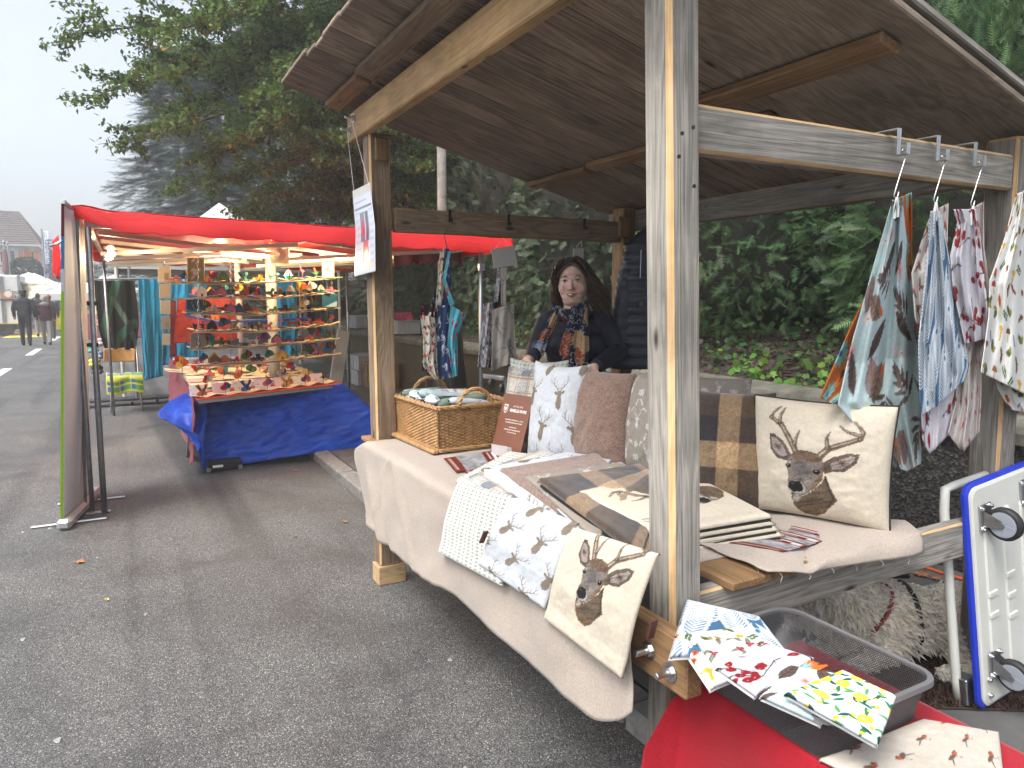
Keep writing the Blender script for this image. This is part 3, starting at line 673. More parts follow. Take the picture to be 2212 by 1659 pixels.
# ================================================================== PAINTED PRINTS
class Paint:
    """colours a set of surface points from flat shapes (the cloth's printed design)"""
    def __init__(s, U, W, bg):
        s.u = np.asarray(U, float); s.w = np.asarray(W, float); s.c = np.ones(s.u.shape+(3,))*np.array(bg, float)
        s.e = .004
    def _put(s, m, a, col):
        a = np.clip(a, 0, 1)[..., None]; s.c[m] = s.c[m]*(1-a)+np.array(col)*a
    def line(s, pts, wd, col, wd2=None):
        pts = np.array(pts, float); n = len(pts)-1; mx = max(wd, wd2 or wd)+s.e*2
        lo = pts.min(0)-mx; hi = pts.max(0)+mx
        m = (s.u > lo[0]) & (s.u < hi[0]) & (s.w > lo[1]) & (s.w < hi[1])
        if not m.any(): return s
        q = np.stack([s.u[m], s.w[m]], -1); best = np.full(len(q), -9.0)
        for i in range(n):
            a, b = pts[i], pts[i+1]; d = b-a; t = np.clip(((q-a) @ d)/(d @ d+1e-12), 0, 1)
            dist = np.linalg.norm(q-a-t[:, None]*d, axis=1); wl = wd if wd2 is None else wd+(wd2-wd)*((i+t)/n)
            best = np.maximum(best, wl/2-dist)
        s._put(m, best/s.e+.5, col); return s
    def poly(s, pts, col):
        pts = np.array(pts, float); lo = pts.min(0); hi = pts.max(0)
        m = (s.u >= lo[0]) & (s.u <= hi[0]) & (s.w >= lo[1]) & (s.w <= hi[1])
        if not m.any(): return s
        x, y = s.u[m], s.w[m]; ins = np.zeros(len(x), bool); j = len(pts)-1
        for i in range(len(pts)):
            xi, yi = pts[i]; xj, yj = pts[j]
            with np.errstate(divide='ignore', invalid='ignore'):
                ins ^= ((yi > y) != (yj > y)) & (x < (xj-xi)*(y-yi)/(yj-yi+1e-15)+xi)
            j = i
        s._put(m, ins.astype(float), col); return s
    def ell(s, cx, cy_, rx, ry, rot, col, soft=0):
        r = max(rx, ry)*1.1; m = (abs(s.u-cx) < r) & (abs(s.w-cy_) < r)
        if not m.any(): return s
        x, y = s.u[m]-cx, s.w[m]-cy_; c, q = math.cos(rot), math.sin(rot)
        d = np.hypot((x*c+y*q)/rx, (-x*q+y*c)/ry); k = soft if soft else s.e/min(rx, ry)
        s._put(m, (1-d)/k+(.5 if not soft else 0), col); return s
    def leaf(s, x, y, L, wd, rot, col, vein=None):
        pts = []
        for k in range(9): t = k/8; pts.append((t*L, wd*math.sin(math.pi*t**.8)*.5))
        for k in range(8, -1, -1): t = k/8; pts.append((t*L, -wd*math.sin(math.pi*t**.8)*.5))
        c, q = math.cos(rot), math.sin(rot); f = lambda p: (x+p[0]*c-p[1]*q, y+p[0]*q+p[1]*c)
        s.poly([f(p) for p in pts], col)
        if vein is not None:
            s.line([f((0, 0)), f((L*.95, 0))], wd*.05+.002, vein)
            for k in range(1, 5):
                for sd_ in (-1, 1): s.line([f((L*.18*k, 0)), f((L*(.18*k+.14), sd_*wd*.36))], wd*.03+.0015, vein)
        return s
    def noise(s, amp, sc_, seed=0):
        """woven yarn variation"""
        r = np.random.default_rng(seed); s.c *= (1+amp*r.normal(size=s.u.shape))[..., None]; s.c = np.clip(s.c, 0, 1); return s
def smooth_noise(U, W, sc_, seed=0):
    r = np.random.default_rng(seed); g = r.random((64, 64)); x = (U*sc_) % 63; y = (W*sc_) % 63
    i, j = x.astype(int), y.astype(int); fx, fy = x-i, y-j
    return (g[i, j]*(1-fx)+g[(i+1) % 64, j]*fx)*(1-fy)+(g[i, (j+1) % 64]*(1-fx)+g[(i+1) % 64, (j+1) % 64]*fx)*fy
CREAM = srgb(226, 216, 196)
def stag_print(U, W, fx=0.0):
    """u right, w down, 0..1: tapestry stag head"""
    U0, W0 = U, W; U = U+.006*(smooth_noise(U0, W0, 60, 11)-.5)+.004*(np.random.default_rng(1).random(U.shape)-.5); W = W+.006*(smooth_noise(W0, U0, 60, 12)-.5)+.004*(np.random.default_rng(2).random(U.shape)-.5)
    p = Paint(U, W, CREAM); p.e = .007
    T = lambda L: [((x-640)/800, (y-240)/760) for x, y in L]
    ant = srgb(122, 104, 88); dk = srgb(70, 55, 46)
    for L, a, b in (([(935, 560), (890, 480), (830, 392), (765, 358)], .040, .022), ([(768, 362), (772, 335), (800, 300), (818, 286)], .020, .006), ([(922, 510), (930, 465), (945, 420)], .024, .005), ([(822, 385), (822, 335), (845, 290)], .022, .006),
            ([(1070, 570), (1115, 515), (1190, 480), (1285, 437)], .042, .026), ([(1280, 440), (1296, 400), (1275, 370), (1240, 335)], .026, .008), ([(1112, 510), (1104, 445), (1120, 405)], .026, .005), ([(1282, 418), (1210, 398), (1165, 365)], .022, .005)):
        p.line(T(L), a*1.2+.006, dk, b*1.3+.004); p.line(T(L), a*1.15, ant, b*1.25)
        p.line([(x-.004, y-.004) for x, y in T(L)], a*.35, srgb(190, 175, 158), b*.3)
    for ear, inn in (([(757, 465), (785, 460), (850, 500), (902, 575), (890, 622), (820, 612), (772, 560)], [(770, 485), (800, 485), (850, 530), (885, 590), (830, 598), (785, 550)]),
                     ([(1095, 605), (1150, 560), (1225, 530), (1287, 533), (1275, 590), (1210, 650), (1140, 660), (1105, 680)], [(1130, 615), (1170, 580), (1240, 548), (1268, 550), (1250, 590), (1200, 632), (1145, 640)])):
        p.poly(T(ear), srgb(104, 90, 80)); p.poly(T(inn), srgb(168, 158, 150))
        cxm = sum(a for a, b in T(inn))/len(inn); cym = sum(b for a, b in T(inn))/len(inn)
        p.ell(cxm-.004, cym, .042, .03, .5, srgb(96, 66, 58), .9)
        for k in range(5): a = k*1.3; p.line([(cxm, cym), (cxm+.045*math.cos(a), cym+.035*math.sin(a))], .007, srgb(92, 64, 56), .002)
    p.poly(T([(918, 820), (980, 845), (1030, 810), (1090, 740), (1108, 685), (1140, 760), (1183, 838), (1150, 880), (1110, 940), (1062, 976), (1000, 972), (950, 930), (920, 870)]), srgb(112, 96, 80))
    p.poly(T([(930, 905), (1000, 930), (1090, 900), (1130, 900), (1062, 976), (1000, 972), (950, 935)]), srgb(122, 100, 74))
    p.line(T([(1110, 695), (1135, 770), (1160, 835), (1120, 900)]), .018, srgb(74, 60, 50), .012); p.ell(*T([(948, 858)])[0], .035, .05, .4, srgb(196, 186, 172), .6)
    p.poly(T([(905, 570), (940, 542), (1000, 540), (1060, 552), (1092, 590), (1102, 650), (1092, 720), (1062, 772), (1020, 815), (980, 842), (930, 832), (900, 802), (893, 760), (900, 720), (884, 670), (884, 620)]), srgb(134, 124, 116))
    p.poly(T([(905, 575), (940, 542), (1000, 540), (1062, 552), (1090, 595), (1040, 610), (990, 600), (940, 615)]), srgb(118, 96, 78))
    p.poly(T([(1092, 600), (1102, 650), (1092, 720), (1062, 772), (1030, 800), (1035, 750), (1062, 720), (1078, 650)]), srgb(134, 110, 88))
    p.ell(*T([(975, 660)])[0], .07, .10, .1, srgb(108, 104, 106), .8); p.ell(*T([(1010, 735)])[0], .05, .06, 0, srgb(156, 148, 142), .8); p.ell(*T([(900, 630)])[0], .014, .03, 0, srgb(170, 166, 162), .8)
    for (x, y), rx in (((895, 651), .020), ((1060, 672), .026)):
        p.ell((x-640)/800, (y-240)/760, rx*1.25, rx*1.12, 0, srgb(150, 142, 134)); p.ell((x-640)/800, (y-240)/760, rx, rx*.9, 0, srgb(22, 16, 14)); p.ell((x-644)/800, (y-246)/760, rx*.25, rx*.22, 0, (.8, .8, .8))
    p.poly(T([(898, 760), (925, 742), (975, 742), (1002, 790), (995, 822), (950, 838), (905, 815)]), srgb(180, 172, 164))
    p.poly(T([(897, 765), (925, 745), (968, 748), (990, 785), (978, 815), (935, 825), (903, 800)]), srgb(36, 32, 33)); p.ell(*T([(925, 765)])[0], .022, .014, 0, srgb(96, 92, 94), .6)
    head = np.abs(p.c-np.array(CREAM)).sum(-1) > .02
    r = np.random.default_rng(5); n = 1+.20*r.normal(size=U.shape)*head-.28*(smooth_noise(U*.5+W, W*.35, 58, 6) > .62)*head+.02*r.normal(size=U.shape)+(.35*(smooth_noise(U, W, 45, 3)-.5))*head
    p.c = np.clip(p.c*n[..., None], 0, 1); return p.c
def stag_sil(p, cx, cy_, s, rot, col, inner=True):
    c, q = math.cos(rot), math.sin(rot); f = lambda L: [(cx+s*(x*c-y*q), cy_+s*(x*q+y*c)) for x, y in L]
    p.poly(f([(-.10, .0), (-.06, -.06), (.06, -.06), (.10, .0), (.09, .12), (.12, .30), (.10, .42), (.03, .47), (0, .5), (-.04, .46), (-.11, .42), (-.13, .28), (-.08, .12)]), col)
    for sg in (-1, 1):
        p.poly(f([(sg*.07, -.02), (sg*.15, -.07), (sg*.24, -.05), (sg*.19, .02), (sg*.09, .05)]), col)
        p.line(f([(sg*.04, -.05), (sg*.12, -.15), (sg*.24, -.24), (sg*.27, -.38), (sg*.22, -.50)]), .034*s, col, .014*s)
        for t in ([(sg*.08, -.11), (sg*.06, -.22), (sg*.10, -.28)], [(sg*.17, -.19), (sg*.14, -.30), (sg*.15, -.38)], [(sg*.25, -.28), (sg*.36, -.34), (sg*.39, -.43)], [(sg*.05, -.07), (sg*.02, -.16)], [(sg*.27, -.36), (sg*.30, -.48)]): p.line(f(t), .024*s, col, .008*s)
def deer_repeat(U, W, bg, col, s=.30, rows=((.5, 0), (0, .5)), rot=0, jit=.0):
    p = Paint(U, W, bg); p.e = .006
    for i in range(-1, 6):
        for j in range(-1, 6):
            stag_sil(p, i*.46+(.23 if j % 2 else 0), j*.34, s, rot+(.25 if (i+j) % 2 else -.1), col)
    r = np.random.default_rng(2); m = np.abs(p.c-np.array(bg)).sum(-1) > .03
    p.c *= (1+.14*r.normal(size=U.shape)*m+.015*r.normal(size=U.shape))[..., None]; p.c = np.clip(p.c, 0, 1); return p.c
WHITE = srgb(216, 222, 228); TAUPE = srgb(140, 128, 112)
def pr_deer(U, W): return deer_repeat(U, W, WHITE, TAUPE)
def pr_tweed(U, W):
    r = np.random.default_rng(8); a = srgb(118, 92, 82); b = srgb(176, 148, 132); n = np.round(r.random(U.shape)*3)/3
    w1 = (np.sin(U*150)*np.sin(W*150)); k = np.clip(.35+.35*n+.2*w1-.25*(smooth_noise(U, W*4, 40, 4) > .62), 0, 1)[..., None]
    return np.array(a)*(1-k)+np.array(b)*k
def pr_floral(U, W):
    p = Paint(U, W, srgb(168, 160, 148)); p.e = .006; wh = srgb(226, 224, 222)
    r = random.Random(4)
    p.c *= (1+.10*(smooth_noise(U*.4, W*5, 40, 9)-.5))[..., None]
    for i in range(4):
        for j in range(4):
            cx, cy_ = .15+i*.42+(.21 if j % 2 else 0), .12+j*.32; stag_sil(p, cx, cy_, .19, 0, wh)
            for k in range(7):
                a = k/6*math.pi; x, y = cx+.19*math.cos(a), cy_+.06+.19*math.sin(a)
                if k % 3 == 0:
                    for q in range(5): p.ell(x+.022*math.cos(q*1.257), y+.022*math.sin(q*1.257), .014, .010, q*1.257, wh)
                else: p.leaf(x, y, .05, .02, a+1.2, wh); p.leaf(x, y, .04, .016, a-1.4, wh)
    return p.c
def pr_plaidblue(U, W):
    r = np.random.default_rng(3); wh = np.array(srgb(222, 216, 206)); gy = np.array(srgb(128, 138, 150)); ta = np.array(srgb(168, 146, 118)); dk = np.array(srgb(92, 100, 116))
    a = ((W*2.1+.25) % 1); b = ((U*2.1+.2) % 1); c = np.ones(U.shape+(3,))*wh
    tw = ((np.floor((U+W)*60)+np.floor((U-W)*20)) % 2)[..., None]
    c = np.where((a < .42)[..., None], wh*(1-.0)*(1-tw*.8)+gy*tw*.8, c); c = np.where((b < .42)[..., None], c*(1-tw*.55)+gy*tw*.55, c)
    c = np.where(((a < .42) & (b < .42))[..., None], gy*(1-tw*.5)+dk*tw*.5, c)
    for q in (.44, .50, .92): c = np.where(((np.abs(a-q) < .018) | (np.abs(b-q) < .014))[..., None], ta, c)
    return np.clip(c*(1+.13*r.normal(size=U.shape))[..., None], 0, 1)
def pr_knit(U, W):
    a = np.array(srgb(226, 228, 218)); d = np.array(srgb(140, 146, 132)); k = (np.sin(U*90) > .1)
    r = np.random.default_rng(3); c = np.where((k & ((np.floor(W*44) % 2) == 0))[..., None], d, a); return np.clip(c*(1+.05*r.normal(size=U.shape))[..., None], 0, 1)
def pr_mohair(U, W):
    cols = [srgb(84, 66, 50), srgb(44, 42, 46), srgb(188, 156, 118), srgb(84, 66, 50), srgb(56, 52, 52), srgb(168, 136, 100)]
    i = (np.floor(U*5.5).astype(int)) % 6; j = (np.floor(W*5.0+.4).astype(int)) % 6; C = np.array(cols)
    c = (C[i]+C[j])/2; r = np.random.default_rng(3); return np.clip(c*(1+.22*(smooth_noise(U*2, W, 60, 5)-.5)+.13*r.normal(size=U.shape))[..., None], 0, 1)
def pr_plain(col):
    return lambda U, W: np.ones(U.shape+(3,))*np.array(col)
M_PRINT = vcol('printed_cotton', .85, .35, 1400, var=.05, nscale=60)
M_TAPES = vcol('tapestry', .9, .8, 700, var=.06, nscale=80)
M_WOOL = vcol('wool', .95, 1.0, 260, var=.12, nscale=120, sheen=.4)
M_CARD = vcol('printed_card', .45, 0, var=.02)
M_BLACKFELT = plain('dark_backing', (.016, .014, .015), .9, var=.3, scale=30)
M_LINEN = None
def linen_mat(name, col, weave=.5):
    m, t, p = newmat(name); tc = N(t, 'ShaderNodeTexCoord'); O = tc.outputs['Object']
    n = N(t, 'ShaderNodeTexNoise', Scale=170.0, Detail=5.0, Roughness=.75); t.links.new(O, n.inputs['Vector'])
    n2 = N(t, 'ShaderNodeTexNoise', Scale=3.0, Detail=5.0); t.links.new(O, n2.inputs['Vector'])
    r = ramp(t, n.outputs[0], [(.3, tuple(c*.70 for c in col)), (.7, tuple(min(1, c*1.13) for c in col))])
    r2 = ramp(t, n2.outputs[0], [(.3, (.9,)*3), (.7, (1.04,)*3)])
    t.links.new(mixc(t, 1, r.outputs[0], r2.outputs[0], 'MULTIPLY'), p.inputs['Base Color']); p.inputs['Roughness'].default_value = .9; p.inputs['Specular IOR Level'].default_value = .15
    p.inputs['Sheen Weight'].default_value = .15
    bump(t, p, n.outputs[0], weave, .002); return m
M_LINEN = linen_mat('beige_linen', srgb(168, 157, 146))
TZ = .826
# ------------------------------------------------------------------ tablecloth
tcl = thing('tablecloth', 'beige linen cloth draped over the stall table and down its street side', 'tablecloth', (1.6, 2.5, TZ))
def smst(a, b, x): t = min(1, max(0, (x-a)/(b-a))); return t*t*(3-2*t)
nu, nv = 90, 56; P = np.zeros((nu, nv, 3))
for i in range(nu):
    s = i/(nu-1)
    hem = .455-.10*smst(0, 1, s)-.006*math.sin(s*9)-.004*math.sin(s*23+1)
    hem += .10*max(0, 1-s/.07)**2
    for j in range(nv):
        t = j/(nv-1)
        if t < .45: q = t/.45; x = 2.24-(2.24-1.118)*q; z = TZ+.003; k = 0
        else:
            q = (t-.45)/.55; a = min(1, q/.08); x = 1.118-.028*math.sin(a*math.pi/2); z = TZ+.003-.028*(1-math.cos(a*math.pi/2)); k = 1
            if a >= 1: h = (q-.08)/.92; z = TZ-.025-(TZ-.025-hem)*h; x = 1.09-.012*h+.011*h*math.sin(s*13+1.2+2*h)+.006*h*math.sin(s*31+h)
        ya, yb = (1.50, 3.665) if k == 0 else (1.50-.135*smst(0, .25, q), 3.665+.19*smst(0, .22, q))
        if k == 0 and t > .36: pass
        y = ya+(yb-ya)*s
        if k: y += .02*math.sin(q*5+s*7)*q
        if k and s > .86: x += .05*(s-.86)/.14*smst(.1, .9, q); 
        if k and s > .75: x += .014*math.sin(s*60+q*5)*smst(.1, .5, q)
        # creases
        if k: x += .016*fbm(y*2.6, z*3+4)-.012*max(0, 1-abs((y-3.05)-(z-.6)*.8)/.05)-.010*max(0, 1-abs((y-3.42)+(z-.6)*.7)/.04)-.008*max(0, 1-abs((y-2.7)-(z-.6)*.25)/.04)
        z += .004*fbm(x*6, y*6, 2)
        P[i, j] = (x, y, z)
grid_obj('front_drape', P, M_LINEN, tcl, thick=.004)
# end of the cloth over the near end of the table
bot = [PZ(1511, 1176, TZ+.012), PZ(1560, 1196, TZ+.012), PZ(1612, 1216, TZ+.012), PY(1660, 1236, 1.325), PY(1740, 1238, 1.315), PY(1830, 1222, 1.31), PY(1920, 1208, 1.30), PY(1996, 1197, 1.295)]
top = [PZ(1511, 1100, TZ+.011), PZ(1560, 1105, TZ+.011), PZ(1612, 1110, TZ+.011), PZ(1660, 1112, TZ+.011), PZ(1740, 1115, TZ+.011), PZ(1830, 1118, TZ+.011), PZ(1900, 1122, TZ+.011), PZ(1955, 1126, TZ+.011)]
nu, nv = 71, 26; P = np.zeros((nu, nv, 3))
for i in range(nu):
    s = i/(nu-1)*7; k = min(6, int(s)); f = s-k; a = top[k].lerp(top[k+1], f); b = bot[k].lerp(bot[k+1], f)
    b = b+V((0, .003*math.sin(s*3), .002*math.sin(s*4)))
    for j in range(nv):
        t = j/(nv-1); q = a.lerp(b, t)
        if b.z < TZ-.01:      # runs flat to the table edge, then falls
            e = V((q.x, 1.335-.004, TZ+.006))
            fl = .72
            q = a.lerp(V((a.x*.3+b.x*.7, 1.328, TZ+.013)), t/fl) if t < fl else V((a.x*.3+b.x*.7, 1.328, TZ+.013)).lerp(b, (t-fl)/(1-fl))
            if t > fl: u = (t-fl)/(1-fl); q = q+V((0, -.005*math.sin(u*math.pi)+.006*math.sin(q.x*26), .003*math.sin(u*math.pi)))
        q.z += .003*fbm(q.x*9, q.y*9)
        P[i, j] = q
grid_obj('end_drape', P, M_LINEN, tcl, thick=.004)
mb = MB()                                     # frayed threads along the raw edge
for s in (.35, .47, .58, .66, .74, .83, .93):
    k = int(s*7); p = bot[k].lerp(bot[k+1], s*7-k); mb.tube([p, p+V((.008, -.004, -.012)), p+V((.002, -.004, -.03*random.uniform(.4, 1)))], .0012, 4)
mb.build('frayed_threads', M_LINEN, tcl)['kind'] = 'stuff'
# ------------------------------------------------------------------ loose covers (flat, unfilled)
def cover(name, label, cs, pr, n=(70, 70), th=.016, mat=None, back=True, cat='cushion cover', group=None, sag=0.0, aspect=(1, 1), bow=(0, 0), curve=None, uv=None):
    c = [V(q) for q in cs]; nu, nv = n; P = np.zeros((nu, nv, 3)); U = np.zeros((nu, nv)); Wv = np.zeros((nu, nv))
    nrm = (c[1]-c[0]).cross(c[3]-c[0]).normalized()
    if nrm.dot(CAMP-c[0]) < 0: nrm = -nrm
    for i in range(nu):
        u = i/(nu-1)
        for j in range(nv):
            v = j/(nv-1); q = (c[0]*(1-u)+c[1]*u)*(1-v)+(c[3]*(1-u)+c[2]*u)*v
            e = min(u, 1-u, v, 1-v); rnd_ = math.sqrt(max(0, 1-(1-min(1, e/.05))**2))
            q = q+nrm*(th*rnd_*.85)+nrm*.004*fbm(u*4+c[0].x*9, v*4)*min(1, e*10)
            if curve: q = curve(q, u, v)
            P[i, j] = q; U[i, j] = u*aspect[0]; Wv[i, j] = v*aspect[1]
    if uv: U, Wv = uv(U, Wv)
    col = pr(U, Wv)
    t = thing(name, label, cat, tuple((c[0]+c[2])/2), group)
    # make sure the printed side looks at the viewer side normal
    nn = V(P[1, 0]-P[0, 0]).cross(V(P[0, 1]-P[0, 0]))
    if nn.dot(nrm) < 0: P = P[:, ::-1]; col = col[:, ::-1]
    grid_obj('front_panel', P, mat or M_TAPES, t, cols=col, thick=th*.5, center=False)
    if back:
        off = np.array(nrm)*(-th*.55); cen = P.reshape(-1, 3).mean(0); Q = (P[::6, ::6]-cen)*1.008+cen+off
        grid_obj('back_panel', Q, M_BLACKFELT if back is True else back, t, thick=th*.35, center=False)
    return t
def seam_piping(t, P_, r, mat): pass
# three covers hung over the street edge of the table
def hang(x, y, X=1.072): return PX(x, y, X)
def bulge(q, u, v): return q+V((-.012*math.sin(min(1, v*1.2)*math.pi)*1.0, 0, 0))
cover('cushion_cover', 'white waffle knit cushion cover hanging over the front of the beige cloth', (PX(992, 1040, 1.13), PX(1112, 1072, 1.11), PX(1086, 1268, 1.062), PX(948, 1193, 1.062)), pr_knit, (80, 90), .014, M_WOOL, back=False, curve=bulge, group='covers hung over the table front')
cover('cushion_cover', 'white cover with small stag heads hanging over the front of the beige cloth', (PX(1108, 1070, 1.11), PX(1250, 1130, 1.10), PX(1178, 1316, 1.056), PX(1034, 1219, 1.056)), lambda U, W: deer_repeat(U*.95, W*1.05, WHITE, TAUPE, .36, rot=.35), (110, 110), .012, None, back=False, curve=bulge, group='covers hung over the table front')
def pr_roe(U, W): return stag_print((U-.5)*.92+.5+.035, (W-.5)*.95+.5+.02)
t = cover('cushion_cover', 'cream cover with a large deer portrait hanging over the front of the beige cloth', (PX(1240, 1138, 1.098), PX(1424, 1196, 1.088), PX(1344, 1466, 1.05), PX(1176, 1336, 1.05)), lambda U, W: stag_print(U*1.0-.03+.12*(W-.5), .23+.93*W), (150, 160), .012, None, curve=bulge, group='covers hung over the table front')
tb = [V(PX(1083, 1190, 1.05)), V(PX(1075, 1196, 1.05))]
mlab = plain('leather_tab', (.075, .022, .014), .6)
for (a, b, c_) in (((1050, 1148), (1040, 1172), 1.045), ((1414, 1340), (1404, 1378), 1.04)):
    p0 = PX(*a, c_); p1 = PX(*b, c_); MB().bar(p0, p1, .018, .006).build('leather_label', mlab, t if a[0] > 1300 else t)
# stacks lying on the table: bottom to top, each with its corners (left, back, right, front)
def S(x, y, z): return PZ(x, y, z)
def pile(name, label, corners, z0, n, pr, th=.016, shift=(0, 0), mat=None, back=True, res=(80, 80), front_drop=.06, aspect=(1, 1), group='piles of cushion covers on the table', edge=None, uv=None):
    """n like covers laid on each other; front and left corners sag over the table edge"""
    t = thing(name, label, 'cushion cover', tuple(S(*corners[0], z0)), group)
    for k in range(n):
        top = k == n-1; rr = res if top else (26, 26)
        zz = [z0+k*th, z0+k*th, z0+k*th, z0+k*th]; dz = (.0, .01, 0, -front_drop)
        off = V(((n-1-k)*shift[0], (n-1-k)*shift[1], 0))
        # corner directions come from the photo at the top layer, lower layers keep the plan position
        c = []
        for q in range(4):
            p = S(*corners[q], z0+(n-1)*th+dz[q]+th); c.append(V((p.x, p.y, zz[q]+dz[q]))+off)
        nu, nv = rr; P = np.zeros((nu, nv, 3)); U = np.zeros((nu, nv)); W = np.zeros((nu, nv))
        for i in range(nu):
            u = i/(nu-1)
            for j in range(nv):
                v = j/(nv-1); p = (c[0]*(1-u)+c[1]*u)*(1-v)+(c[3]*(1-u)+c[2]*u)*v
                e = min(u, 1-u, v, 1-v); r = math.sqrt(max(0, 1-(1-min(1, e/.04))**2))
                p = p+V((0, 0, th*r*.9+.006*fbm(u*3+k*3+z0*50, v*3)*min(1, e*8)))
                P[i, j] = p; U[i, j] = u*aspect[0]; W[i, j] = v*aspect[1]
        if uv: U, W = uv(U, W)
        nn = np.cross(P[1, 0]-P[0, 0], P[0, 1]-P[0, 0]); col = pr(U, W)
        if nn[2] < 0: P = P[:, ::-1]; col = col[:, ::-1]
        grid_obj('cover', P, mat or M_TAPES, t, cols=col, thick=th*(.45 if back else .85), center=False)
        if back:
            cen = P.reshape(-1, 3).mean(0); Q = P[::(4 if top else 2), ::(4 if top else 2)]; Q = (Q-cen)*1.006+cen-np.array([0, 0, th*.5])
            grid_obj('lining', Q, M_BLACKFELT if back is True else back, t, thick=th*.4, center=False)
    return t
M_PALELINE = plain('white_lining', (.62, .63, .63), .9, var=.1, scale=30)
pile('knit_cover_pile', 'folded white waffle knit and blue plaid covers at the end of the row of piles', [(985, 1032), (1100, 972), (1215, 985), (1060, 1085)], TZ+.006, 3, pr_knit, .018, (.012, -.02), M_WOOL, back=M_PALELINE, front_drop=.03)
pile('plaid_cover_pile', 'blue grey plaid woollen cover lying on the knit covers', [(1010, 1026), (1160, 968), (1290, 985), (1085, 1085)], TZ+.050, 1, pr_plaidblue, .016, (0, 0), M_WOOL, back=M_PALELINE, front_drop=.035)
pile('stag_cover_pile', 'pile of white covers with small stag heads', [(1038, 1008), (1225, 974), (1330, 985), (1192, 1122)], TZ+.030, 4, lambda U, W: deer_repeat(U*.8, W*.8, WHITE, TAUPE, .34, rot=1.0), .013, (.012, -.016), None, back=M_PALELINE, front_drop=.06)
pile('tweed_cover_pile', 'pile of brown tweed covers beside the white stag head covers', [(1078, 1008), (1292, 975), (1330, 1010), (1248, 1130)], TZ+.058, 2, pr_tweed, .016, (.01, -.02), M_WOOL, back=True, front_drop=.06)
pile('floral_cover_pile', 'beige covers with white blossom pattern lying over the tweed ones', [(1134, 1025), (1345, 995), (1395, 1030), (1290, 1165)], TZ+.062, 2, pr_floral, .013, (.01, -.02), None, back=M_PALELINE, front_drop=.06)
pile('mohair_cover_pile', 'fuzzy brown and black check covers under the cream stag ones', [(1160, 1028), (1385, 998), (1440, 1035), (1385, 1195)], TZ+.055, 3, pr_mohair, .020, (.012, -.02), M_WOOL, back=True, front_drop=.085)
pile('cream_stag_cover_pile', 'pile of cream covers with a stag portrait on top and dark linings', [(1246, 1058), (1475, 1010), (1668, 1108), (1420, 1150)], TZ+.034, 4, lambda U, W: stag_print(1-W, U), .016, (.007, -.012), None, back=True, front_drop=.045, res=(110, 110))
# ------------------------------------------------------------------ cushions
def cushion(name, label, bl, br, h, lean, thick, pr, mat=None, n=(70, 70), aspect=(1, 1), piping=None, group='cushions standing on the stall table', z=None, uv=None, pinch=.05, topdip=.0):
    z = TZ+.008 if z is None else z
    BL = PZ(*bl, z) if len(bl) == 2 else V(bl); BR = PZ(*br, z) if len(br) == 2 else V(br)
    X = BR-BL; w_ = X.length; X.normalize(); out = V((0, 0, 1)).cross(X).normalized()      # away from viewer?
    if out.dot(V((BL.x, BL.y, 0))) < 0: out = -out
    up = (V((0, 0, 1))*math.cos(lean)+out*math.sin(lean)).normalized(); nrm = X.cross(up).normalized()
    if nrm.dot(CAMP-BL) < 0: nrm = -nrm
    t = thing(name, label, 'cushion', tuple((BL+BR)/2), group)
    nu, nv = n; cen = (BL+BR)/2+up*h/2-nrm*0
    def surf(side, nu, nv):
        P = np.zeros((nu, nv, 3)); U = np.zeros((nu, nv)); W = np.zeros((nu, nv))
        for i in range(nu):
            a = -1+2*i/(nu-1)
            for j in range(nv):
                b = 1-2*j/(nv-1)
                th = thick*.5*(max(0, (1-a*a))*max(0, (1-b*b)))**.42
                th *= 1+.10*fbm(a*2.2+bl[0]*.01, b*2.2, 1)
                xx = a*(1-pinch*(1-b*b)); yy = b*(1-pinch*(1-a*a))-topdip*(1-a*a)*max(0, b)
                wr = .005*fbm(a*2.6, b*2.6, bl[0]*.1)*(1-max(abs(a), abs(b))**4)
                P[i, j] = cen+X*(xx*w_/2)+up*(yy*h/2)+nrm*(side*th+wr*side); U[i, j] = (a+1)/2*aspect[0]; W[i, j] = (1-b)/2*aspect[1]
        return P, U, W
    P, U, W = surf(1, nu, nv)
    if uv: U2, W2 = uv(U, W)
    else: U2, W2 = U, W
    col = pr(U2, W2)
    if V(P[1, nv//2]-P[0, nv//2]).cross(V(P[0, nv//2+1]-P[0, nv//2])).dot(nrm) < 0: P = P[:, ::-1]; col = col[:, ::-1]
    grid_obj('front_panel', P, mat or M_TAPES, t, cols=col, center=False)
    Pb, Ub, Wb = surf(-1, 24, 24)
    if piping: grid_obj('back_panel', Pb, M_BLACKFELT, t, center=False)
    else: grid_obj('back_panel', Pb, mat or M_TAPES, t, cols=pr(Ub, Wb), center=False)
    rim = [V(P[i, 0]) for i in range(0, nu, 4)]+[V(P[nu-1, j]) for j in range(0, nv, 4)]+[V(P[i, nv-1]) for i in range(nu-1, -1, -4)]+[V(P[0, j]) for j in range(nv-1, -1, -4)]
    if piping: MB().tube(rim+[rim[0]], .0045, 6, cap=False).build('piping', piping, t, smooth=True)
    return t, cen, X, up, nrm
M_PIPE = plain('black_piping', (.012, .011, .012), .8)
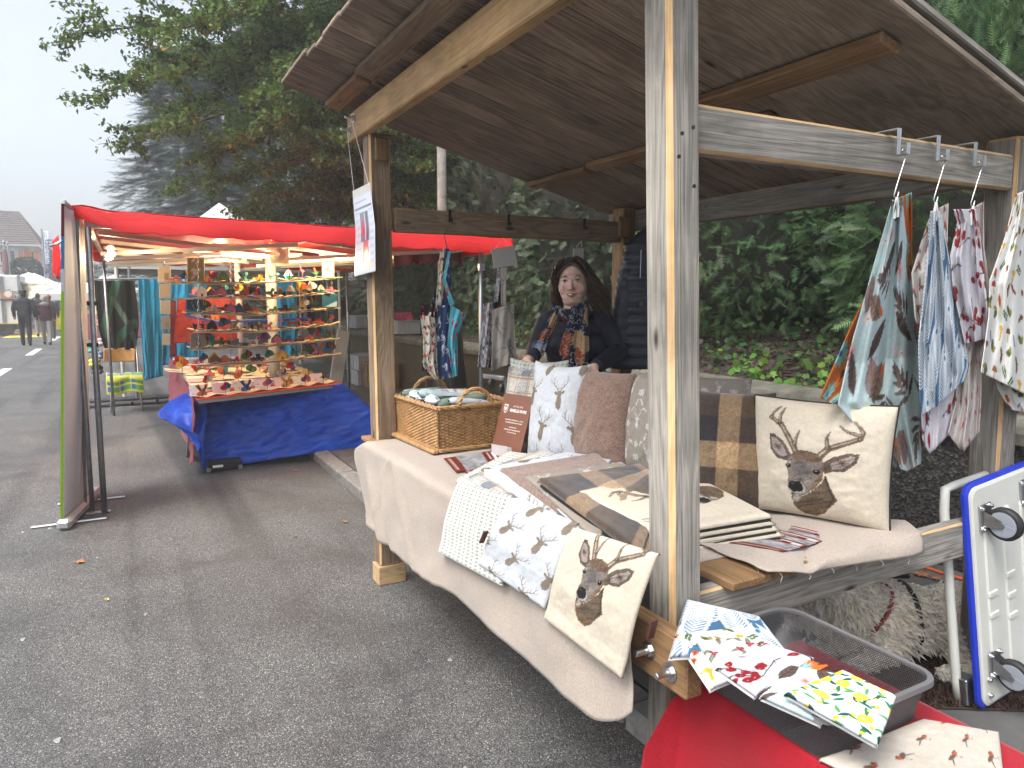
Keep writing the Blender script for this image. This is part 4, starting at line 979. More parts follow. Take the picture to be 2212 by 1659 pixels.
# behind row first
cushion('cushion', 'white knit cushion behind the blue plaid one under her right hand', (1096, 938), (1222, 948), .43, .10, .16, pr_knit, M_WOOL, (40, 40), topdip=.05)
cushion('cushion', 'white stag head cushion hidden behind the brown tweed one', (1290, 950), (1400, 975), .35, .12, .15, pr_deer, None, (40, 40))
cushion('cushion', 'grey wool cushion behind the front stag head cushion', (1200, 938), (1310, 958), .385, .10, .14, pr_plaidblue, M_WOOL, (40, 40), topdip=.06)
cushion('cushion', 'blue grey and white plaid wool cushion behind the brown sign', (1090, 952), (1188, 968), .40, .10, .16, pr_plaidblue, M_WOOL, (70, 80))
cushion('cushion', 'white cushion with taupe stag heads standing beside the tweed one', (1140, 990), (1256, 1010), .47, .13, .17, lambda U, W: deer_repeat(U*.86+.12, W*.98+.06, WHITE, TAUPE, .36), None, (100, 110), topdip=.04, pinch=.06)
cushion('cushion', 'brown tweed cushion between the stag head and blossom cushions', (1228, 1001), (1352, 1028), .445, .13, .17, pr_tweed, M_WOOL, (120, 120))
cushion('cushion', 'beige cushion with white blossoms and stag heads half behind the near post', (1344, 1020), (1472, 1048), .45, .12, .17, pr_floral, None, (90, 100))
cushion('cushion', 'beige blossom cushion lying far back between post and brown check cushion', (1460, 985), (1612, 1000), .40, .25, .13, pr_floral, None, (50, 50))
cushion('cushion', 'fuzzy brown and black check cushion beside the upright stag cushion', (1468, 1085), (1665, 1105), .43, .22, .19, pr_mohair, M_WOOL, (70, 80), uv=lambda U, W: (W*.8, U*.8))
BLs, BRs = PZ(1618, 1097, TZ+.01), PZ(1922, 1150, TZ+.01)
tq, cen, cX, cU, cN = cushion('cushion', 'large cream cushion with a stag portrait and black piping', tuple(BLs), tuple(BRs), .415, .04, .17, stag_print, None, (170, 170), piping=M_PIPE, pinch=.045)
lp = cen+cX*((BRs-BLs).length*.475)-cU*.12; MB().box(lp, (.006, .012, .045)).build('leather_label', mlab, tq)
# ================================================================== BASKET, SIGN, PAPERS
W_WICK = plain('wicker', (.36, .21, .09), .5, var=.45, scale=34, bumps=.3, bscale=120, spec=.4)
W_WICKD = plain('wicker_dark', (.30, .165, .06), .55, var=.4, scale=30)
c0 = PZ(950, 979, TZ+.008); cl = PZ(862, 941, TZ+.008); cr_ = PZ(1078, 957, TZ+.008)
eY = (cl-c0); LY = eY.length; eY.normalize(); eX = (cr_-c0); eX = (eX-eY*eX.dot(eY)).normalized(); LX = .41; LY = min(LY, .56); BH = .225
bk = thing('wicker_basket', 'rectangular honey coloured wicker basket full of folded fabric', 'basket', tuple(c0+eX*LX/2+eY*LY/2))
def bpt(a, b, h): f = 1+.06*h/BH; cx, cy_ = LX/2, LY/2; return c0+eX*(cx+(a-cx)*f)+eY*(cy_+(b-cy_)*f)+V((0, 0, h))
sides = [((0, 0), (LX, 0)), ((LX, 0), (LX, LY)), ((LX, LY), (0, LY)), ((0, LY), (0, 0))]
mb = MB(); ms = MB(); rows = 25
for (a0, b0), (a1, b1) in sides:
    L = math.hypot(a1-a0, b1-b0); ns = int(L/.021); dx, dy = (a1-a0)/L, (b1-b0)/L; ox, oy = dy, -dx
    for r in range(rows):
        h = .018+r*(BH-.03)/rows; pts = []
        for k in range(ns*2+1):
            s = L*k/(ns*2); ph = (1 if (k//2+r) % 2 else -1)*(1 if k % 2 == 0 else 0)
            d = .0045*ph; pts.append(bpt(a0+dx*s+ox*d, b0+dy*s+oy*d, h))
        mb.tube(pts, .0048, 4, cap=False)
    for k in range(ns+1):
        s = L*k/ns; ms.tube([bpt(a0+dx*s, b0+dy*s, .005), bpt(a0+dx*s, b0+dy*s, BH)], .0035, 4)
mb.build('weave', W_WICK, bk)['kind'] = 'stuff'; ms.build('stakes', W_WICKD, bk)['kind'] = 'stuff'
def braid(path, r, tw, rad, n=7, closed=False):
    out = MB()
    for s in range(3):
        pts = []
        for i, p in enumerate(path):
            t = (path[min(i+1, len(path)-1)]-path[max(i-1, 0)]).normalized(); a = V((0, 0, 1)); a = (a-t*a.dot(t)); a = a.normalized() if a.length > .05 else t.orthogonal().normalized(); b = t.cross(a)
            q = tw*i+s*2.094; pts.append(p+(a*math.cos(q)+b*math.sin(q))*rad)
        out.tube(pts, r, 6)
    return out
def rect_path(h, grow, step=.012):
    cs = [(-grow, -grow), (LX+grow, -grow), (LX+grow, LY+grow), (-grow, LY+grow), (-grow, -grow)]; out = []
    for i in range(4):
        L = math.dist(cs[i], cs[i+1]); n = int(L/step)
        for k in range(n): t = k/n; out.append(bpt(cs[i][0]*(1-t)+cs[i+1][0]*t, cs[i][1]*(1-t)+cs[i+1][1]*t, h))
    out.append(out[0]); return out
braid(rect_path(BH, .004), .007, .62, .007).build('rim', W_WICK, bk, smooth=True)['kind'] = 'stuff'
braid(rect_path(.012, .008), .006, .4, .006).build('base_band', W_WICK, bk, smooth=True)['kind'] = 'stuff'
MB().bar(bpt(-.03, -.02, .012), bpt(-.03, LY, .012), .035, .022, b=.006).build('lid_hinge_roll', W_WICK, bk)
for k, (a0, b0, a1, b1) in enumerate(((.10, 0, .28, 0), (.10, LY, .30, LY))):
    pts = []
    for i in range(27):
        t = i/26; q = math.pi*t; pts.append(bpt(a0+(a1-a0)*(.5-.5*math.cos(q)), b0, BH-.02+.105*math.sin(q)))
    braid(pts, .0062, .7, .0062).build('handle', W_WICK, bk, smooth=True)['kind'] = 'stuff'
MB().box(bpt(LX/2, LY/2, .05), (LX*.9, LY*.94, .02), Matrix((eX, eY, V((0, 0, 1)))).transposed()).build('floor', W_WICKD, bk)
# folded cotton bags in the basket
fabs = [srgb(206, 214, 216), srgb(120, 140, 126), srgb(196, 80, 90), srgb(60, 52, 60), srgb(178, 200, 206), srgb(214, 208, 198), srgb(92, 110, 96), srgb(150, 160, 150), srgb(224, 226, 224)]
G_F = 'folded fabric pieces in the wicker basket'
flabs = ['pale blue', 'sage green', 'coral red', 'dark charcoal', 'light aqua', 'cream', 'moss green', 'grey green', 'white']
def roll(name, label, c, d, L, r, col, seed):
    nu, nv = 26, 13; P = np.zeros((nu, nv, 3)); F = frame_x((0, 0, 0), d); yv = V(F.col[1][:3]); zv = V(F.col[2][:3]); dd = V(d).normalized(); U = np.zeros((nu, nv)); W = np.zeros((nu, nv))
    for i in range(nu):
        s = i/(nu-1)
        for j in range(nv):
            q = 2*math.pi*j/(nv-1); rr = r*(1+.22*fbm(s*3+seed, math.cos(q)*1.2, math.sin(q)*1.2))*(1-.75*abs(2*s-1)**8)
            P[i, j] = c+dd*(s-.5)*L+yv*rr*1.0*math.cos(q)+zv*rr*.75*math.sin(q); U[i, j] = s*L; W[i, j] = j/(nv-1)*r*6
    p = Paint(U, W, col); rr_ = random.Random(seed); p.e = .003
    for k in range(22): p.ell(rr_.random()*L, rr_.random()*r*6, .008+.008*rr_.random(), .006, rr_.random()*3, [srgb(220, 222, 220), srgb(80, 90, 84), srgb(170, 60, 66), srgb(60, 70, 76)][rr_.randrange(4)])
    o = grid_obj(name, P, M_PRINT, None, cols=p.c); return tag(o, label, 'fabric', G_F)
random.seed(12)
for k in range(11):
    a = .05+.31*((k*5) % 11)/10; b = .04+(LY-.10)*k/10; colr = fabs[k % 9]
    roll('folded_fabric', ('%s patterned folded fabric piece in the wicker basket' % flabs[k % 9]) if k < 9 else '%s patterned folded fabric piece near the basket handle' % flabs[k % 9], bpt(LX/2+random.uniform(-.05, .05), b+.03, BH-.012+random.uniform(-.015, .03)), eX*1.0+eY*random.uniform(-.3, .3)+V((0, 0, random.uniform(-.25, .25))), random.uniform(.26, .34), random.uniform(.028, .04), colr, k*3+1)
o = roll('folded_fabric', 'long white and blue folded cloth lying along the basket rim', bpt(.06, LY*.55, BH+.012), eY+eX*.05, LY*.72, .036, srgb(214, 222, 226), 55)
# text helper
def text(name, s, size, M, mat, parent, align='LEFT', ext=.0006, sx=1.0, bold=0.0):
    cu = bpy.data.curves.new(name, 'FONT'); cu.body = s; cu.size = size; cu.extrude = ext; cu.align_x = align; cu.resolution_u = 2; cu.offset = bold
    tmp = bpy.data.objects.new(name, cu); COL.objects.link(tmp); dg = bpy.context.evaluated_depsgraph_get()
    me = bpy.data.meshes.new_from_object(tmp.evaluated_get(dg)); COL.objects.unlink(tmp); bpy.data.objects.remove(tmp)
    for v in me.vertices: v.co.x *= sx
    me.materials.clear(); me.materials.append(mat); me.name = name
    o = bpy.data.objects.new(name, me); COL.objects.link(o); place(o, M, parent); return o
def plane_frame(o, x, y):
    x = V(x).normalized(); y = V(y); y = (y-x*y.dot(x)).normalized(); z = x.cross(y); M = Matrix((x, y, z)).transposed().to_4x4(); M.translation = V(o); return M
M_BROWN = plain('brown_board', srgb(116, 74, 56), .45, var=.06, scale=8)
M_INK = plain('white_ink', (.82, .80, .76), .6, var=.03); M_INKD = plain('dark_ink', (.03, .03, .035), .7, var=.05)
sb0 = PZ(1060, 974, TZ+.008); sb1 = PZ(1129, 990, TZ+.008); sx_ = (sb1-sb0); SW = .205; sx_.normalize()
sn = sx_.cross(V((0, 0, 1))).normalized()
if sn.dot(CAMP-sb0) < 0: sn = -sn
su = (V((0, 0, 1))*math.cos(.33)-sn*math.sin(.33)).normalized(); SHt = .30
sg = thing('counter_sign', 'brown standing board with white printed studio name and emblem', 'sign', tuple(sb0))
Ms = plane_frame(sb0, sx_, su)
def sl(x, y, z=.0): return Ms @ V((x, y, z))
mb = MB(); mb.box((SW/2, SHt/2, -.002), (SW, SHt, .004)); meshobj('board', mb.v, mb.f, M_BROWN, sg, M=Ms)
def st_(s, x, y, size, sx=1.0, bold=0.0): text('lettering', s, size, Ms @ Matrix.Translation((x, y, .0008)), M_INK, sg, 'CENTER', .0003, sx, bold)
st_('A T E L I E R', .118, .236, .0125); st_('ISABELLE FAVRE', .124, .212, .0205, .80, .0004)
st_('BUGGMÜLE 2, EINGANG A, 3. STOCK', .112, .168, .0085, .9); st_('5453 BUSSLINGEN-REMETSCHWIL', .112, .155, .0085, .9)
st_('SHOWROOM', .112, .132, .0085, .95); st_('TERMINE NACH VEREINBARUNG', .112, .119, .0085, .9); st_('TEL. 076 477 45 88', .112, .106, .0085, .95)
mb = MB(); e = [(.022, .245), (.048, .245), (.049, .222), (.044, .208), (.035, .20), (.026, .208), (.021, .222)]
mb.prism([(x, y, .0004) for x, y in e], (0, 0, .0006)); meshobj('emblem', mb.v, mb.f, M_INK, sg, M=Ms)
mb = MB(); mb.prism([(.035+(x-.035)*.82, .2245+(y-.2245)*.82, .001) for x, y in e], (0, 0, .0005)); q = meshobj('emblem_field', mb.v, mb.f, M_BROWN, sg, M=Ms)
mb = MB(); mb.prism([(.035+.007*math.cos(k*.9)*(1+.5*(k % 2)), .224+.008*math.sin(k*.9)*(1+.5*(k % 2)), .0016) for k in range(7)], (0, 0, .0004)); mb.prism([(x, y, .0016) for x, y in ((.026, .241), (.030, .241), (.030, .238), (.026, .238))], (0, 0, .0004)); mb.prism([(x, y, .0016) for x, y in ((.040, .241), (.044, .241), (.044, .238), (.040, .238))], (0, 0, .0004)); meshobj('emblem_figure', mb.v, mb.f, M_INK, sg, M=Ms)['kind'] = 'stuff'
meshobj('foot_strip', *(lambda m: (m.v, m.f))(MB().box((SW/2, .004, -.02), (SW*.8, .008, .05))), M_BROWN, sg, M=Ms)
# business card holder
ch = thing('card_holder', 'small clear acrylic holder with brown business cards before the brown sign', 'card holder', tuple(PZ(1082, 976, TZ+.006)))
m, t_, p_ = newmat('acrylic'); p_.inputs['Base Color'].default_value = (.9, .93, .95, 1); p_.inputs['Roughness'].default_value = .08; p_.inputs['Alpha'].default_value = .28; M_ACR = m
ho = PZ(1062, 985, TZ+.006); hx = (PZ(1100, 992, TZ+.006)-ho); hx.normalize(); hn = V((0, 0, 1)).cross(hx); Mh = plane_frame(ho, hx, (0, 0, 1))
mb = MB().box((.05, .03, .0), (.10, .06, .002)).box((.05, .025, -.03), (.10, .05, .002)).box((.05, .002, -.015), (.10, .003, .03)); o = meshobj('holder', mb.v, mb.f, M_ACR, ch, M=Mh); o['kind'] = 'stuff'
mb = MB().box((.046, .033, -.008), (.085, .055, .010)); meshobj('cards', mb.v, mb.f, M_BROWN, ch, M=Mh)
text('lettering', 'ISABELLE FAVRE', .009, Mh @ Matrix.Translation((.018, .035, -.0025)), M_INK, ch, 'LEFT', .0002, .8)
# leaflets
def pr_leaflet(U, W):
    p = Paint(U, W, srgb(112, 42, 36)); p.e = .008; g = smooth_noise(U, W, 14, 3); m = (W > .30) & (W < .80)
    p.c = np.where(m[..., None], np.array(srgb(176, 176, 180))*(.35+.9*g[..., None]), p.c)
    for k in range(3): p.line([(.1, .87+.04*k), (.9, .87+.04*k)], .012, srgb(210, 190, 180))
    p.line([(.1, .10), (.75, .10)], .06, srgb(226, 216, 208)); p.line([(.1, .20), (.6, .20)], .035, srgb(210, 196, 190)); p.poly([(.80, .06), (.95, .06), (.95, .24), (.80, .24)], srgb(214, 210, 208)); return p.c
G_L = 'leaflets on the tablecloth'
def leaflet(label, cs, z):
    c = [PZ(x, y, z) for x, y in cs]; n = 36; P = np.zeros((n, n, 3)); U = np.zeros((n, n)); W = np.zeros((n, n))
    for i in range(n):
        for j in range(n):
            u, v = i/(n-1), j/(n-1); q = (c[0]*(1-u)+c[1]*u)*(1-v)+(c[3]*(1-u)+c[2]*u)*v; q.z += .004*math.sin(u*3.14)*.6; P[i, j] = q; U[i, j] = u; W[i, j] = v
    col = pr_leaflet(U, W)
    if np.cross(P[1, 0]-P[0, 0], P[0, 1]-P[0, 0])[2] < 0: P = P[:, ::-1]; col = col[:, ::-1]
    o = grid_obj('leaflet', P, M_CARD, None, cols=col, thick=.0015); tag(o, label, 'leaflet', G_L)
    f = plane_frame(c[0].lerp(c[1], .1).lerp(c[3].lerp(c[2], .1), .135)+V((0, 0, .004)), c[1]-c[0], c[0]-c[3])
    return o
leaflet('brown leaflet with a misty photo beside the wicker basket', [(1072, 972), (1088, 1000), (985, 1020), (958, 990)][::1], TZ+.012)
leaflet('brown leaflet with photo partly under the knit covers', [(1090, 985), (1098, 1006), (1010, 1025), (985, 1003)], TZ+.008)
for k, (dx, dy, zz) in enumerate(((70, -16, 0), (34, -9, .003), (0, 0, .006))):
    lab = ['uppermost of three overlapping brown leaflets before the stag cushion', 'middle one of three overlapping brown leaflets before the stag cushion', 'lowest of three overlapping brown leaflets before the stag cushion'][2-k]
    leaflet(lab, [(1630+dx, 1149+dy), (1745+dx, 1178+dy), (1690+dx, 1192+dy), (1575+dx, 1172+dy)], TZ+.012+zz)
# ================================================================== PRINTS FOR TOWELS AND BAGS (units about metres)
def jgrid(w_, h_, s, seed):
    r = random.Random(seed)
    for i in range(int(w_/s)+2):
        for j in range(int(h_/s)+2): yield (i+.5*(j % 2)+r.uniform(-.22, .22))*s, (j+r.uniform(-.22, .22))*s, r
def pr_tropic(U, W):
    p = Paint(U, W, srgb(204, 228, 230)); p.e = .003; br = srgb(98, 80, 74); gr = srgb(146, 144, 146); tn = srgb(150, 126, 108)
    for x, y, r in jgrid(.6, .9, .105, 3):
        k = r.randrange(6); a = r.uniform(0, 6.28)
        if k == 0: p.leaf(x, y, .14, .045, a, br, srgb(70, 56, 52))
        elif k == 1: p.leaf(x, y, .12, .075, a, gr, srgb(176, 92, 66))
        elif k == 2:
            for q in range(5): p.leaf(x+.018*q*math.cos(a), y+.018*q*math.sin(a), .07, .016, a+1.1-.3*q, br); p.leaf(x+.018*q*math.cos(a), y+.018*q*math.sin(a), .07, .016, a-1.1+.3*q, srgb(120, 104, 98))
        elif k == 3: p.leaf(x, y, .12, .07, a, tn, srgb(96, 76, 62)); p.leaf(x+.02, y, .05, .02, a+.3, srgb(222, 110, 56))
        elif k == 4: p.ell(x, y, .035, .02, a, srgb(226, 228, 228)); p.ell(x+.02*math.cos(a), y+.02*math.sin(a), .015, .012, 0, srgb(236, 238, 238)); p.leaf(x+.02, y, .02, .008, a, srgb(226, 96, 50))
        else:
            for q in range(16): p.line([(x, y), (x+.035*math.cos(q*.4), y+.035*math.sin(q*.4))], .004, srgb(214, 96, 98) if q % 2 else srgb(232, 150, 148), .002)
    p.noise(.04, 1); return p.c
def pr_peacock(U, W):
    p = Paint(U, W, srgb(70, 112, 150)); p.e = .003; wh = srgb(226, 234, 240)
    for x, y, r in jgrid(.55, .85, .13, 6):
        a = r.uniform(-.5, .5)-1.57
        for k in range(17):
            t = k/17; bx, by = x+math.cos(a)*.20*(t-.4), y+math.sin(a)*.20*(t-.4)
            for s in (-1, 1):
                q = a+s*(1.2-.75*t); L = .085*(.6+.5*math.sin(3.1*t)); p.line([(bx, by), (bx+.5*L*math.cos(q), by+.5*L*math.sin(q)), (bx+L*math.cos(q-s*.35), by+L*math.sin(q-s*.35))], .0066, wh, .0034)
        ex, ey = x+math.cos(a)*.12, y+math.sin(a)*.12
        p.ell(ex, ey, .015, .012, a, wh); p.ell(ex, ey, .012, .010, a, srgb(110, 164, 200)); p.ell(ex, ey, .006, .006, a, srgb(60, 104, 146))
    return p.c
def pr_hip(U, W):
    p = Paint(U, W, srgb(216, 214, 222)); p.e = .002; dk = srgb(44, 28, 36); rd = srgb(146, 26, 36)
    for x, y, r in jgrid(.5, .85, .12, 9):
        a = r.uniform(0, 6.28); pts = [(x, y)]
        for k in range(5): a += r.uniform(-.6, .6); pts.append((pts[-1][0]+.03*math.cos(a), pts[-1][1]+.03*math.sin(a)))
        p.line(pts, .0065, dk, .003)
        for q in pts[1:]:
            b = a+r.uniform(-2, 2); e = (q[0]+.022*math.cos(b), q[1]+.022*math.sin(b)); p.line([q, e], .0025, dk)
            if r.random() < .75: p.ell(e[0]+.008*math.cos(b), e[1]+.008*math.sin(b), .0195, .014, b, rd); p.ell(e[0]+.006*math.cos(b)-.003, e[1]-.004, .003, .002, b, srgb(222, 150, 150)); p.line([(e[0]+.02*math.cos(b), e[1]+.02*math.sin(b)), (e[0]+.028*math.cos(b), e[1]+.028*math.sin(b))], .004, dk)
    p.noise(.02, 1); return p.c
def pr_forest(U, W):
    p = Paint(U, W, srgb(232, 234, 230)); p.e = .002; 
    for x, y, r in jgrid(.6, .85, .066, 5):
        
        k = r.randrange(8); a = r.uniform(0, 6.28)
        if k == 0: p.poly([(x-.005, y), (x+.005, y), (x+.007, y+.03), (x-.007, y+.03)], srgb(206, 190, 160)); p.poly([(x-.02, y+.002), (x-.014, y-.012), (x, y-.018), (x+.014, y-.012), (x+.02, y+.002)], [srgb(178, 40, 36), srgb(120, 74, 44), srgb(160, 104, 60)][r.randrange(3)])
        elif k == 1: p.leaf(x, y, .045, .026, a, srgb(206, 110, 40), srgb(140, 60, 26))
        elif k == 2: p.leaf(x, y, .045, .024, a, srgb(112, 124, 60), srgb(70, 84, 40)); p.leaf(x, y, .03, .018, a+1, srgb(150, 146, 70))
        elif k == 3:
            for q in range(6): p.ell(x+.006*q*math.cos(a), y+.006*q*math.sin(a), .006, .004, a, srgb(112, 92, 160))
        elif k == 4: p.poly([(x-.012, y+.03), (x-.004, y), (x-.02, y-.016), (x, y-.022), (x+.022, y-.014), (x+.006, y+.004), (x+.0, y+.032)], srgb(226, 178, 52))
        elif k == 5:
            for q in range(7): p.leaf(x+.006*q*math.cos(a), y+.006*q*math.sin(a), .016, .006, a+1.0, srgb(78, 110, 66)); p.leaf(x+.006*q*math.cos(a), y+.006*q*math.sin(a), .016, .006, a-1.0, srgb(90, 120, 76))
        elif k == 6: p.ell(x, y, .011, .009, a, srgb(150, 84, 44)); p.ell(x-.006, y-.004, .006, .008, a, srgb(96, 66, 44))
        else: p.leaf(x, y, .03, .016, a, srgb(130, 74, 50)); p.leaf(x, y, .028, .014, a+2.6, srgb(150, 90, 60)); p.ell(x, y, .004, .010, a, srgb(50, 40, 36))
    return p.c
def pr_thistle(U, W):
    p = Paint(U, W, srgb(206, 199, 194)); p.e = .0015
    for x, y, r in jgrid(.5, .85, .075, 2):
        a = r.uniform(0, 6.28)
        for q in range(7): b = a+q*.9; p.line([(x, y), (x+.02*math.cos(b), y+.02*math.sin(b)), (x+.04*math.cos(b+.4), y+.04*math.sin(b+.4))], .0016, srgb(150, 144, 140))
        for q in range(9): p.line([(x, y), (x+.013*math.cos(a+q*.35), y+.013*math.sin(a+q*.35))], .003, srgb(168, 74, 70))
    return p.c
def pr_orange(U, W):
    p = Paint(U, W, srgb(206, 112, 46)); p.e = .002
    for x, y, r in jgrid(.4, .85, .12, 8):
        for q in range(13): p.leaf(x, y, .05, .014, q*.484, srgb(116, 176, 168) if q % 2 else srgb(150, 200, 190))
        p.ell(x, y, .01, .01, 0, srgb(60, 96, 140)); p.leaf(x+.05, y+.03, .05, .02, 1.0, srgb(70, 50, 44))
    return p.c
def pr_holly(U, W):
    p = Paint(U, W, srgb(214, 210, 206)); p.e = .002
    for x, y, r in jgrid(.5, .85, .075, 7):
        a = r.uniform(0, 6.28); p.leaf(x, y, .045, .018, a, srgb(96, 110, 92), srgb(140, 150, 136)); p.leaf(x, y, .04, .016, a+1.5, srgb(120, 130, 110))
        for q in range(3): p.ell(x+.009*math.cos(q*2.1), y+.009*math.sin(q*2.1), .0075, .0075, 0, srgb(168, 50, 62))
    return p.c
def pr_lemon(U, W):
    p = Paint(U, W, srgb(222, 240, 242)); p.e = .0018
    for x, y, r in jgrid(.5, .5, .058, 11):
        a = r.uniform(0, 6.28)
        for q in range(3): p.leaf(x+r.uniform(-.02, .02), y+r.uniform(-.02, .02), .042, .013, a+q*2.1, [srgb(46, 120, 84), srgb(28, 84, 70), srgb(90, 160, 100)][q])
        if r.random() < .5: p.ell(x, y, .023, .018, a, srgb(238, 214, 70)); p.ell(x-.004, y-.004, .012, .008, a, srgb(246, 232, 130), .7); p.ell(x+.022*math.cos(a), y+.022*math.sin(a), .005, .004, a, srgb(232, 200, 60))
        else: p.ell(x+.02, y+.012, .009, .006, a, srgb(240, 208, 50)); p.ell(x-.02, y, .007, .005, a+1, srgb(236, 200, 46))
    return p.c
def pr_robin(U, W):
    p = Paint(U, W, srgb(204, 196, 184)); p.e = .0018
    for x, y, r in jgrid(.7, .7, .135, 4):
        a = r.choice((0, 3.14, .4, 2.6)); f = 1 if abs(a) < 1 else -1
        p.ell(x, y, .024, .014, .3*f, srgb(196, 192, 190)); p.ell(x-.004*f, y-.004, .022, .009, .35*f, srgb(110, 84, 66)); p.ell(x+.016*f, y-.004, .010, .009, 0, srgb(198, 92, 40)); p.ell(x+.016*f, y-.010, .008, .005, 0, srgb(116, 92, 72))
        p.line([(x-.018*f, y+.002), (x-.042*f, y+.014)], .006, srgb(84, 64, 54), .003); p.line([(x, y+.012), (x+.004, y+.026), (x+.012, y+.026)], .0018, srgb(90, 66, 56)); p.line([(x+.024*f, y-.008), (x+.030*f, y-.007)], .003, srgb(60, 46, 40)); p.ell(x+.018*f, y-.010, .0016, .0016, 0, (.01, .01, .01))
    p.noise(.03, 1); return p.c
def pr_toile(U, W):
    p = Paint(U, W, srgb(36, 58, 98)); p.e = .0025; wh = srgb(206, 214, 226)
    for x, y, r in jgrid(.4, .6, .085, 3):
        a = r.uniform(0, 6.28)
        for q in range(8): b = a+r.uniform(-1.4, 1.4); p.line([(x, y), (x+.022*math.cos(b), y+.022*math.sin(b)), (x+.042*math.cos(b+.6), y+.042*math.sin(b+.6))], .005, wh, .002)
    return p.c
def pr_turq(U, W):
    p = Paint(U, W, srgb(92, 186, 208)); p.e = .0025
    for x, y, r in jgrid(.4, .6, .085, 13):
        a = r.uniform(0, 6.28); p.leaf(x, y, .05, .026, a, srgb(196, 56, 60)); p.leaf(x, y, .035, .018, a+1.2, srgb(222, 196, 196)); p.line([(x, y), (x+.04*math.cos(a+3), y+.04*math.sin(a+3))], .004, srgb(150, 90, 70))
    return p.c
def folk(bg, seed):
    def f(U, W):
        p = Paint(U, W, bg); p.e = .0025
        for x, y, r in jgrid(.4, .6, .058, seed):
            a = r.uniform(0, 6.28); c = [srgb(196, 44, 48), srgb(40, 96, 104), srgb(226, 216, 200), srgb(214, 150, 70), srgb(30, 26, 34)][r.randrange(5)]
            p.leaf(x, y, .04, .022, a, c); p.leaf(x, y, .032, .016, a+2, [srgb(206, 60, 56), srgb(230, 224, 214), srgb(90, 120, 96)][r.randrange(3)]); p.line([(x, y), (x+.03*math.cos(a+4), y+.03*math.sin(a+4))], .004, srgb(60, 50, 46))
        return p.c
    return f
def pr_octo(U, W):
    p = Paint(U, W, srgb(196, 188, 178)); p.e = .0025; dk = srgb(88, 86, 88)
    for (x, y, s) in ((.06, .12, 1), (.20, .34, 1.1), (.22, .02, .8), (.05, .46, 1)):
        p.ell(x, y-.02, .026*s, .034*s, .2, srgb(140, 136, 134)); 
        for k in range(7):
            a = .3+k*.42; pts = [(x, y)]
            for q in range(9): a += .32*math.sin(q*.9+k); pts.append((pts[-1][0]+.017*s*math.cos(a), pts[-1][1]+.017*s*math.sin(a)))
            p.line(pts, .010*s, dk, .004); p.line(pts, .005*s, srgb(160, 156, 152), .002)
    return p.c
def pr_mono(U, W):
    p = Paint(U, W, srgb(200, 200, 206)); p.e = .003; g = smooth_noise(U*3, W*3, 22, 5); p.c *= (.25+.95*(g > .45)*g+.2)[..., None]
    for x, y, r in jgrid(.4, .6, .09, 23): p.leaf(x, y, .04, .02, r.uniform(0, 6), [srgb(30, 40, 70), srgb(200, 90, 50), srgb(60, 60, 66)][r.randrange(3)])
    return np.clip(p.c, 0, 1)
def pr_darkleaf(U, W):
    p = Paint(U, W, srgb(26, 32, 40)); p.e = .003
    for x, y, r in jgrid(.4, .6, .06, 33): p.leaf(x, y, .05, .018, r.uniform(0, 6), [srgb(70, 110, 80), srgb(190, 160, 60), srgb(190, 66, 50), srgb(50, 96, 110)][r.randrange(4)])
    return p.c
# ------------------------------------------------------------------ hanging cloths
def respl(pts, n):
    pts = [V((x, y, 0)) for x, y in pts]; d = [0]
    for a, b in zip(pts, pts[1:]): d.append(d[-1]+(b-a).length)
    out = []
    for k in range(n):
        s = d[-1]*k/(n-1); i = 0
        while i < len(d)-2 and d[i+1] < s: i += 1
        out.append(pts[i].lerp(pts[i+1], (s-d[i])/max(1e-9, d[i+1]-d[i])))
    return out
def hung(name, label, L, R, Y, pr, folds=2.5, amp=.02, size=(.34, .6), n=(70, 110), tip=0, cat='tea towel', group=None, uc=.5, parent=None, mat=None, gather=.35, u0=0.0):
    nu, nv = n; l = respl(L, nv); r = respl(R, nv); P = np.zeros((nu, nv, 3)); U = np.zeros((nu, nv)); W = np.zeros((nu, nv))
    for j in range(nv):
        v = j/(nv-1)
        for i in range(nu):
            u = i/(nu-1); x = l[j].x*(1-u)+r[j].x*u; y = l[j].y*(1-u)+r[j].y*u
            y += tip*(1-abs(u-uc)/(uc if u < uc else 1-uc))*max(0, (v-.72)/.28)**1.3
            ph = u*folds*2*math.pi; a = amp*(gather+(1-gather)*min(1, .25+v))
            dy = a*math.sin(ph+.8*math.sin(v*4))+.35*a*math.sin(2.3*ph+v*5+1)
            Yv = Y if not isinstance(Y, tuple) else Y[0]+(Y[1]-Y[0])*min(1, v*1.7)
            P[i, j] = PY(x, y, Yv+dy*(1-.15*v)); U[i, j] = u0+u*size[0]; W[i, j] = v*size[1]
    col = pr(U, W); nn = V(P[1, 5]-P[0, 5]).cross(V(P[0, 6]-P[0, 5]))
    if nn.dot(CAMP-V(P[0, 5])) < 0: P = P[::-1]; col = col[::-1]
    o = grid_obj(name, P, mat or M_PRINT, parent, cols=col, thick=.0025)
    if parent is None: tag(o, label, cat, group)
    return o
def T5(*L): return [(1755.5+.3969*x, 384+.3969*y) for x, y in L]
GT = 'tea towels hanging from the near beam'; YT_ = 1.362
hung('tea_towel', 'orange tea towel with teal flowers behind the grey leaf one', T5((470, 110), (330, 560), (200, 830), (45, 1190), (50, 1200)), T5((535, 80), (545, 500), (560, 870), (420, 1200), (160, 1232)), (YT_+.03, 1.515), pr_orange, 1.5, .01, (.36, .62), tip=6, group=GT)
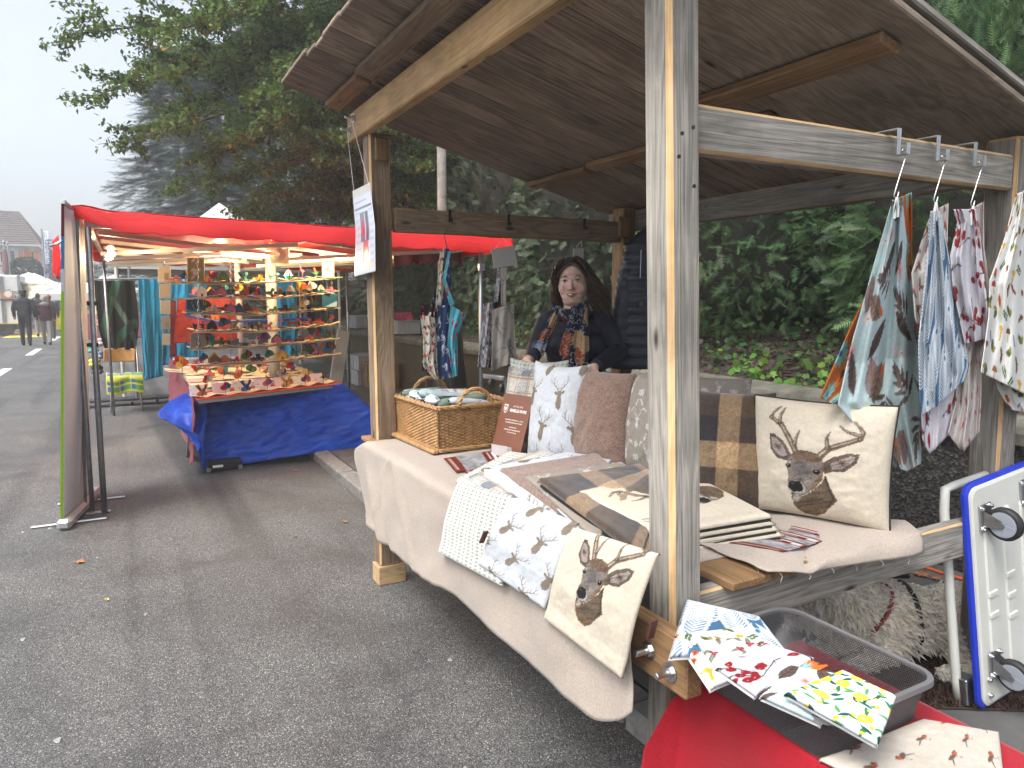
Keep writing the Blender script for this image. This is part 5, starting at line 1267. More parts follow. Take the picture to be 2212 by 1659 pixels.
hung('tea_towel', 'pale blue tea towel printed with brown and grey tropical leaves', T5((440, 120), (325, 510), (215, 900), (140, 1235), (380, 1520), (420, 1560)), T5((490, 130), (530, 500), (578, 870), (590, 1250), (592, 1540), (590, 1556)), (YT_, 1.485), pr_tropic, 2.2, .016, (.44, .74), (80, 150), tip=16, group=GT, uc=.55)
hung('tea_towel', 'white tea towel with holly and berries behind the blue feather one', T5((650, 190), (600, 330), (540, 520), (560, 760), (590, 880)), T5((735, 140), (735, 300), (740, 480), (720, 700), (700, 900)), YT_+.03, pr_holly, 1.5, .01, (.3, .5), tip=10, group=GT)
hung('tea_towel', 'rosehip tea towel hanging lower behind the blue feather one', T5((640, 200), (600, 700), (596, 1200), (598, 1400), (606, 1450)), T5((700, 200), (770, 800), (772, 1150), (760, 1330), (740, 1400)), YT_+.018, pr_hip, 1.5, .008, (.3, .7), (50, 90), tip=26, group=GT, uc=.25)
hung('tea_towel', 'blue tea towel printed with white peacock feathers', T5((645, 180), (608, 600), (578, 900), (585, 1200), (600, 1290)), T5((695, 180), (745, 480), (820, 830), (852, 1020), (835, 1095)), YT_-.004, pr_peacock, 2.2, .016, (.40, .68), (150, 220), tip=6, group=GT, uc=.3)
hung('tea_towel', 'beige tea towel with thin thistle drawings behind the rosehip one', T5((860, 170), (800, 600), (800, 900), (780, 1230), (740, 1390), (760, 1420)), T5((930, 130), (935, 380), (985, 700), (918, 960), (912, 1250), (903, 1390)), YT_+.02, pr_thistle, 1.6, .012, (.34, .74), (70, 110), tip=36, group=GT, uc=.4)
hung('tea_towel', 'white tea towel printed with red rosehips on dark twigs', T5((765, 172), (792, 240), (750, 430), (765, 580), (815, 830), (832, 905)), T5((890, 170), (915, 330), (948, 640), (962, 800), (956, 875)), YT_-.006, pr_hip, 1.8, .014, (.32, .52), (90, 120), group=GT)
hung('tea_towel', 'white tea towel printed with mushrooms and autumn leaves', T5((1110, 90), (1050, 320), (965, 560), (960, 760), (918, 1060)), T5((1195, 50), (1225, 400), (1240, 800), (1248, 1000), (1252, 1225)), YT_-.03, pr_forest, 1.7, .014, (.46, .62), (110, 150), group=GT)
hung('tea_towel', 'dark edged tea towel hanging behind the mushroom one', T5((990, 1060), (1010, 1150), (1060, 1230), (1090, 1262)), T5((1180, 1080), (1190, 1150), (1192, 1220), (1188, 1290)), YT_+.0, pr_forest, 1.2, .008, (.2, .14), (40, 30), group=GT, tip=0)
# hooks: flat band over the beam and a wire S hook
for k, (x, y0, y1, lab) in enumerate(((1943, 296, 428, 'steel S hook and band carrying the tropical leaf towel'), (2028, 308, 438, 'steel S hook and band carrying the feather towel'), (2108, 322, 446, 'steel S hook and band carrying the rosehip towel'))):
    hk = thing('towel_hook', lab, 'hook', tuple(PY(x, y0, 1.38)), 'towel hooks on the near beam')
    a = PY(x, y0, 1.385); zt = 2.10; mb = MB()
    mb.box((a.x, 1.4275, zt+.002), (.018, .085, .002)); mb.box((a.x, 1.386, zt-.038), (.018, .0018, .08)); mb.box((a.x, 1.469, zt-.02), (.018, .0018, .04)); mb.box((a.x, 1.37, zt-.076), (.018, .033, .002)); mb.box((a.x, 1.355, zt-.06), (.018, .002, .03)); mb.build('band', M_STEEL, hk)
    p0 = V((a.x, 1.366, zt-.068)); p1 = PY(x-6, y1, 1.362); pts = []
    L = p0.z-p1.z
    for q in range(21):
        t = q/20
        if t < .3: w_ = math.pi*(t/.3); pts.append(V((p0.x-.012*math.cos(w_)+.0, 1.366, p0.z+.010*math.sin(w_)-.002)))
        elif t < .7: s = (t-.3)/.4; pts.append(V((p0.x+.012, 1.366, p0.z-.002)).lerp(V((p1.x-.010, 1.364, p1.z+.012)), s))
        else: w_ = math.pi*((t-.7)/.3); pts.append(V((p1.x-.010*math.cos(w_), 1.364, p1.z+.012-.016*math.sin(w_)+.008*(t-.7)/.3)))
    MB().tube(pts, .0022, 6).build('wire_hook', M_STEEL, hk, smooth=True)
    MB().tube([p1+V((0, 0, .002)), p1+V((-.006, 0, -.03)), p1+V((-.004, 0, -.06))], .004, 6).tube([p1+V((0, 0, .002)), p1+V((.010, 0, -.03)), p1+V((.010, 0, -.055))], .004, 6).build('hanging_loop', M_PALELINE, hk)['kind'] = 'stuff'
# bottle bags and tags on the far beam
def T3(*L): return [(768+.33064*x, 493.7+.33064*y) for x, y in L]
GBg = 'fabric bags hanging from the far beam'; YB = 3.665
def bag(label, L, R, pr, Y, strap, seed=0, folds=1.2, size=(.2, .42)):
    t = thing('fabric_bag', label, 'bag', tuple(PY(L[0][0], L[0][1], Y)), GBg)
    hung('pouch', None, L, R, Y, pr, folds, .012, size, (44, 70), parent=t)
    for a in strap: hung('strap', None, a[0], a[1], Y+.01, pr, .6, .004, (.05, .4), (8, 40), parent=t)
    return t
bag('black and red folk flower bag next to the navy one', T3((430, 495), (425, 600), (440, 800), (436, 930)), T3((545, 490), (548, 600), (540, 800), (545, 935)), folk(srgb(34, 26, 32), 5), YB+.02, [(T3((570, 130), (548, 300), (500, 495)), T3((592, 130), (572, 300), (530, 495)))])
bag('white bag with red folk birds hanging before the black one', T3((425, 565), (440, 700), (445, 900), (520, 985)), T3((520, 580), (530, 700), (535, 900), (545, 985)), folk(srgb(222, 214, 200), 9), YB-.006, [(T3((556, 130), (540, 300), (525, 500)), T3((585, 130), (562, 300), (560, 500)))])
bag('navy bag with white branch pattern', T3((535, 510), (536, 700), (535, 900), (550, 985)), T3((640, 490), (640, 650), (645, 850), (640, 975)), pr_toile, YB-.015, [(T3((585, 130), (590, 320), (560, 510)), T3((612, 130), (628, 320), (600, 510)))])
bag('turquoise bag with red blossoms', T3((622, 495), (602, 760), (625, 900), (640, 972)), T3((725, 565), (665, 700), (668, 880), (668, 960)), pr_turq, YB-.03, [(T3((605, 150), (570, 330), (615, 500)), T3((622, 150), (590, 330), (650, 500)))])
bag('black and white print bag beside the octopus bag', T3((835, 490), (828, 640), (810, 800), (798, 905)), T3((905, 480), (895, 640), (885, 800), (868, 910)), pr_mono, YB+.0, [(T3((930, 255), (918, 360), (908, 480)), T3((950, 255), (945, 360), (930, 480)))])
bag('dark leaf print bag between the black and white one and the octopus one', T3((885, 480), (880, 640), (876, 800), (872, 905)), T3((940, 485), (935, 640), (925, 800), (915, 915)), pr_darkleaf, YB+.012, [(T3((945, 255), (935, 360), (920, 485)), T3((960, 255), (955, 360), (940, 485)))])
bag('cream bag printed with a grey octopus', T3((895, 530), (890, 650), (892, 800), (888, 932)), T3((1035, 488), (1040, 650), (1048, 800), (1050, 868)), pr_octo, YB-.02, [(T3((950, 255), (950, 360), (955, 510)), T3((988, 255), (985, 360), (985, 500)))], size=(.28, .5))
def hangtag(label, cs, Y, anchor):
    t = thing('hanging_tag', label, 'tag', tuple(PY(*cs[0], Y)), 'grey tags hung from the far beam'); c = [PY(x, y, Y) for x, y in cs]
    mb = MB(); mb.prism(c, (0, .004, 0)); mb.build('plate', plain('grey_tag', (.40, .40, .38), .5, var=.05), t)
    a = PY(*anchor, Y+.02); m2 = MB()
    for q in (c[0].lerp(c[1], .1), c[1].lerp(c[0], .1)): m2.tube([q+V((0, .002, -.008)), a], .0015, 5)
    m2.build('string', M_PALELINE, t)['kind'] = 'stuff'; return t
hangtag('blank grey cardboard tag above the octopus bag', T3((888, 135), (1035, 110), (1058, 235), (905, 262)), YB-.01, (1088, 515))
hangtag('small grey tag hanging above the woman', T3((1425, 130), (1490, 130), (1490, 212), (1422, 210)), YB, (1255, 520))
for x, y, lab in ((972, 455, 'black flat hook on the far beam over the navy bag'), (1099, 466, 'black flat hook on the far beam over the grey tag'), (1263, 478, 'black flat hook on the far beam beside the back post')):
    a = PY(x, y, 3.70); mb = MB(); mb.box((a.x, 3.73, 2.076), (.014, .075, .003)); mb.box((a.x, 3.701, 2.045), (.014, .003, .062)); mb.box((a.x, 3.692, 2.012), (.014, .022, .003)); mb.box((a.x, 3.682, 2.020), (.014, .003, .018)); o = mb.build('beam_hook', plain('black_iron', (.015, .015, .016), .5, .6), None); tag(o, lab, 'hook', 'flat hooks on the far beam')
tg = thing('hook_cord', 'brown cord hanging the bundle of bags from its hook', 'cord', tuple(PY(970, 500, 3.69)))
MB().tube([PY(966, 490, 3.692), PY(960, 510, 3.69), PY(966, 536, YB)], .003, 6).build('cord', plain('brown_cord', (.12, .07, .05), .8), tg)
# newspaper page in a sleeve
def pr_news(U, W):
    p = Paint(U, W, srgb(212, 218, 232)); p.e = .006
    p.poly([(0, 0), (1, 0), (1, .10), (0, .10)], srgb(206, 204, 196)); p.line([(.06, .235), (.94, .235)], .022, srgb(60, 62, 84)); p.line([(.06, .16), (.7, .16)], .012, srgb(150, 150, 170))
    for k in range(26):
        y = .28+k*.026
        for (a, b) in ((.06, .30), (.74, .95)): p.line([(a, y), (b, y)], .006, srgb(160, 168, 196))
    p.poly([(.30, .29), (.72, .29), (.72, .62), (.30, .62)], srgb(110, 112, 128)); p.poly([(.34, .40), (.5, .36), (.55, .55), (.36, .56)], srgb(190, 60, 96)); p.poly([(.42, .62), (.66, .62), (.70, .86), (.38, .86)], srgb(200, 92, 104)); p.line([(.52, .31), (.52, .6)], .03, srgb(210, 212, 220)); p.line([(.62, .31), (.62, .6)], .03, srgb(60, 60, 76)); p.poly([(.5, .88), (.9, .88), (.9, .95), (.5, .95)], srgb(226, 214, 186))
    return p.c
XN = 1.128
nt_ = thing('newspaper_page', 'newspaper page in a plastic sleeve hung on strings from the beam end', 'newspaper', tuple(PX(785, 595, XN)))
n = (44, 90); P = np.zeros((*n, 3)); U = np.zeros(n); W = np.zeros(n); l = respl([(761, 413), (768, 500), (766, 598)], n[1]); r = respl([(799, 394), (810, 490), (811, 586)], n[1])
for i in range(n[0]):
    for j in range(n[1]):
        u, v = i/(n[0]-1), j/(n[1]-1); P[i, j] = PX(l[j].x*(1-u)+r[j].x*u, l[j].y*(1-u)+r[j].y*u, XN-.012*math.sin(u*3)*math.sin(v*2.5)); U[i, j] = u; W[i, j] = v
col = pr_news(U, W)
if V(P[1, 0]-P[0, 0]).cross(V(P[0, 1]-P[0, 0])).x > 0: P = P[::-1]; col = col[::-1]
grid_obj('page', P, vcol('glossy_sleeve', .18, 0, var=.02, spec=.5), nt_, cols=col, thick=.001)
MB().tube([(1.12, 3.945, 2.50), PX(765, 418, XN)], .0016, 5).build('string', M_PALELINE, nt_); MB().tube([(1.12, 3.86, 2.54), PX(797, 400, XN)], .0016, 5).build('string', M_PALELINE, nt_)
# quilted jacket hanging on the back beam
jk = thing('quilted_jacket', 'dark navy quilted jacket hanging behind the back post', 'jacket', (3.03, 3.55, 1.2))
nu, nv = 40, 120
def jtube(name, path, rx, ry, nq, parent, ax):
    P = np.zeros((nv, nu, 3))
    for j in range(nv):
        t = j/(nv-1); c = V(path[0]).lerp(V(path[1]), t) if len(path) == 2 else (V(path[0]).lerp(V(path[1]), t*2) if t < .5 else V(path[1]).lerp(V(path[2]), t*2-1))
        for i in range(nu):
            q = 2*math.pi*i/(nu-1); k = 1+.06*abs(math.sin(t*nq*math.pi))+.03*fbm(q*2, t*9); sh = min(1, .35+t*6)
            P[j, i] = c+V(ax)*(rx(t)*k*sh*math.cos(q))+V((ax[1], -ax[0], 0))*(ry(t)*k*sh*math.sin(q))
    return grid_obj(name, P, plain('navy_quilt', (.016, .020, .038), .45, var=.35, scale=25), parent)
jc = PY(1400, 642, 3.60); ja = V((1, -.25, 0)).normalized()
jtube('body', [(jc.x, 3.6, 2.02), (jc.x-.02, 3.6, 1.15)], lambda t: .15+.09*t, lambda t: .10+.03*t, 13, jk, ja)
sl0 = PY(1345, 600, 3.66); sl1 = PY(1326, 735, 3.66)
jtube('sleeve', [(sl0.x+.06, 3.64, 1.82), (sl0.x-.0, 3.62, 1.62), (sl1.x+.005, 3.62, 1.32)], lambda t: .075, lambda t: .06, 8, jk, ja)
MB().lathe([(.016, 0), (.016, .004)], PY(1385, 657, 3.47), (-.2, -1, 0), 14).build('badge', plain('brown_badge', (.12, .06, .035), .6), jk)
# rag of grey fleece: low white cord on the jacket
MB().tube([PY(1385, 540, 3.47), PY(1383, 600, 3.47)], .003, 6).build('drawcord', M_PALELINE, jk)
# ================================================================== NEAR TABLE, TRAY, TROLLEY, DOG
def PD(x, y, d): return CAMP + pray(x, y)*(d/PF)
RT = .60
rt = thing('side_table', 'small low table under a bright red cloth beside the stall post', 'table', (1.48, .95, 0))
M_TUBE = plain('grey_tube', (.30, .30, .31), .4, .8)
MB().box((1.475, .92, RT-.02), (.40, .74, .024), b=.004).build('table_top', W_RAIL, rt)
for x, y in ((1.31, .60), (1.64, .60), (1.31, 1.24), (1.64, 1.24)): MB().tube([(x, y, 0 if x < KX else PVZ), (x, y, RT-.03)], .012, 10).build('leg', M_TUBE, rt)
M_RED = linen_mat('red_cloth', (.33, .008, .018), .25)
nu, nv = 64, 84; P = np.zeros((nu, nv, 3)); x0, x1, y0, y1 = 1.262, 1.685, .50, 1.335
def drape1(t, a, b, dl, dr):
    """t in 0..1 -> (coordinate, drop)"""
    W_ = b-a; L = dl+W_+dr; s = t*L; r = .045
    if s < dl: d = dl-s; return (a-.010-.03*min(1, d/dl), d) if d > r else (a+(-.01)*(d/r), r*(d/r)**2*1.0)
    if s > dl+W_: d = s-dl-W_; return (b+.010+.03*min(1, d/dr), d) if d > r else (b+.01*(d/r), r*(d/r)**2)
    return (a+(s-dl), 0)
for i in range(nu):
    for j in range(nv):
        x, dx = drape1(i/(nu-1), x0, x1, .40, .20); y, dy = drape1(j/(nv-1), y0, y1, .25, .16)
        z = RT+.004-max(dx, dy)-.25*min(dx, dy)
        if dx > 0 and dy > 0: k = min(dx, dy)*.45; x += (-k if i < nu/2 else k); y += (-k if j < nv/2 else k)*.3
        if dx > .03: x += .012*math.sin(y*16+1)*min(1, dx*4)
        if dy > .03: y += .010*math.sin(x*20)*min(1, dy*4)
        P[i, j] = (x, y, max(.03, z)+.002*fbm(x*7, y*7))
o = grid_obj('red_cloth', P, M_RED, None, thick=.003); tag(o, 'bright red cloth draped over the small side table', 'tablecloth')
# mesh tray
ty = thing('mesh_tray', 'grey wire mesh tray with rounded rim on the red cloth', 'tray', (1.43, 1.12, RT))
M_WIRE = plain('grey_wire', (.13, .13, .135), .45, .6); M_RIM = plain('grey_rim', (.24, .24, .25), .4, .5)
tx0, tx1, ty0, ty1, tz0, tz1 = 1.245, 1.625, .905, 1.335, RT+.010, RT+.115
def rrect(x0, x1, y0, y1, r, n=6):
    out = []
    for cx, cy_, a in ((x1-r, y1-r, 0), (x0+r, y1-r, 1), (x0+r, y0+r, 2), (x1-r, y0+r, 3)):
        for k in range(n+1): q = (a+k/n)*math.pi/2; out.append((cx+r*math.cos(q), cy_+r*math.sin(q)))
    return out
rim = rrect(tx0, tx1, ty0, ty1, .05); base = rrect(tx0+.02, tx1-.02, ty0+.02, ty1-.02, .045)
mb = MB(); n = len(rim); vs = [(x, y, tz1+.004) for x, y in rim]+[(x, y, tz1+.004) for x, y in rrect(tx0-.012, tx1+.012, ty0-.012, ty1+.012, .06)]+[(x, y, tz1-.008) for x, y in rrect(tx0-.013, tx1+.013, ty0-.013, ty1+.013, .06)]+[(x, y, tz1-.006) for x, y in rim]
fs = []
for k in range(n):
    k2 = (k+1) % n
    for a, b in ((0, 1), (1, 2), (2, 3), (3, 0)): fs.append((a*n+k, a*n+k2, b*n+k2, b*n+k))
mb.add(vs, fs); mb.build('rim', M_RIM, ty)
mb = MB()
def per(loop, m):
    L = loop+[loop[0]]; d = [0]
    for a, b in zip(L, L[1:]): d.append(d[-1]+math.dist(a, b))
    out = []; i = 0
    for k in range(m):
        s = d[-1]*k/m
        while d[i+1] < s: i += 1
        t = (s-d[i])/max(1e-9, d[i+1]-d[i]); out.append((L[i][0]*(1-t)+L[i+1][0]*t, L[i][1]*(1-t)+L[i+1][1]*t))
    return out
NP = 210; ra = per(rim, NP); ba = per(base, NP); NR = 15
for k in range(NP):
    for sgn in (1, -1):
        pts = [];
        for h in range(NR+1):
            t = h/NR; q = (k+sgn*h) % NP; pts.append((ra[q][0]*(1-t)+ba[q][0]*t, ra[q][1]*(1-t)+ba[q][1]*t, tz1*(1-t)+tz0*t))
        mb.tube(pts, .0009, 3, cap=False)
mb.build('mesh_sides', M_WIRE, ty)['kind'] = 'stuff'
mb = MB()
xx = tx0+.02
while xx < tx1-.02: mb.tube([(xx, ty0+.022, tz0), (xx, ty1-.022, tz0)], .001, 3, cap=False); xx += .008
yy = ty0+.024
while yy < ty1-.02: mb.tube([(tx0+.02, yy, tz0), (tx1-.02, yy, tz0)], .001, 3, cap=False); yy += .008
mb.build('mesh_floor', M_WIRE, ty)['kind'] = 'stuff'
# folded tea towels fanned over the tray edge
GF = 'folded tea towels fanned in the mesh tray'
def ftowel(label, cs, pr, sz=.26, n=(90, 70), th=.012):
    return cover('folded_towel', label, [PZ(x, y, z) for x, y, z in cs], pr, n, th, M_PRINT, back=M_PALELINE, cat='tea towel', group=GF, aspect=(sz, sz*.8))
ftowel('folded blue peacock feather towel against the stall post', [(1482, 1298, .80), (1640, 1336, .76), (1700, 1412, .735), (1446, 1420, .785)], pr_peacock, .30)
ftowel('folded white mushroom print towel on the blue feather one', [(1458, 1374, .797), (1600, 1358, .775), (1715, 1420, .742), (1536, 1490, .745)], pr_forest, .30)
ftowel('folded pale towel with pink berries beside the mushroom one', [(1503, 1388, .795), (1612, 1380, .78), (1660, 1420, .755), (1552, 1455, .76)], pr_holly, .20)
ftowel('folded white rosehip towel in the middle of the fan', [(1546, 1446, .772), (1650, 1392, .775), (1760, 1425, .75), (1632, 1506, .735)], pr_hip, .26)
ftowel('folded orange patterned towel between rosehip and tropical ones', [(1622, 1485, .74), (1720, 1420, .755), (1790, 1440, .745), (1660, 1512, .715)], pr_orange, .24)
ftowel('folded grey tropical leaf towel beside the lemon one', [(1640, 1507, .74), (1690, 1438, .76), (1815, 1460, .75), (1775, 1568, .70)], pr_tropic, .24)
ftowel('folded lemon print towel lying on top of the fan', [(1694, 1500, .755), (1818, 1450, .77), (1936, 1507, .755), (1896, 1614, .70)], pr_lemon, .27, (120, 110))
cover('robin_cloth', 'beige cloth printed with robins lying folded on the red cloth', [PZ(1768, 1642, RT+.012), PZ(1996, 1556, RT+.012), PZ(2158, 1584, RT+.012), PZ(2190, 1850, RT+.012)], lambda U, W: pr_robin(U*.46, W*.46), (120, 120), .010, M_PRINT, back=False, cat='cloth')
# ------------------------------------------------------------------ trolley
TL = V((2.474, 1.40, .916)); BL = V((2.67, 1.333, PVZ+.003)); TR = V((2.909, 1.398, .935)); ey = (BL-TL); TLen = ey.length; ey.normalize(); ex = (TR-TL).normalized(); ex = (ex-ey*(.35*ex.dot(ey))).normalized(); ey = (ey-ex*ey.dot(ex)).normalized(); en = ex.cross(ey).normalized()
if en.dot(CAMP-TL) < 0: en = -en
TW = .46
tr = thing('platform_trolley', 'folded platform trolley with blue bumper standing on end against the post', 'trolley', tuple(BL))
Mt = Matrix((ex, ey, en)).transposed().to_4x4(); Mt.translation = BL-ey*TLen
def tp(x, y, z=0): return Mt @ V((x, y, z))
M_TRW = plain('trolley_grey', (.56, .57, .53), .4, var=.06, scale=5, spec=.4); M_BLUE = plain('blue_bumper', (.012, .035, .42), .4, var=.1)
def rr2(x0, x1, y0, y1, r, z, n=5): return [(x, y, z) for x, y in rrect(x0, x1, y0, y1, r, n)]
def tpl(name, loops, mat, parent):
    mb = MB(); n = len(loops[0]); vs = sum(loops, []); fs = [tuple(range(n-1, -1, -1))]
    for l in range(len(loops)-1):
        for k in range(n): k2 = (k+1) % n; fs.append((l*n+k, l*n+k2, (l+1)*n+k2, (l+1)*n+k))
    fs.append(tuple((len(loops)-1)*n+k for k in range(n))); return meshobj(name, vs, fs, mat, parent, M=Mt)
tpl('bumper', [rr2(0, TW, 0, TLen, .045, -.008), rr2(-.003, TW+.003, -.003, TLen+.0, .05, -.005), rr2(-.003, TW+.003, -.003, TLen+.0, .05, .006), rr2(.006, TW-.006, .006, TLen-.008, .045, .012)], M_BLUE, tr)
tpl('platform', [rr2(.012, TW-.012, .012, TLen-.016, .04, .008), rr2(.012, TW-.012, .012, TLen-.016, .04, .018), rr2(.022, TW-.022, .022, TLen-.026, .036, .022)], M_TRW, tr)
for x in (.10, .22, .34):
    tpl('rib', [rr2(x-.030, x+.030, .12, TLen-.12, .02, .0215), rr2(x-.024, x+.024, .13, TLen-.13, .016, .028)], M_TRW, tr)
for (x, y) in ((.10, .42), (.10, .50), (.22, .38), (.22, .46), (.22, .54), (.34, .42), (.34, .50)): tpl('stiffener', [rr2(x-.03, x+.03, y-.012, y+.012, .006, .0275), rr2(x-.026, x+.026, y-.008, y+.008, .005, .032)], M_TRW, tr)
M_TYRE = plain('black_rubber', (.015, .015, .016), .6, var=.2); M_HUB = plain('grey_hub', (.30, .33, .38), .4, var=.05)
def caster(x, y, dx, dy):
    c = thing('caster', None, None); bpy.data.objects.remove(c)
    mb = MB(); R3 = Mt.to_3x3()
    mb.box(tp(x, y, .026), (.075, .10, .006), R3, .002)
    plate = mb.build('caster_plate', M_STEEL, tr)
    for a in (-.027, .027):
        for b in (-.038, .038): MB().lathe([(.009, 0), (.009, .006), (.005, .007), (.005, .012)], tp(x+a, y+b, .029), en, 6).build('bolt', M_STEEL, plate)
    wc = tp(x+dx*.2, y+dy, .085); ax = ex
    mb = MB()
    for s in (-1, 1):
        o_ = ax*(.021*s); mb.prism([tp(x-.0, y-.03, .03)+o_, tp(x+.0, y+.03, .03)+o_, wc+ey*.014+o_, wc-ey*.014+o_], ax*.003)
    mb.build('fork', M_STEEL, plate)['kind'] = 'stuff'
    w_ = MB().lathe([(.046, -.016), (.056, -.015), (.060, -.008), (.060, .008), (.056, .015), (.046, .016)], wc, ax, 28).build('wheel', M_TYRE, tr, smooth=True)
    MB().lathe([(.041, -.0175), (.046, -.017), (.046, .017), (.041, .0175)], wc, ax, 24).build('rim', M_HUB, w_)
    MB().lathe([(.009, -.026), (.009, .026)], wc, ax, 8).build('axle', M_STEEL, w_)
    for k in range(5):
        q = k*1.2566; r_ = ax.orthogonal().normalized(); s_ = ax.cross(r_); d = r_*math.cos(q)+s_*math.sin(q)
        MB().bar(wc+d*.008, wc+d*.042, .006, .037, up=ax).build('spoke', M_HUB, w_)
caster(.085, .13, .045, .015); caster(.355, .10, .045, .015); caster(.085, TLen-.17, .055, .03); caster(.355, TLen-.17, .055, .03)
for (x, y) in ((.045, TLen-.12), (.045, TLen-.06)): MB().lathe([(.010, 0), (.010, .008), (.006, .009), (.006, .013)], tp(x, y, .022), en, 6).build('bolt', M_STEEL, tr)
hp = [tp(.0, .02, -.06), tp(-.012, .10, -.062), tp(-.012, TLen-.10, -.062), tp(-.012, TLen-.03, -.06)]
MB().tube([tp(.43, .03, -.06), tp(.06, .02, -.06)]+hp, .0165, 12).build('handle', M_TRW, tr, smooth=True)
MB().box(tp(.01, TLen-.07, -.045), (.06, .10, .05), Mt.to_3x3(), .004).build('hinge_plate', M_STEEL, tr)
# ------------------------------------------------------------------ dog
def remesh_union(name, mb, voxel, mat, parent, smooth_it=4, colfn=None):
    me = bpy.data.meshes.new(name); me.from_pydata([tuple(v) for v in mb.v], [], mb.f); me.update()
    bm = bmesh.new(); bm.from_mesh(me); bmesh.ops.recalc_face_normals(bm, faces=bm.faces[:]); bm.to_mesh(me); bm.free()
    ob = bpy.data.objects.new(name, me); COL.objects.link(ob)
    r = ob.modifiers.new('r', 'REMESH'); r.mode = 'VOXEL'; r.voxel_size = voxel
    s = ob.modifiers.new('s', 'SMOOTH'); s.factor = .5; s.iterations = smooth_it
    dg = bpy.context.evaluated_depsgraph_get(); m2 = bpy.data.meshes.new_from_object(ob.evaluated_get(dg)); bpy.data.objects.remove(ob)
    n = len(m2.vertices); co = np.zeros(n*3, np.float32); m2.vertices.foreach_get('co', co); co = co.reshape(-1, 3)
    no = np.zeros(n*3, np.float32); m2.vertex_normals.foreach_get('vector', no); no = no.reshape(-1, 3)
    m2.polygons.foreach_set('use_smooth', np.ones(len(m2.polygons), bool))
    if colfn is not None:
        a = m2.color_attributes.new('Col', 'FLOAT_COLOR', 'POINT'); c4 = np.ones((n, 4), np.float32); c4[:, :3] = colfn(co, no); a.data.foreach_set('color', c4.ravel())
    m2.materials.clear(); m2.materials.append(mat); m2.name = name
    o = bpy.data.objects.new(name, m2); COL.objects.link(o); place(o, Matrix.Identity(4), parent); return o, co, no
dg_ = thing('dog', 'shaggy cream white dog in a red and black harness lying on a brown mat', 'dog', (2.75, 1.76, PVZ))
# lies along the pavement with its back to us, head to the street side
A = V((2.62, 1.86, .33)); dirb = V((.80, -.52, 0)).normalized(); perp = V((dirb.y, -dirb.x, 0))
if perp.dot(CAMP-A) < 0: perp = -perp
db = MB(); q = dirb.to_track_quat('X', 'Z').to_matrix()
g0 = PVZ
db.ball((2.80, 1.76, g0+.155), 1, 20, 14, (.23, .165, .15), q); db.ball((3.02, 1.62, g0+.15), 1, 18, 12, (.20, .17, .15), q)
db.ball(A+V((-.01, .0, -.06)), 1, 18, 12, (.13, .125, .14), q); db.ball(A+V((-.05, .03, -.02)), 1, 16, 12, (.115, .11, .105), q)
hd = A+V((-.07, .04, .0)); db.ball(hd+V((-.085, .035, -.075)), 1, 14, 10, (.085, .06, .055), q); db.ball(hd+V((-.15, .06, -.09)), 1, 10, 8, (.035, .035, .03), q)
db.tube([(2.62, 1.80, g0+.12), (2.48, 1.84, g0+.05), (2.28, 1.90, g0+.04)], [.065, .045, .034], 10); db.tube([(2.70, 1.68, g0+.10), (2.56, 1.70, g0+.045), (2.42, 1.74, g0+.036)], [.06, .042, .032], 10)
db.ball((2.27, 1.905, g0+.036), 1, 10, 8, (.05, .04, .034), q); db.ball((2.40, 1.745, g0+.034), 1, 10, 8, (.05, .04, .032), q)
db.ball((2.98, 1.50, g0+.08), 1, 14, 10, (.15, .07, .075), q); db.tube([(2.90, 1.46, g0+.04), (2.74, 1.52, g0+.035)], [.045, .034], 8)
db.tube([(3.16, 1.52, g0+.12), (3.28, 1.50, g0+.10), (3.36, 1.56, g0+.06)], [.05, .035, .02], 8)
for s in (-1, 1): db.ball(hd+perp*(.085*s)+V((.01, -.01, -.03)), 1, 10, 8, (.035, .025, .075), q)
M_FURB = vcol('dog_skin', .9, .4, 200, var=.15)
body, co, no = remesh_union('body', db, .014, M_FURB, dg_, 6, lambda c, n: np.ones((len(c), 3))*np.array(srgb(238, 234, 226)))
# fur locks
nf = 10000; k = RNG.integers(0, len(co), nf); k = k[(no[k, 2] > -.55)]; nf = len(k); p = co[k]; nn = no[k]
flow = np.array([dirb.x, dirb.y, -.55])[None]+RNG.normal(0, .45, (nf, 3)); isH = np.linalg.norm(p-np.array(hd), axis=1) < .17
flow[isH] = RNG.normal(0, .5, (isH.sum(), 3))+np.array([.2, -.35, -1.0])
d1 = nn*.75+flow*.5; d1 /= np.linalg.norm(d1, axis=1, keepdims=True); d2 = nn*.15+flow*.9+np.array([0, 0, -.35]); d2 /= np.linalg.norm(d2, axis=1, keepdims=True)
L = rnd(nf, .022, .055)*np.where(isH, 1.25, 1.0); low = p[:, 2] < g0+.07; L = np.where(low, L*.5, L); side = np.cross(d1, RNG.normal(size=(nf, 3))); side /= np.linalg.norm(side, axis=1, keepdims=True); wd = rnd(nf, .004, .0085)[:, None]
a0 = p-nn*.004; a1 = a0+d1*(L*.5)[:, None]; a2 = a1+d2*(L*.55)[:, None]
a2[:, 2] = np.maximum(a2[:, 2], g0+.004)
vv = np.stack([a0-side*wd, a0+side*wd, a1+side*wd*.8, a1-side*wd*.8, a2], 1).reshape(-1, 3); b5 = (np.arange(nf)*5)[:, None]
ft = np.concatenate([b5+np.array([[0, 1, 2]]), b5+np.array([[0, 2, 3]]), b5+np.array([[3, 2, 4]])])
cf = np.array(srgb(246, 243, 236))*rnd(nf, .78, 1.1)[:, None]*np.stack([np.ones(nf), rnd(nf, .95, 1.0), rnd(nf, .86, 1.0)], 1)
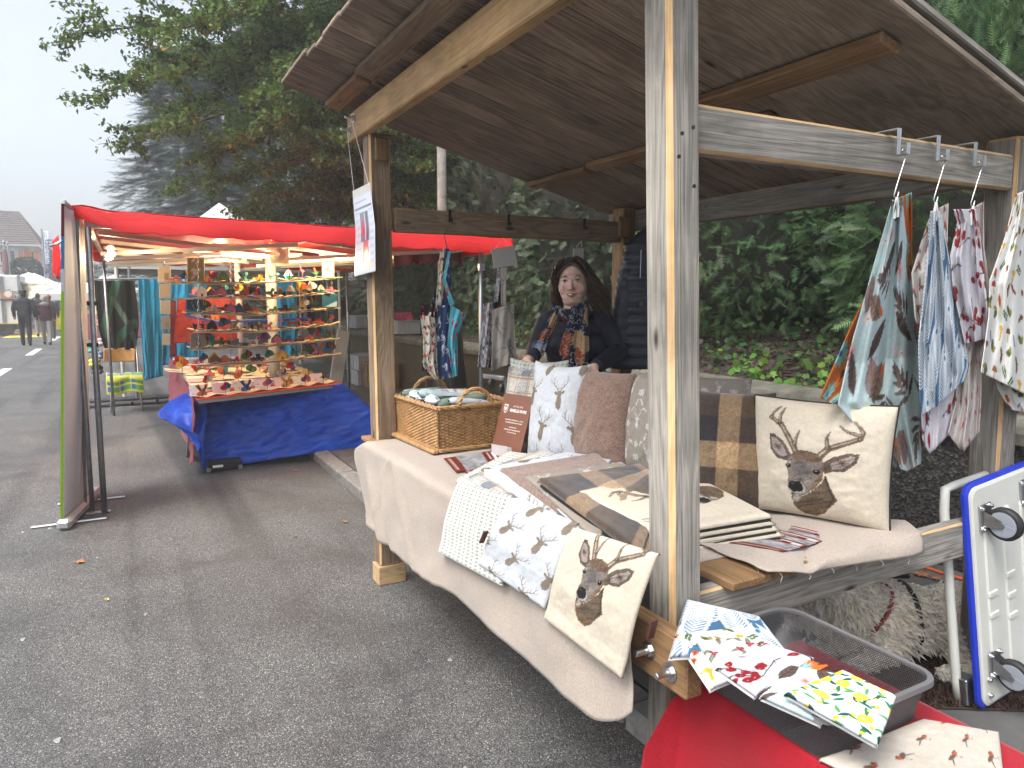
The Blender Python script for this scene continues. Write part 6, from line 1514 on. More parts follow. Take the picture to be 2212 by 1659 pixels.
fo = meshobj('fur', vv, ft, leafmat('fur_strand', .7, .5, .3), dg_, cols=np.clip(np.repeat(cf, 5, 0), 0, .95)); fo['kind'] = 'stuff'
def ring(c, ax, r1, r2, up, n=30): ax = V(ax).normalized(); u = V(up); u = (u-ax*u.dot(ax)).normalized(); w2 = ax.cross(u); return [V(c)+u*(r1*math.cos(k*2*math.pi/n))+w2*(r2*math.sin(k*2*math.pi/n)) for k in range(n+1)]
M_STRAP = plain('black_strap', (.012, .012, .014), .6); M_RSTRAP = plain('red_strap', (.22, .03, .025), .6)
def strap(name, pts, w_, mat, up): 
    mb = MB()
    for a, b in zip(pts, pts[1:]): mb.bar(a, b, w_, .005, up=up)
    return mb.build(name, mat, dg_)
r1 = ring((2.84, 1.74, g0+.155), dirb, .152, .162, (0, 0, 1)); MB().tube(r1, .011, 6, cap=False).build('harness_girth', M_STRAP, dg_)
r2 = ring((2.70, 1.815, g0+.185), (dirb+V((0, 0, -.75))).normalized(), .140, .128, (0, 0, 1)); MB().tube(r2, .010, 6, cap=False).build('harness_collar', M_STRAP, dg_); MB().tube([q+V((0, 0, .006))+perp*.006 for q in r2], .007, 6, cap=False).build('harness_trim', M_RSTRAP, dg_)
MB().tube([V((2.73, 1.80, g0+.345)), V((2.80, 1.755, g0+.35)), V((2.85, 1.735, g0+.345))], .012, 6).build('back_strap', M_STRAP, dg_)
MB().tube(ring((2.80, 1.755, g0+.372), perp, .014, .014, (0, 0, 1), 12), .0025, 6).build('lead_ring', M_STEEL, dg_)
MB().ball(hd+V((-.19, .075, -.085)), .02, 10, 8, (1, 1, .8)).build('nose', M_STRAP, dg_, smooth=True)
for s in (-1, 1): MB().ball(hd+V((-.13, .05, -.04))+perp*(.045*s), .010, 8, 6).build('eye', M_STRAP, dg_, smooth=True)
# brown shag mat
mt = thing('shag_mat', 'dark brown shaggy mat under the dog', 'mat', (2.62, 1.55, PVZ))
MB().box((2.78, 1.62, PVZ+.006), (.86, .58, .010), Matrix.Rotation(-.55, 3, 'Z'), .003).build('backing', plain('mat_brown', (.03, .018, .014), .95), mt)
nm = 9000; R = np.array(Matrix.Rotation(-.55, 3, 'Z')); lp_ = np.c_[rnd(nm, -.43, .43), rnd(nm, -.29, .29), np.full(nm, .011)]; pm = lp_ @ R.T+np.array([2.78, 1.62, PVZ])
tv = np.array([(0, -.1, 0), (0, .1, 0), (.55, .08, .3), (.55, -.08, .3), (1, 0, .15)]); tf3 = np.array([(0, 1, 2), (0, 2, 3), (3, 2, 4)])
xd = unit(nm); xd[:, 2] = np.abs(xd[:, 2])+.5; cm = np.array((.055, .032, .024))*rnd(nm, .5, 1.6)[:, None]
scatter('pile', tv, tf3, pm, xd, unit(nm), rnd(nm, .018, .034), cm, leafmat('mat_pile', .8, .1, .2), mt)['kind'] = 'stuff'
# cable, leaves and a blue bag under the stall
cb = [PZ(1900, 1188, PVZ+.008), PZ(1955, 1207, PVZ+.008), PZ(2000, 1226, PVZ+.008), PZ(2045, 1241, PVZ+.008), PZ(2120, 1262, PVZ+.008), PZ(2212, 1275, PVZ+.008)]
o = MB().tube(cb, .009, 8).build('orange_cable', plain('orange_rubber', (.62, .10, .015), .5), None, smooth=True); tag(o, 'orange power cable lying on the pavement behind the dog', 'cable')
leaf_on('fallen_leaf', 1990, 1245, .055, (.28, .15, .06), .5, 'dry brown leaf on the pavement beside the orange cable', PVZ)
leaf_on('fallen_leaf', 2025, 1254, .035, (.30, .05, .03), 1.5, 'small red leaf touching the dry brown one by the cable', PVZ)
bb = PZ(1588, 1375, PVZ+.0); o = thing('blue_bag', 'dark blue bag standing under the stall table', 'bag', tuple(bb))
mb = MB(); P = np.zeros((20, 14, 3))
for i in range(20):
    for j in range(14): q = 2*math.pi*i/19; t = j/13; r_ = (.10+.02*fbm(math.cos(q)*2, math.sin(q)*2, t*3))*(1-.35*t**3); P[i, j] = (bb.x-.02+r_*.9*math.cos(q), bb.y+.06+r_*.6*math.sin(q), PVZ+t*.20)
grid_obj('sack', P, plain('blue_poly', (.012, .03, .20), .45, var=.2), o)
for s in (-1, 1): MB().tube([(bb.x-.06, bb.y+.06+.03*s, PVZ+.19), (bb.x-.04, bb.y+.06+.03*s, PVZ+.26), (bb.x+.01, bb.y+.06+.03*s, PVZ+.26), (bb.x+.03, bb.y+.06+.03*s, PVZ+.19)], .006, 6).build('handle', plain('blue_poly', (.012, .03, .20)), o)
# far crates with casters seen beyond the basket come with the red stall
# ================================================================== WOMAN BEHIND THE TABLE
WD = 4.30; HC = PD(1237, 611, WD); SC_ = .000556
fw = V((CAMP.x-HC.x, CAMP.y-HC.y, 0)).normalized(); rt_ = V((0, 0, 1)).cross(fw).normalized()      # rt_ = image right
if rt_.dot(V((1, 0, 0))) < 0: rt_ = -rt_
fh = (fw*math.cos(.10)-rt_*math.sin(.10)).normalized(); rh = (rt_*math.cos(.10)+fw*math.sin(.10)).normalized()
UPZ = V((0, 0, 1)); tilt = Matrix.Rotation(.05, 3, fh)
HSC = 1.10; HAW = 1.05
def hl(a, b, c): return HC+tilt @ (rh*a*HAW+UPZ*b+fh*c)*HSC             # head frame
def bl_(a, b, c): return HC+rt_*a+UPZ*b+fw*c                    # body frame
def cp(x, y, d): return PD(1097.2+.1984*x, 521+.1984*y, d)      # crop pixel at depth
wm = thing('person', 'smiling person in navy jumper and patterned scarf with hands on the cushions', 'person', (HC.x, HC.y, PVZ))
HR = Matrix((rh, UPZ, fh)).transposed(); HR = tilt @ HR; BR_ = Matrix((rt_, UPZ, fw)).transposed()
class HB_(MB):
    def ball(s, c, r, n=10, m=7, sc_=(1, 1, 1), rot=None, col=None):
        if rot is HR: sc_ = (sc_[0]*HSC*HAW, sc_[1]*HSC, sc_[2]*HSC)
        return MB.ball(s, c, r, n, m, sc_, rot, col)
m = HB_()
m.ball(hl(0, .022, -.03), 1, 24, 18, (.076, .098, .098), HR); m.ball(hl(0, -.02, .0), 1, 24, 18, (.074, .094, .084), HR)
for s in (-1, 1):
    m.ball(hl(s*.037, -.032, .046), 1, 14, 10, (.034, .033, .033), HR); m.ball(hl(s*.011, -.034, .094), .0095, 8, 6); m.ball(hl(s*.078, -.01, -.02), 1, 8, 6, (.012, .03, .018), HR)
m.ball(hl(0, -.068, .022), 1, 18, 12, (.060, .044, .060), HR); m.ball(hl(0, -.094, .052), 1, 12, 8, (.026, .020, .022), HR); m.ball(hl(0, -.098, .012), 1, 14, 10, (.056, .030, .055), HR)
m.tube([hl(0, .012, .080), hl(0, -.012, .094), hl(0, -.030, .104)], [.008, .011, .013], 8); m.ball(hl(0, -.031, .103), .0135, 8, 6); m.ball(hl(0, .030, .066), 1, 12, 8, (.050, .014, .020), HR)
m.tube([hl(0, -.06, -.02), hl(0, -.13, -.03), bl_(.0, -.20, -.03)], [.064, .064, .075], 14)
# torso
m.ball(bl_(.025, -.30, -.02), 1, 22, 14, (.185, .13, .115), BR_); m.ball(bl_(.03, -.42, .0), 1, 22, 14, (.19, .17, .135), BR_); m.ball(bl_(.03, -.60, .01), 1, 22, 14, (.195, .19, .145), BR_); m.ball(bl_(.03, -.80, -.01), 1, 22, 14, (.20, .17, .145), BR_)
for s in (-1, 1):
    m.ball(bl_(.03+s*.085, -.38, .085), 1, 14, 10, (.085, .085, .07), BR_); m.ball(bl_(.02+s*.155, -.235, -.02), 1, 14, 10, (.075, .07, .075), BR_)
    hp_ = bl_(.03+s*.095, -.86, -.01); kn = bl_(.03+s*.10, -1.22, .02); an = V((kn.x, kn.y, PVZ+.09)); m.tube([hp_, kn, an], [.105, .065, .048], 12); m.tube([an, an+fw*.06-V((0, 0, .045)), an+fw*.16-V((0, 0, .06))], [.045, .045, .03], 10)
# arms
hL = cp(170, 1320, 3.97); hR = cp(905, 1390, 3.94)
m.tube([bl_(-.155, -.235, -.02), bl_(-.22, -.40, .03), cp(262, 1290, 4.03)], [.066, .058, .040], 12); m.tube([bl_(.185, -.235, -.02), bl_(.275, -.42, .02), cp(965, 1360, 4.0)], [.072, .066, .042], 12)
wL = cp(250, 1290, 4.02); wR = cp(950, 1365, 3.99)
def hand(wr, fingers, d, palm):
    pc = cp(*palm, d); m.tube([wr, wr.lerp(pc, .6), pc], [.024, .030, .026], 10)
    for (x0, y0, x1, y1, x2, y2, r) in fingers: m.tube([cp(x0, y0, d), cp(x1, y1, d-.03), cp(x2, y2, d-.035)], [r*1.1, r, r*.8], 8); m.ball(cp(x2, y2, d-.035), r*.82, 8, 6)
hand(wL, [(165, 1300, 120, 1330, 78, 1388, .0085), (175, 1310, 140, 1340, 112, 1398, .009), (190, 1315, 172, 1350, 166, 1402, .009), (215, 1310, 205, 1335, 198, 1380, .0085), (235, 1310, 258, 1340, 268, 1388, .010)], 3.98, (195, 1308))
hand(wR, [(900, 1385, 860, 1405, 826, 1435, .010), (905, 1390, 885, 1420, 866, 1450, .009), (925, 1400, 925, 1430, 932, 1466, .009), (945, 1400, 965, 1432, 968, 1472, .009), (955, 1400, 985, 1430, 1006, 1478, .0085)], 3.95, (925, 1390))
NAVY = np.array((.010, .011, .028)); SKIN = np.array(srgb(246, 206, 188)); TROU = np.array((.02, .02, .025))
def wcol(c, n):
    r = np.ones((len(c), 3))*NAVY; d = c-np.array(HC); z = d[:, 2]; h = np.einsum('ij,j->i', d, np.array(fh)); a = np.einsum('ij,j->i', d, np.array(rh))
    sk = z > -.155; r[sk] = SKIN
    chk = np.exp(-(((np.abs(a)-.040)/.022)**2+((z+.032)/.020)**2))*(h > .03); nose = np.exp(-((a/.014)**2+((z+.030)/.014)**2))*(h > .06)
    k = np.clip(chk*.5+nose*.4, 0, 1)[:, None]*sk[:, None]; r = r*(1-k)+np.array(srgb(206, 116, 104))*k
    r = np.where(((z < -.165) & False)[:, None], r, r)
    for w_, e, rad in ((wL, hL, .13), (wR, hR, .13)):
        ax = (np.array(e)-np.array(w_)); ax = ax/np.linalg.norm(ax); s = (c-np.array(w_)) @ ax; dist = np.linalg.norm(c-np.array(w_), axis=1); r[(s > -.002) & (dist < rad)] = SKIN*np.array((1.0, .93, .90))
    r[z < -.80] = TROU; r[c[:, 2] < PVZ+.11] = (.02, .015, .012)
    return r
remesh_union('body', m, .0052, vcol('skin_and_knit', .62, .25, 300, var=.06, nscale=30), wm, 3, wcol)
# face details
M_EYEW = plain('eye_white', (.62, .58, .55), .25, var=.02); M_IRIS = plain('eye_iris', (.05, .06, .045), .2, var=.1); M_LIP = plain('lip', srgb(186, 104, 98), .4, var=.05); M_TEETH = plain('teeth', (.66, .62, .55), .3, var=.03); M_BROW = plain('brow', (.035, .02, .014), .8); M_MOUTH = plain('mouth_dark', (.05, .015, .012), .6)
for s in (-1, 1):
    e = HB_().ball(hl(s*.0335, .008, .0705), 1, 12, 8, (.0135, .0062, .010), HR).build('eye', M_EYEW, wm, smooth=True)
    HB_().ball(hl(s*.0335, .0085, .0775), 1, 10, 8, (.0058, .0056, .004), HR).build('iris', M_IRIS, e, smooth=True)
    MB().tube([hl(s*.019, .012, .078), hl(s*.033, .0155, .0805), hl(s*.049, .0105, .072)], [.0016, .0026, .0016], 6).build('upper_lid', M_BROW, e, smooth=True)
    MB().tube([hl(s*.018, .031, .083), hl(s*.034, .036, .080), hl(s*.053, .028, .066)], [.0026, .0030, .0012], 6).build('eyebrow', M_BROW, wm, smooth=True)
mo = MB().prism([hl(-.026, -.062, .079), hl(-.012, -.071, .088), hl(0, -.073, .0905), hl(.012, -.071, .088), hl(.026, -.062, .079), hl(.010, -.059, .088), hl(-.010, -.059, .088)], fh*.004).build('mouth', M_MOUTH, wm)
MB().prism([hl(-.022, -.062, .084), hl(-.010, -.0685, .0915), hl(.010, -.0685, .0915), hl(.022, -.062, .084), hl(.010, -.0595, .0915), hl(-.010, -.0595, .0915)], fh*.003).build('teeth', M_TEETH, mo)
MB().tube([hl(-.029, -.060, .078), hl(-.012, -.0585, .091), hl(0, -.059, .0935), hl(.012, -.0585, .091), hl(.029, -.060, .078)], [.0015, .0030, .0028, .0030, .0015], 6).build('upper_lip', M_LIP, mo, smooth=True)
MB().tube([hl(-.029, -.061, .078), hl(-.013, -.0735, .088), hl(0, -.076, .091), hl(.013, -.0735, .088), hl(.029, -.061, .078)], [.0015, .0036, .0042, .0036, .0015], 6).build('lower_lip', M_LIP, mo, smooth=True)
# hair: cap plus wavy locks
hair = MB(); hc = []
cap = []
nA, nB = 36, 20; Pc = np.zeros((nA+1, nB, 3))
for i in range(nA+1):
    a = 2*math.pi*i/nA
    for j in range(nB):
        # polar angle from crown; hairline is high at the front (a=pi/2 -> front)
        front = max(0, math.sin(a)); lim = 2.15-1.28*front**1.5; th = lim*j/(nB-1)
        r = .112+.006*fbm(math.cos(a)*3, math.sin(a)*3, th*3)-(.010 if j == nB-1 else 0)
        Pc[i, j] = hl(.088/.098*r*math.sin(th)*math.cos(a)*.93, .030+r*1.02*math.cos(th), -.030+r*1.0*math.sin(th)*math.sin(a)*(1.02 if math.sin(a) > 0 else 1.05))
def hairmat():
    m_, t, p = newmat('dark_hair'); a = N(t, 'ShaderNodeAttribute', attribute_name='Col'); t.links.new(a.outputs['Color'], p.inputs['Base Color']); p.inputs['Roughness'].default_value = .42; p.inputs['Specular IOR Level'].default_value = .4; return m_
M_HAIR = hairmat(); HCOL = np.array((.034, .020, .014))
ho_ = grid_obj('hair', Pc, M_HAIR, wm, cols=np.ones(Pc.shape)*HCOL*.8)
mb = MB(); rr_ = random.Random(3)
for k in range(760):
    side = 1 if k % 5 > 1 else -1; t = rr_.random()
    a0 = rr_.uniform(-.25, 2.9) if True else 0
    q = rr_.uniform(.15, 1.0)
    st0 = hl(side*(.012+.075*q), .125-.075*q*q+rr_.uniform(-.01, .01), .045-.15*t+.02*rr_.random())
    wdt = (.22 if side > 0 else .10); drop = rr_.uniform(.14, .29) if side > 0 else rr_.uniform(.14, .24)
    outx = side*(.082+wdt*.55*rr_.random()**1.2*(1.0 if side > 0 else .55)); endb = .03-drop; ph = rr_.uniform(0, 6.28); am = rr_.uniform(.012, .032); bk_ = -.02-.09*t+rr_.uniform(-.02, .03)
    if side < 0: bk_ -= .03
    pts = []
    for i in range(11):
        s = i/10; a_ = (st0-HC).dot(rh)*(1-s)**2+2*s*(1-s)*side*(.108+.01*t)+s*s*outx; b_ = (st0-HC).z*(1-s)**2+2*s*(1-s)*(.035)+s*s*endb; c_ = (st0-HC).dot(fh)*(1-s)**2+2*s*(1-s)*(.01-.09*t)+s*s*bk_
        w2 = am*s*math.sin(ph+s*15); pts.append(hl(a_+w2, b_+am*.4*math.cos(ph*2+s*9)*s, c_+am*s*math.cos(ph+s*15)))
    r0 = rr_.uniform(.0026, .0052); v_ = rr_.uniform(.6, 2.0); mb.tube(pts, [r0*.7, r0, r0, r0, r0, r0*.95, r0*.9, r0*.8, r0*.65, r0*.45, r0*.12], 4, cap=False, col=tuple(HCOL*v_*np.array((1.15, 1, .9))))
o = mb.build('locks', M_HAIR, ho_, smooth=True, usecol=True); o['kind'] = 'stuff'
# scarf
def pr_scarf(seed, tailend=False):
    def f(U, W):
        p = Paint(U, W, srgb(26, 34, 62)); p.e = .003; r = random.Random(seed); rust = srgb(156, 78, 40); wh = srgb(176, 178, 180)
        for k in range(7): x, y = r.uniform(0, .2), r.uniform(0, .55); p.poly([(x, y), (x+.07, y+.02), (x+.06, y+.12), (x+.02, y+.15), (x-.02, y+.08)], rust if k % 3 else srgb(188, 150, 100))
        for x, y, rr in jgrid(.22, .6, .048, seed): q = rr.uniform(0, 6.28); p.line([(x+.016*math.cos(q+a*.55), y+.016*math.sin(q+a*.55)) for a in range(8)], .0055, wh)
        if tailend:
            p.c = np.where((W > .36)[..., None], np.array(srgb(150, 172, 206)), p.c); p.line([(0, .37), (.3, .37)], .008, srgb(26, 34, 62)); p.line([(0, .385), (.3, .385)], .004, srgb(26, 34, 62))
            for k in range(9): p.ell(.02*k+.01, .405, .007, .005, .6, [srgb(190, 170, 120), srgb(60, 60, 90)][k % 2])
            p.c = np.where((W > .43)[..., None], np.array(srgb(196, 178, 156)), p.c)
            for k in range(16): p.ell(r.uniform(0, .2), r.uniform(.435, .5), .016, .006, .1, srgb(110, 62, 40))
        return p.c
    return f
def tocrop(L): return [(1097.2+.1984*x, 521+.1984*y) for x, y in L]
sf = thing('scarf', 'navy and rust patterned scarf with white horseshoe shapes round her neck', 'scarf', tuple(bl_(0, -.2, .1)))
_PY = PY
def hung_d(name, L, R, d, pr, folds, amp, size, n, parent):
    global PY
    old = PY
    try:
        PY = lambda x, y, Y: PD(x, y, Y)
        return hung(name, None, L, R, d, pr, folds, amp, size, n, parent=parent, gather=.8)
    finally: PY = old
hung_d('tail', tocrop([(505, 690), (470, 800), (400, 930), (320, 1060), (280, 1120), (238, 1245)]), tocrop([(560, 740), (540, 840), (500, 950), (440, 1060), (425, 1120), (385, 1255)]), 4.145, pr_scarf(4, True), 1.3, .008, (.12, .5), (40, 100), sf)
hung_d('tail', tocrop([(690, 720), (640, 900), (590, 1060), (560, 1200), (590, 1350), (600, 1450)]), tocrop([(870, 640), (868, 800), (875, 950), (885, 1150), (880, 1320), (830, 1450)]), 4.13, pr_scarf(9), 2.1, .012, (.20, .55), (60, 110), sf)
nu, nv = 60, 22; P = np.zeros((nu, nv, 3)); U = np.zeros((nu, nv)); W = np.zeros((nu, nv))
for i in range(nu):
    a = 2*math.pi*i/(nu-1); cx = .098*math.cos(a); cz = .095*math.sin(a)-.02; drop = -.158-.05*max(0, math.sin(a))**1.5+.012*math.cos(a)*1.0
    for j in range(nv):
        q = 2*math.pi*j/(nv-1); rr = .030*(1+.25*math.sin(q*3+a*4)+.2*fbm(a*2, math.cos(q), math.sin(q)))
        P[i, j] = bl_(.005+cx*(1+rr/.1*math.cos(q)), drop+rr*1.25*math.sin(q), cz*(1+rr/.1*math.cos(q))); U[i, j] = a*.08; W[i, j] = j/(nv-1)*.22
grid_obj('neck_loop', P, M_PRINT, sf, cols=pr_scarf(6)(U, W))
for a, b in (((545, 860), (450, 1110)), ((640, 940), (580, 1010))): MB().tube([cp(*a, 4.14), cp((a[0]+b[0])/2+6, (a[1]+b[1])/2, 4.13), cp(*b, 4.13)], .0028, 6).build('drawcord', plain('navy_cord', (.008, .009, .02), .7), wm)
MB().tube([cp(120, 1322, 4.0), cp(133, 1318, 3.99), cp(146, 1324, 4.0)], .003, 6).build('ring', M_STEEL, wm)
# ================================================================== RED AWNING STALL AND ITS GOODS
M_REDPVC = plain('red_pvc', (.60, .014, .014), .38, var=.10, scale=4, bumps=.25, bscale=12, spec=.4)
M_ALU = plain('cream_aluminium', (.62, .60, .52), .45, .1, var=.06); M_GALV = plain('galvanised', (.30, .31, .32), .42, .9, var=.2, scale=16)
rs = thing('awning_stall', 'market stall frame with bright red scalloped awning and cream struts', 'market stall', (1.5, 8.5, 0))
YN, YF, XL, XR = 6.05, 11.0, -.34, 3.28
def zn(x): return 2.212-.019*(x-XL)                       # near top edge
nu, nv = 150, 22; P = np.zeros((nu, nv, 3))
for i in range(nu):
    s = i/(nu-1); x = XL+(XR-XL)*s
    for j in range(nv):
        t = j/(nv-1); sc_w = .016*abs(math.sin(s*math.pi*13)); drop = (.145+sc_w-.012)*t
        lift = .06*math.exp(-((s)/.05)**2); y = YN-.01-.03*math.sin(t*1.5)+.012*math.sin(s*23)*t+.08*math.exp(-(s/.03)**2)*t
        z = zn(x)+.03*math.exp(-((s-.035)/.03)**2)-drop*(1-.45*math.exp(-(s/.06)**2))
        P[i, j] = (x, y, z+.008*fbm(x*3, t*2))
grid_obj('near_valance', P, M_REDPVC, rs, thick=.004)
nu, nv = 60, 40; P = np.zeros((nu, nv, 3))
for i in range(nu):
    x = XL+(XR-XL)*i/(nu-1)
    for j in range(nv):
        t = j/(nv-1); y = YN+(YF-YN)*t; P[i, j] = (x, y, zn(x)+.012-.02*math.sin(math.pi*t)+.02*math.sin(i*.5)*math.sin(t*math.pi)-.10*max(0, t-.9)*5*.5+.03*math.exp(-((i/(nu-1)-.035)/.03)**2)*(1-t))
grid_obj('canopy', P, M_REDPVC, rs, thick=.004)
nu, nv = 120, 10; P = np.zeros((nu, nv, 3))
for i in range(nu):
    s = i/(nu-1); x = XL+(XR-XL)*s
    for j in range(nv): t = j/(nv-1); P[i, j] = (x, YF+.01+.012*math.sin(s*30)*t, zn(x)-.01-(.13+.035*abs(math.sin(s*math.pi*9)))*t)
grid_obj('far_valance', P, M_REDPVC, rs, thick=.004)
for X in (XL, XR):
    P = np.zeros((60, 8, 3))
    for i in range(60):
        for j in range(8): t = j/7; y = YN+.06+(YF-YN-.12)*i/59; P[i, j] = (X+.02*math.sin(i*.7)*t, y, zn(X)+.005-(.11+.02*abs(math.sin(i*.8)))*t)
    grid_obj('side_valance', P, M_REDPVC, rs, thick=.004)
def pole(pts, r, mat=M_GALV, name='pole', par=None): return MB().tube(pts, r, 10).build(name, mat, par or rs, smooth=True)
pole([PZ(200, 1104, .02), PY(157, 487, 6.10)], .017); pole([PZ(226, 1108, .0), PY(207, 800, 6.08), PY(190, 491, 6.08)], .021)
c_ = PZ(213, 1108, 0); MB().box((c_.x, c_.y, .006), (.16, .05, .010), b=.002).build('foot_plate', M_GALV, rs)
for y_, in ((655,), (745,)):
    q = PY(200, y_, 6.08); MB().box(q, (.075, .03, .03), b=.004).build('clamp', plain('black_iron', (.015, .015, .016), .5, .6), rs)
pr_ = PY(1038, 642, 6.15); pole([(pr_.x, 6.15, PVZ), (pr_.x, 6.15, 2.12)], .018); q = PY(1040, 577, 6.13); MB().box(q, (.06, .04, .07), b=.004).build('clamp', M_GALV, rs)
pole([(-.2, YF-.1, 0), (-.2, YF-.1, 2.1)], .018); pole([(XR-.25, YF-.1, PVZ), (XR-.25, YF-.1, 2.1)], .018)
for a, b in (((-.2, YN+.1, 2.12), (XR-.2, YN+.1, 2.08)), ((-.2, YF-.1, 2.12), (XR-.2, YF-.1, 2.08)), ((-.2, YN+.1, 2.12), (-.2, YF-.1, 2.12)), ((XR-.2, YN+.1, 2.08), (XR-.2, YF-.1, 2.08)), ((1.45, YN+.1, 2.10), (1.45, YF-.1, 2.10))):
    MB().bar(a, b, .03, .045, b=.003).build('frame_bar', M_ALU, rs)
for k in range(4):
    y0 = 6.6+k*1.0
    for xa, xb in ((-.15, 1.4), (1.5, 3.0)):
        MB().bar((xa, y0, 2.10), (xb, y0+.9, 2.02), .03, .035, b=.003).build('strut', M_ALU, rs); MB().bar((xb, y0, 2.06), (xa, y0+.9, 1.98), .03, .035, b=.003).build('strut', M_ALU, rs)
mst = PY(587, 642, 8.3); MB().tube([(mst.x, 8.3, 0), (mst.x, 8.3, 2.14)], .058, 14).build('mast', plain('mast_grey', (.30, .29, .27), .6), rs, smooth=True)
m2_ = PY(516, 642, 9.6); MB().tube([(m2_.x, 9.6, 0), (m2_.x, 9.6, 2.12)], .04, 12).build('mast', plain('mast_grey', (.30, .29, .27), .6), rs, smooth=True)
# translucent dark red sheet hanging at the right side
P = np.zeros((50, 12, 3)); a0, a1 = PY(850, 560, 7.2), PY(1000, 545, 7.2)
for i in range(50):
    for j in range(12): s = i/49; t = j/11; P[i, j] = a0.lerp(a1, s)+V((0, .03*math.sin(s*20), .06-(.11+.03*abs(math.sin(s*24))+.10*max(0, s-.85)*6)*t))
grid_obj('side_flap', P, plain('dark_red_sheet', (.17, .012, .02), .3, var=.3, scale=9), rs, thick=.003)
o = MB().tube([PY(135, 520, 7.0), PY(120, 528, 7.0), PY(108, 531, 7.05)], .012, 6).build('strut_end', M_GALV, rs)
P = np.zeros((16, 12, 3)); a0 = PY(135, 508, 7.1)
for i in range(16):
    for j in range(12): s = i/15; t = j/11; P[i, j] = a0+V((-.03-.05*s+.02*math.sin(s*12)*t, .05*s, -.05*s-(.36-.10*abs(math.sin(s*9)))*t))
grid_obj('hanging_fringe', P, M_REDPVC, rs, thick=.003)
# lamps (lit)
M_LIT = emit('lamp_glow', (1.0, .92, .66), 7.0)
def lamp_light(par, p, e, r=.05):
    l = bpy.data.lights.new('lamp_light', 'POINT'); l.energy = e; l.color = (1.0, .80, .44); l.shadow_soft_size = r
    o = bpy.data.objects.new('lamp_light', l); COL.objects.link(o); place(o, Matrix.Translation(V(p)), par); return o
lab = {0: 'lit strip lamp under the awning over the hanging shelves', 1: 'lit strip lamp farther back under the awning', 2: 'lit strip lamp at the right end of the awning'}
for k, (x, y, Y, L, e) in enumerate(((565, 553, 7.75, .75, 30), (470, 553, 9.3, .7, 26), (735, 556, 7.6, .4, 15))):
    c = PY(x, y, Y); t = thing('strip_lamp', lab[k], 'lamp', tuple(c), 'lit lamps under the red awning')
    MB().tube([c-V((L/2, 0, 0)), c+V((L/2, 0, 0))], .014, 8).build('tube', M_LIT, t); MB().box(c+V((0, 0, .028)), (L*1.08, .06, .022), b=.003).build('housing', M_ALU, t); lamp_light(t, c-V((0, .05, .06)), e)
c = PY(240, 545, 7.2); t = thing('spot_lamp', 'cluster of small lit spot lamps at the street corner of the awning', 'lamp', tuple(c), 'lit lamps under the red awning')
for k, (x, y) in enumerate(((239, 537), (241, 548), (235, 556))):
    p = PY(x, y, 7.2); MB().lathe([(.012, -.05), (.03, -.02), (.034, .0)], p, (-.3, -.6, -.5), 12).build('shade', M_ALU, t, smooth=True); MB().ball(p+V((-.008, -.016, -.012)), .018, 10, 8).build('bulb', M_LIT, t, smooth=True)
lamp_light(t, c+V((-.02, -.08, -.06)), 8)
# ------------------------------------------------------------------ table with tarpaulin
ZT = .70; TA, TB, TC_, TD = V((.53, 6.69, ZT)), V((1.92, 7.26, ZT)), V((1.98, 11.2, ZT)), V((.587, 11.6, ZT))
tb = thing('display_table', 'long folding table of the card seller under blue and burgundy covers', 'table', (1.2, 8.9, 0))
MB().prism([TA, TB, TC_, TD], (0, 0, -.03)).build('table_top', plain('table_board', (.35, .32, .28), .6), tb)
for q in (TA, TB, TC_, TD): c = q.lerp((TA+TB+TC_+TD)/4, .22); MB().tube([(c.x, c.y, PVZ if c.x > KX else 0), (c.x, c.y, ZT-.03)], .018, 8).build('leg', M_GALV, tb)
def sheet4(name, c, mat, parent=None, n=(40, 30), bumpa=.02, fr=5, th=.003, edge=None, center=None):
    P = np.zeros((*n, 3)); nr = (c[1]-c[0]).cross(c[3]-c[0]).normalized()
    for i in range(n[0]):
        for j in range(n[1]):
            u, v = i/(n[0]-1), j/(n[1]-1); q = (c[0]*(1-u)+c[1]*u)*(1-v)+(c[3]*(1-u)+c[2]*u)*v
            q = q+nr*(bumpa*(math.sin(u*fr*2+1.3*math.sin(v*3))*v+.8*fbm(u*5, v*4, c[0].x*3)+1.1*(abs(fbm(u*4.1+9, v*3.6, 4))-.2)-.7*(abs(fbm(u*9+v*4, v*7, 8))-.2)))
            if edge: q = edge(q, u, v)
            P[i, j] = q
    return grid_obj(name, P, mat, parent, thick=th, center=center)
M_TARP = plain('blue_tarpaulin', (.006, .058, .40), .45, var=.25, scale=5, bumps=1.0, bscale=8, spec=.3); M_BURG = linen_mat('burgundy_cloth', (.20, .028, .045), .3)
tp_ = thing('blue_tarpaulin', 'creased bright blue tarpaulin hanging over the near end of the card table', 'tarpaulin', (1.2, 6.9, 0))
up_ = V((0, -.012, .006))
sheet4('front_sheet', [PZ(428, 848, ZT)+V((0, -.025, 0)), TB+V((.02, -.02, .004)), PZ(792, 962, .10), PZ(436, 1013, .025)], M_TARP, tp_, (120, 80), .026, 4, edge=lambda q, u, v: q+V((.20*u**6*math.sin(v*math.pi*.9), .0, 0))-V((0, .02*v, 0)))
sheet4('corner_wing', [PZ(417, 842, ZT), PZ(446, 853, ZT)+V((0, -.03, 0)), PY(438, 1004, 6.72), PY(421, 936, 6.70)], M_TARP, tp_, (24, 40), .02, 3, edge=lambda q, u, v: q+V((-.30*(1-u)*math.sin(v*math.pi)**1.2*(1 if v < .62 else .9), -.02, 0)))
for x, y in ((796, 918), (790, 955)): MB().lathe([(.012, 0), (.012, .004)], PY(x-6, y, 7.20), (0, -1, 0), 12).build('eyelet', M_STEEL, tp_)
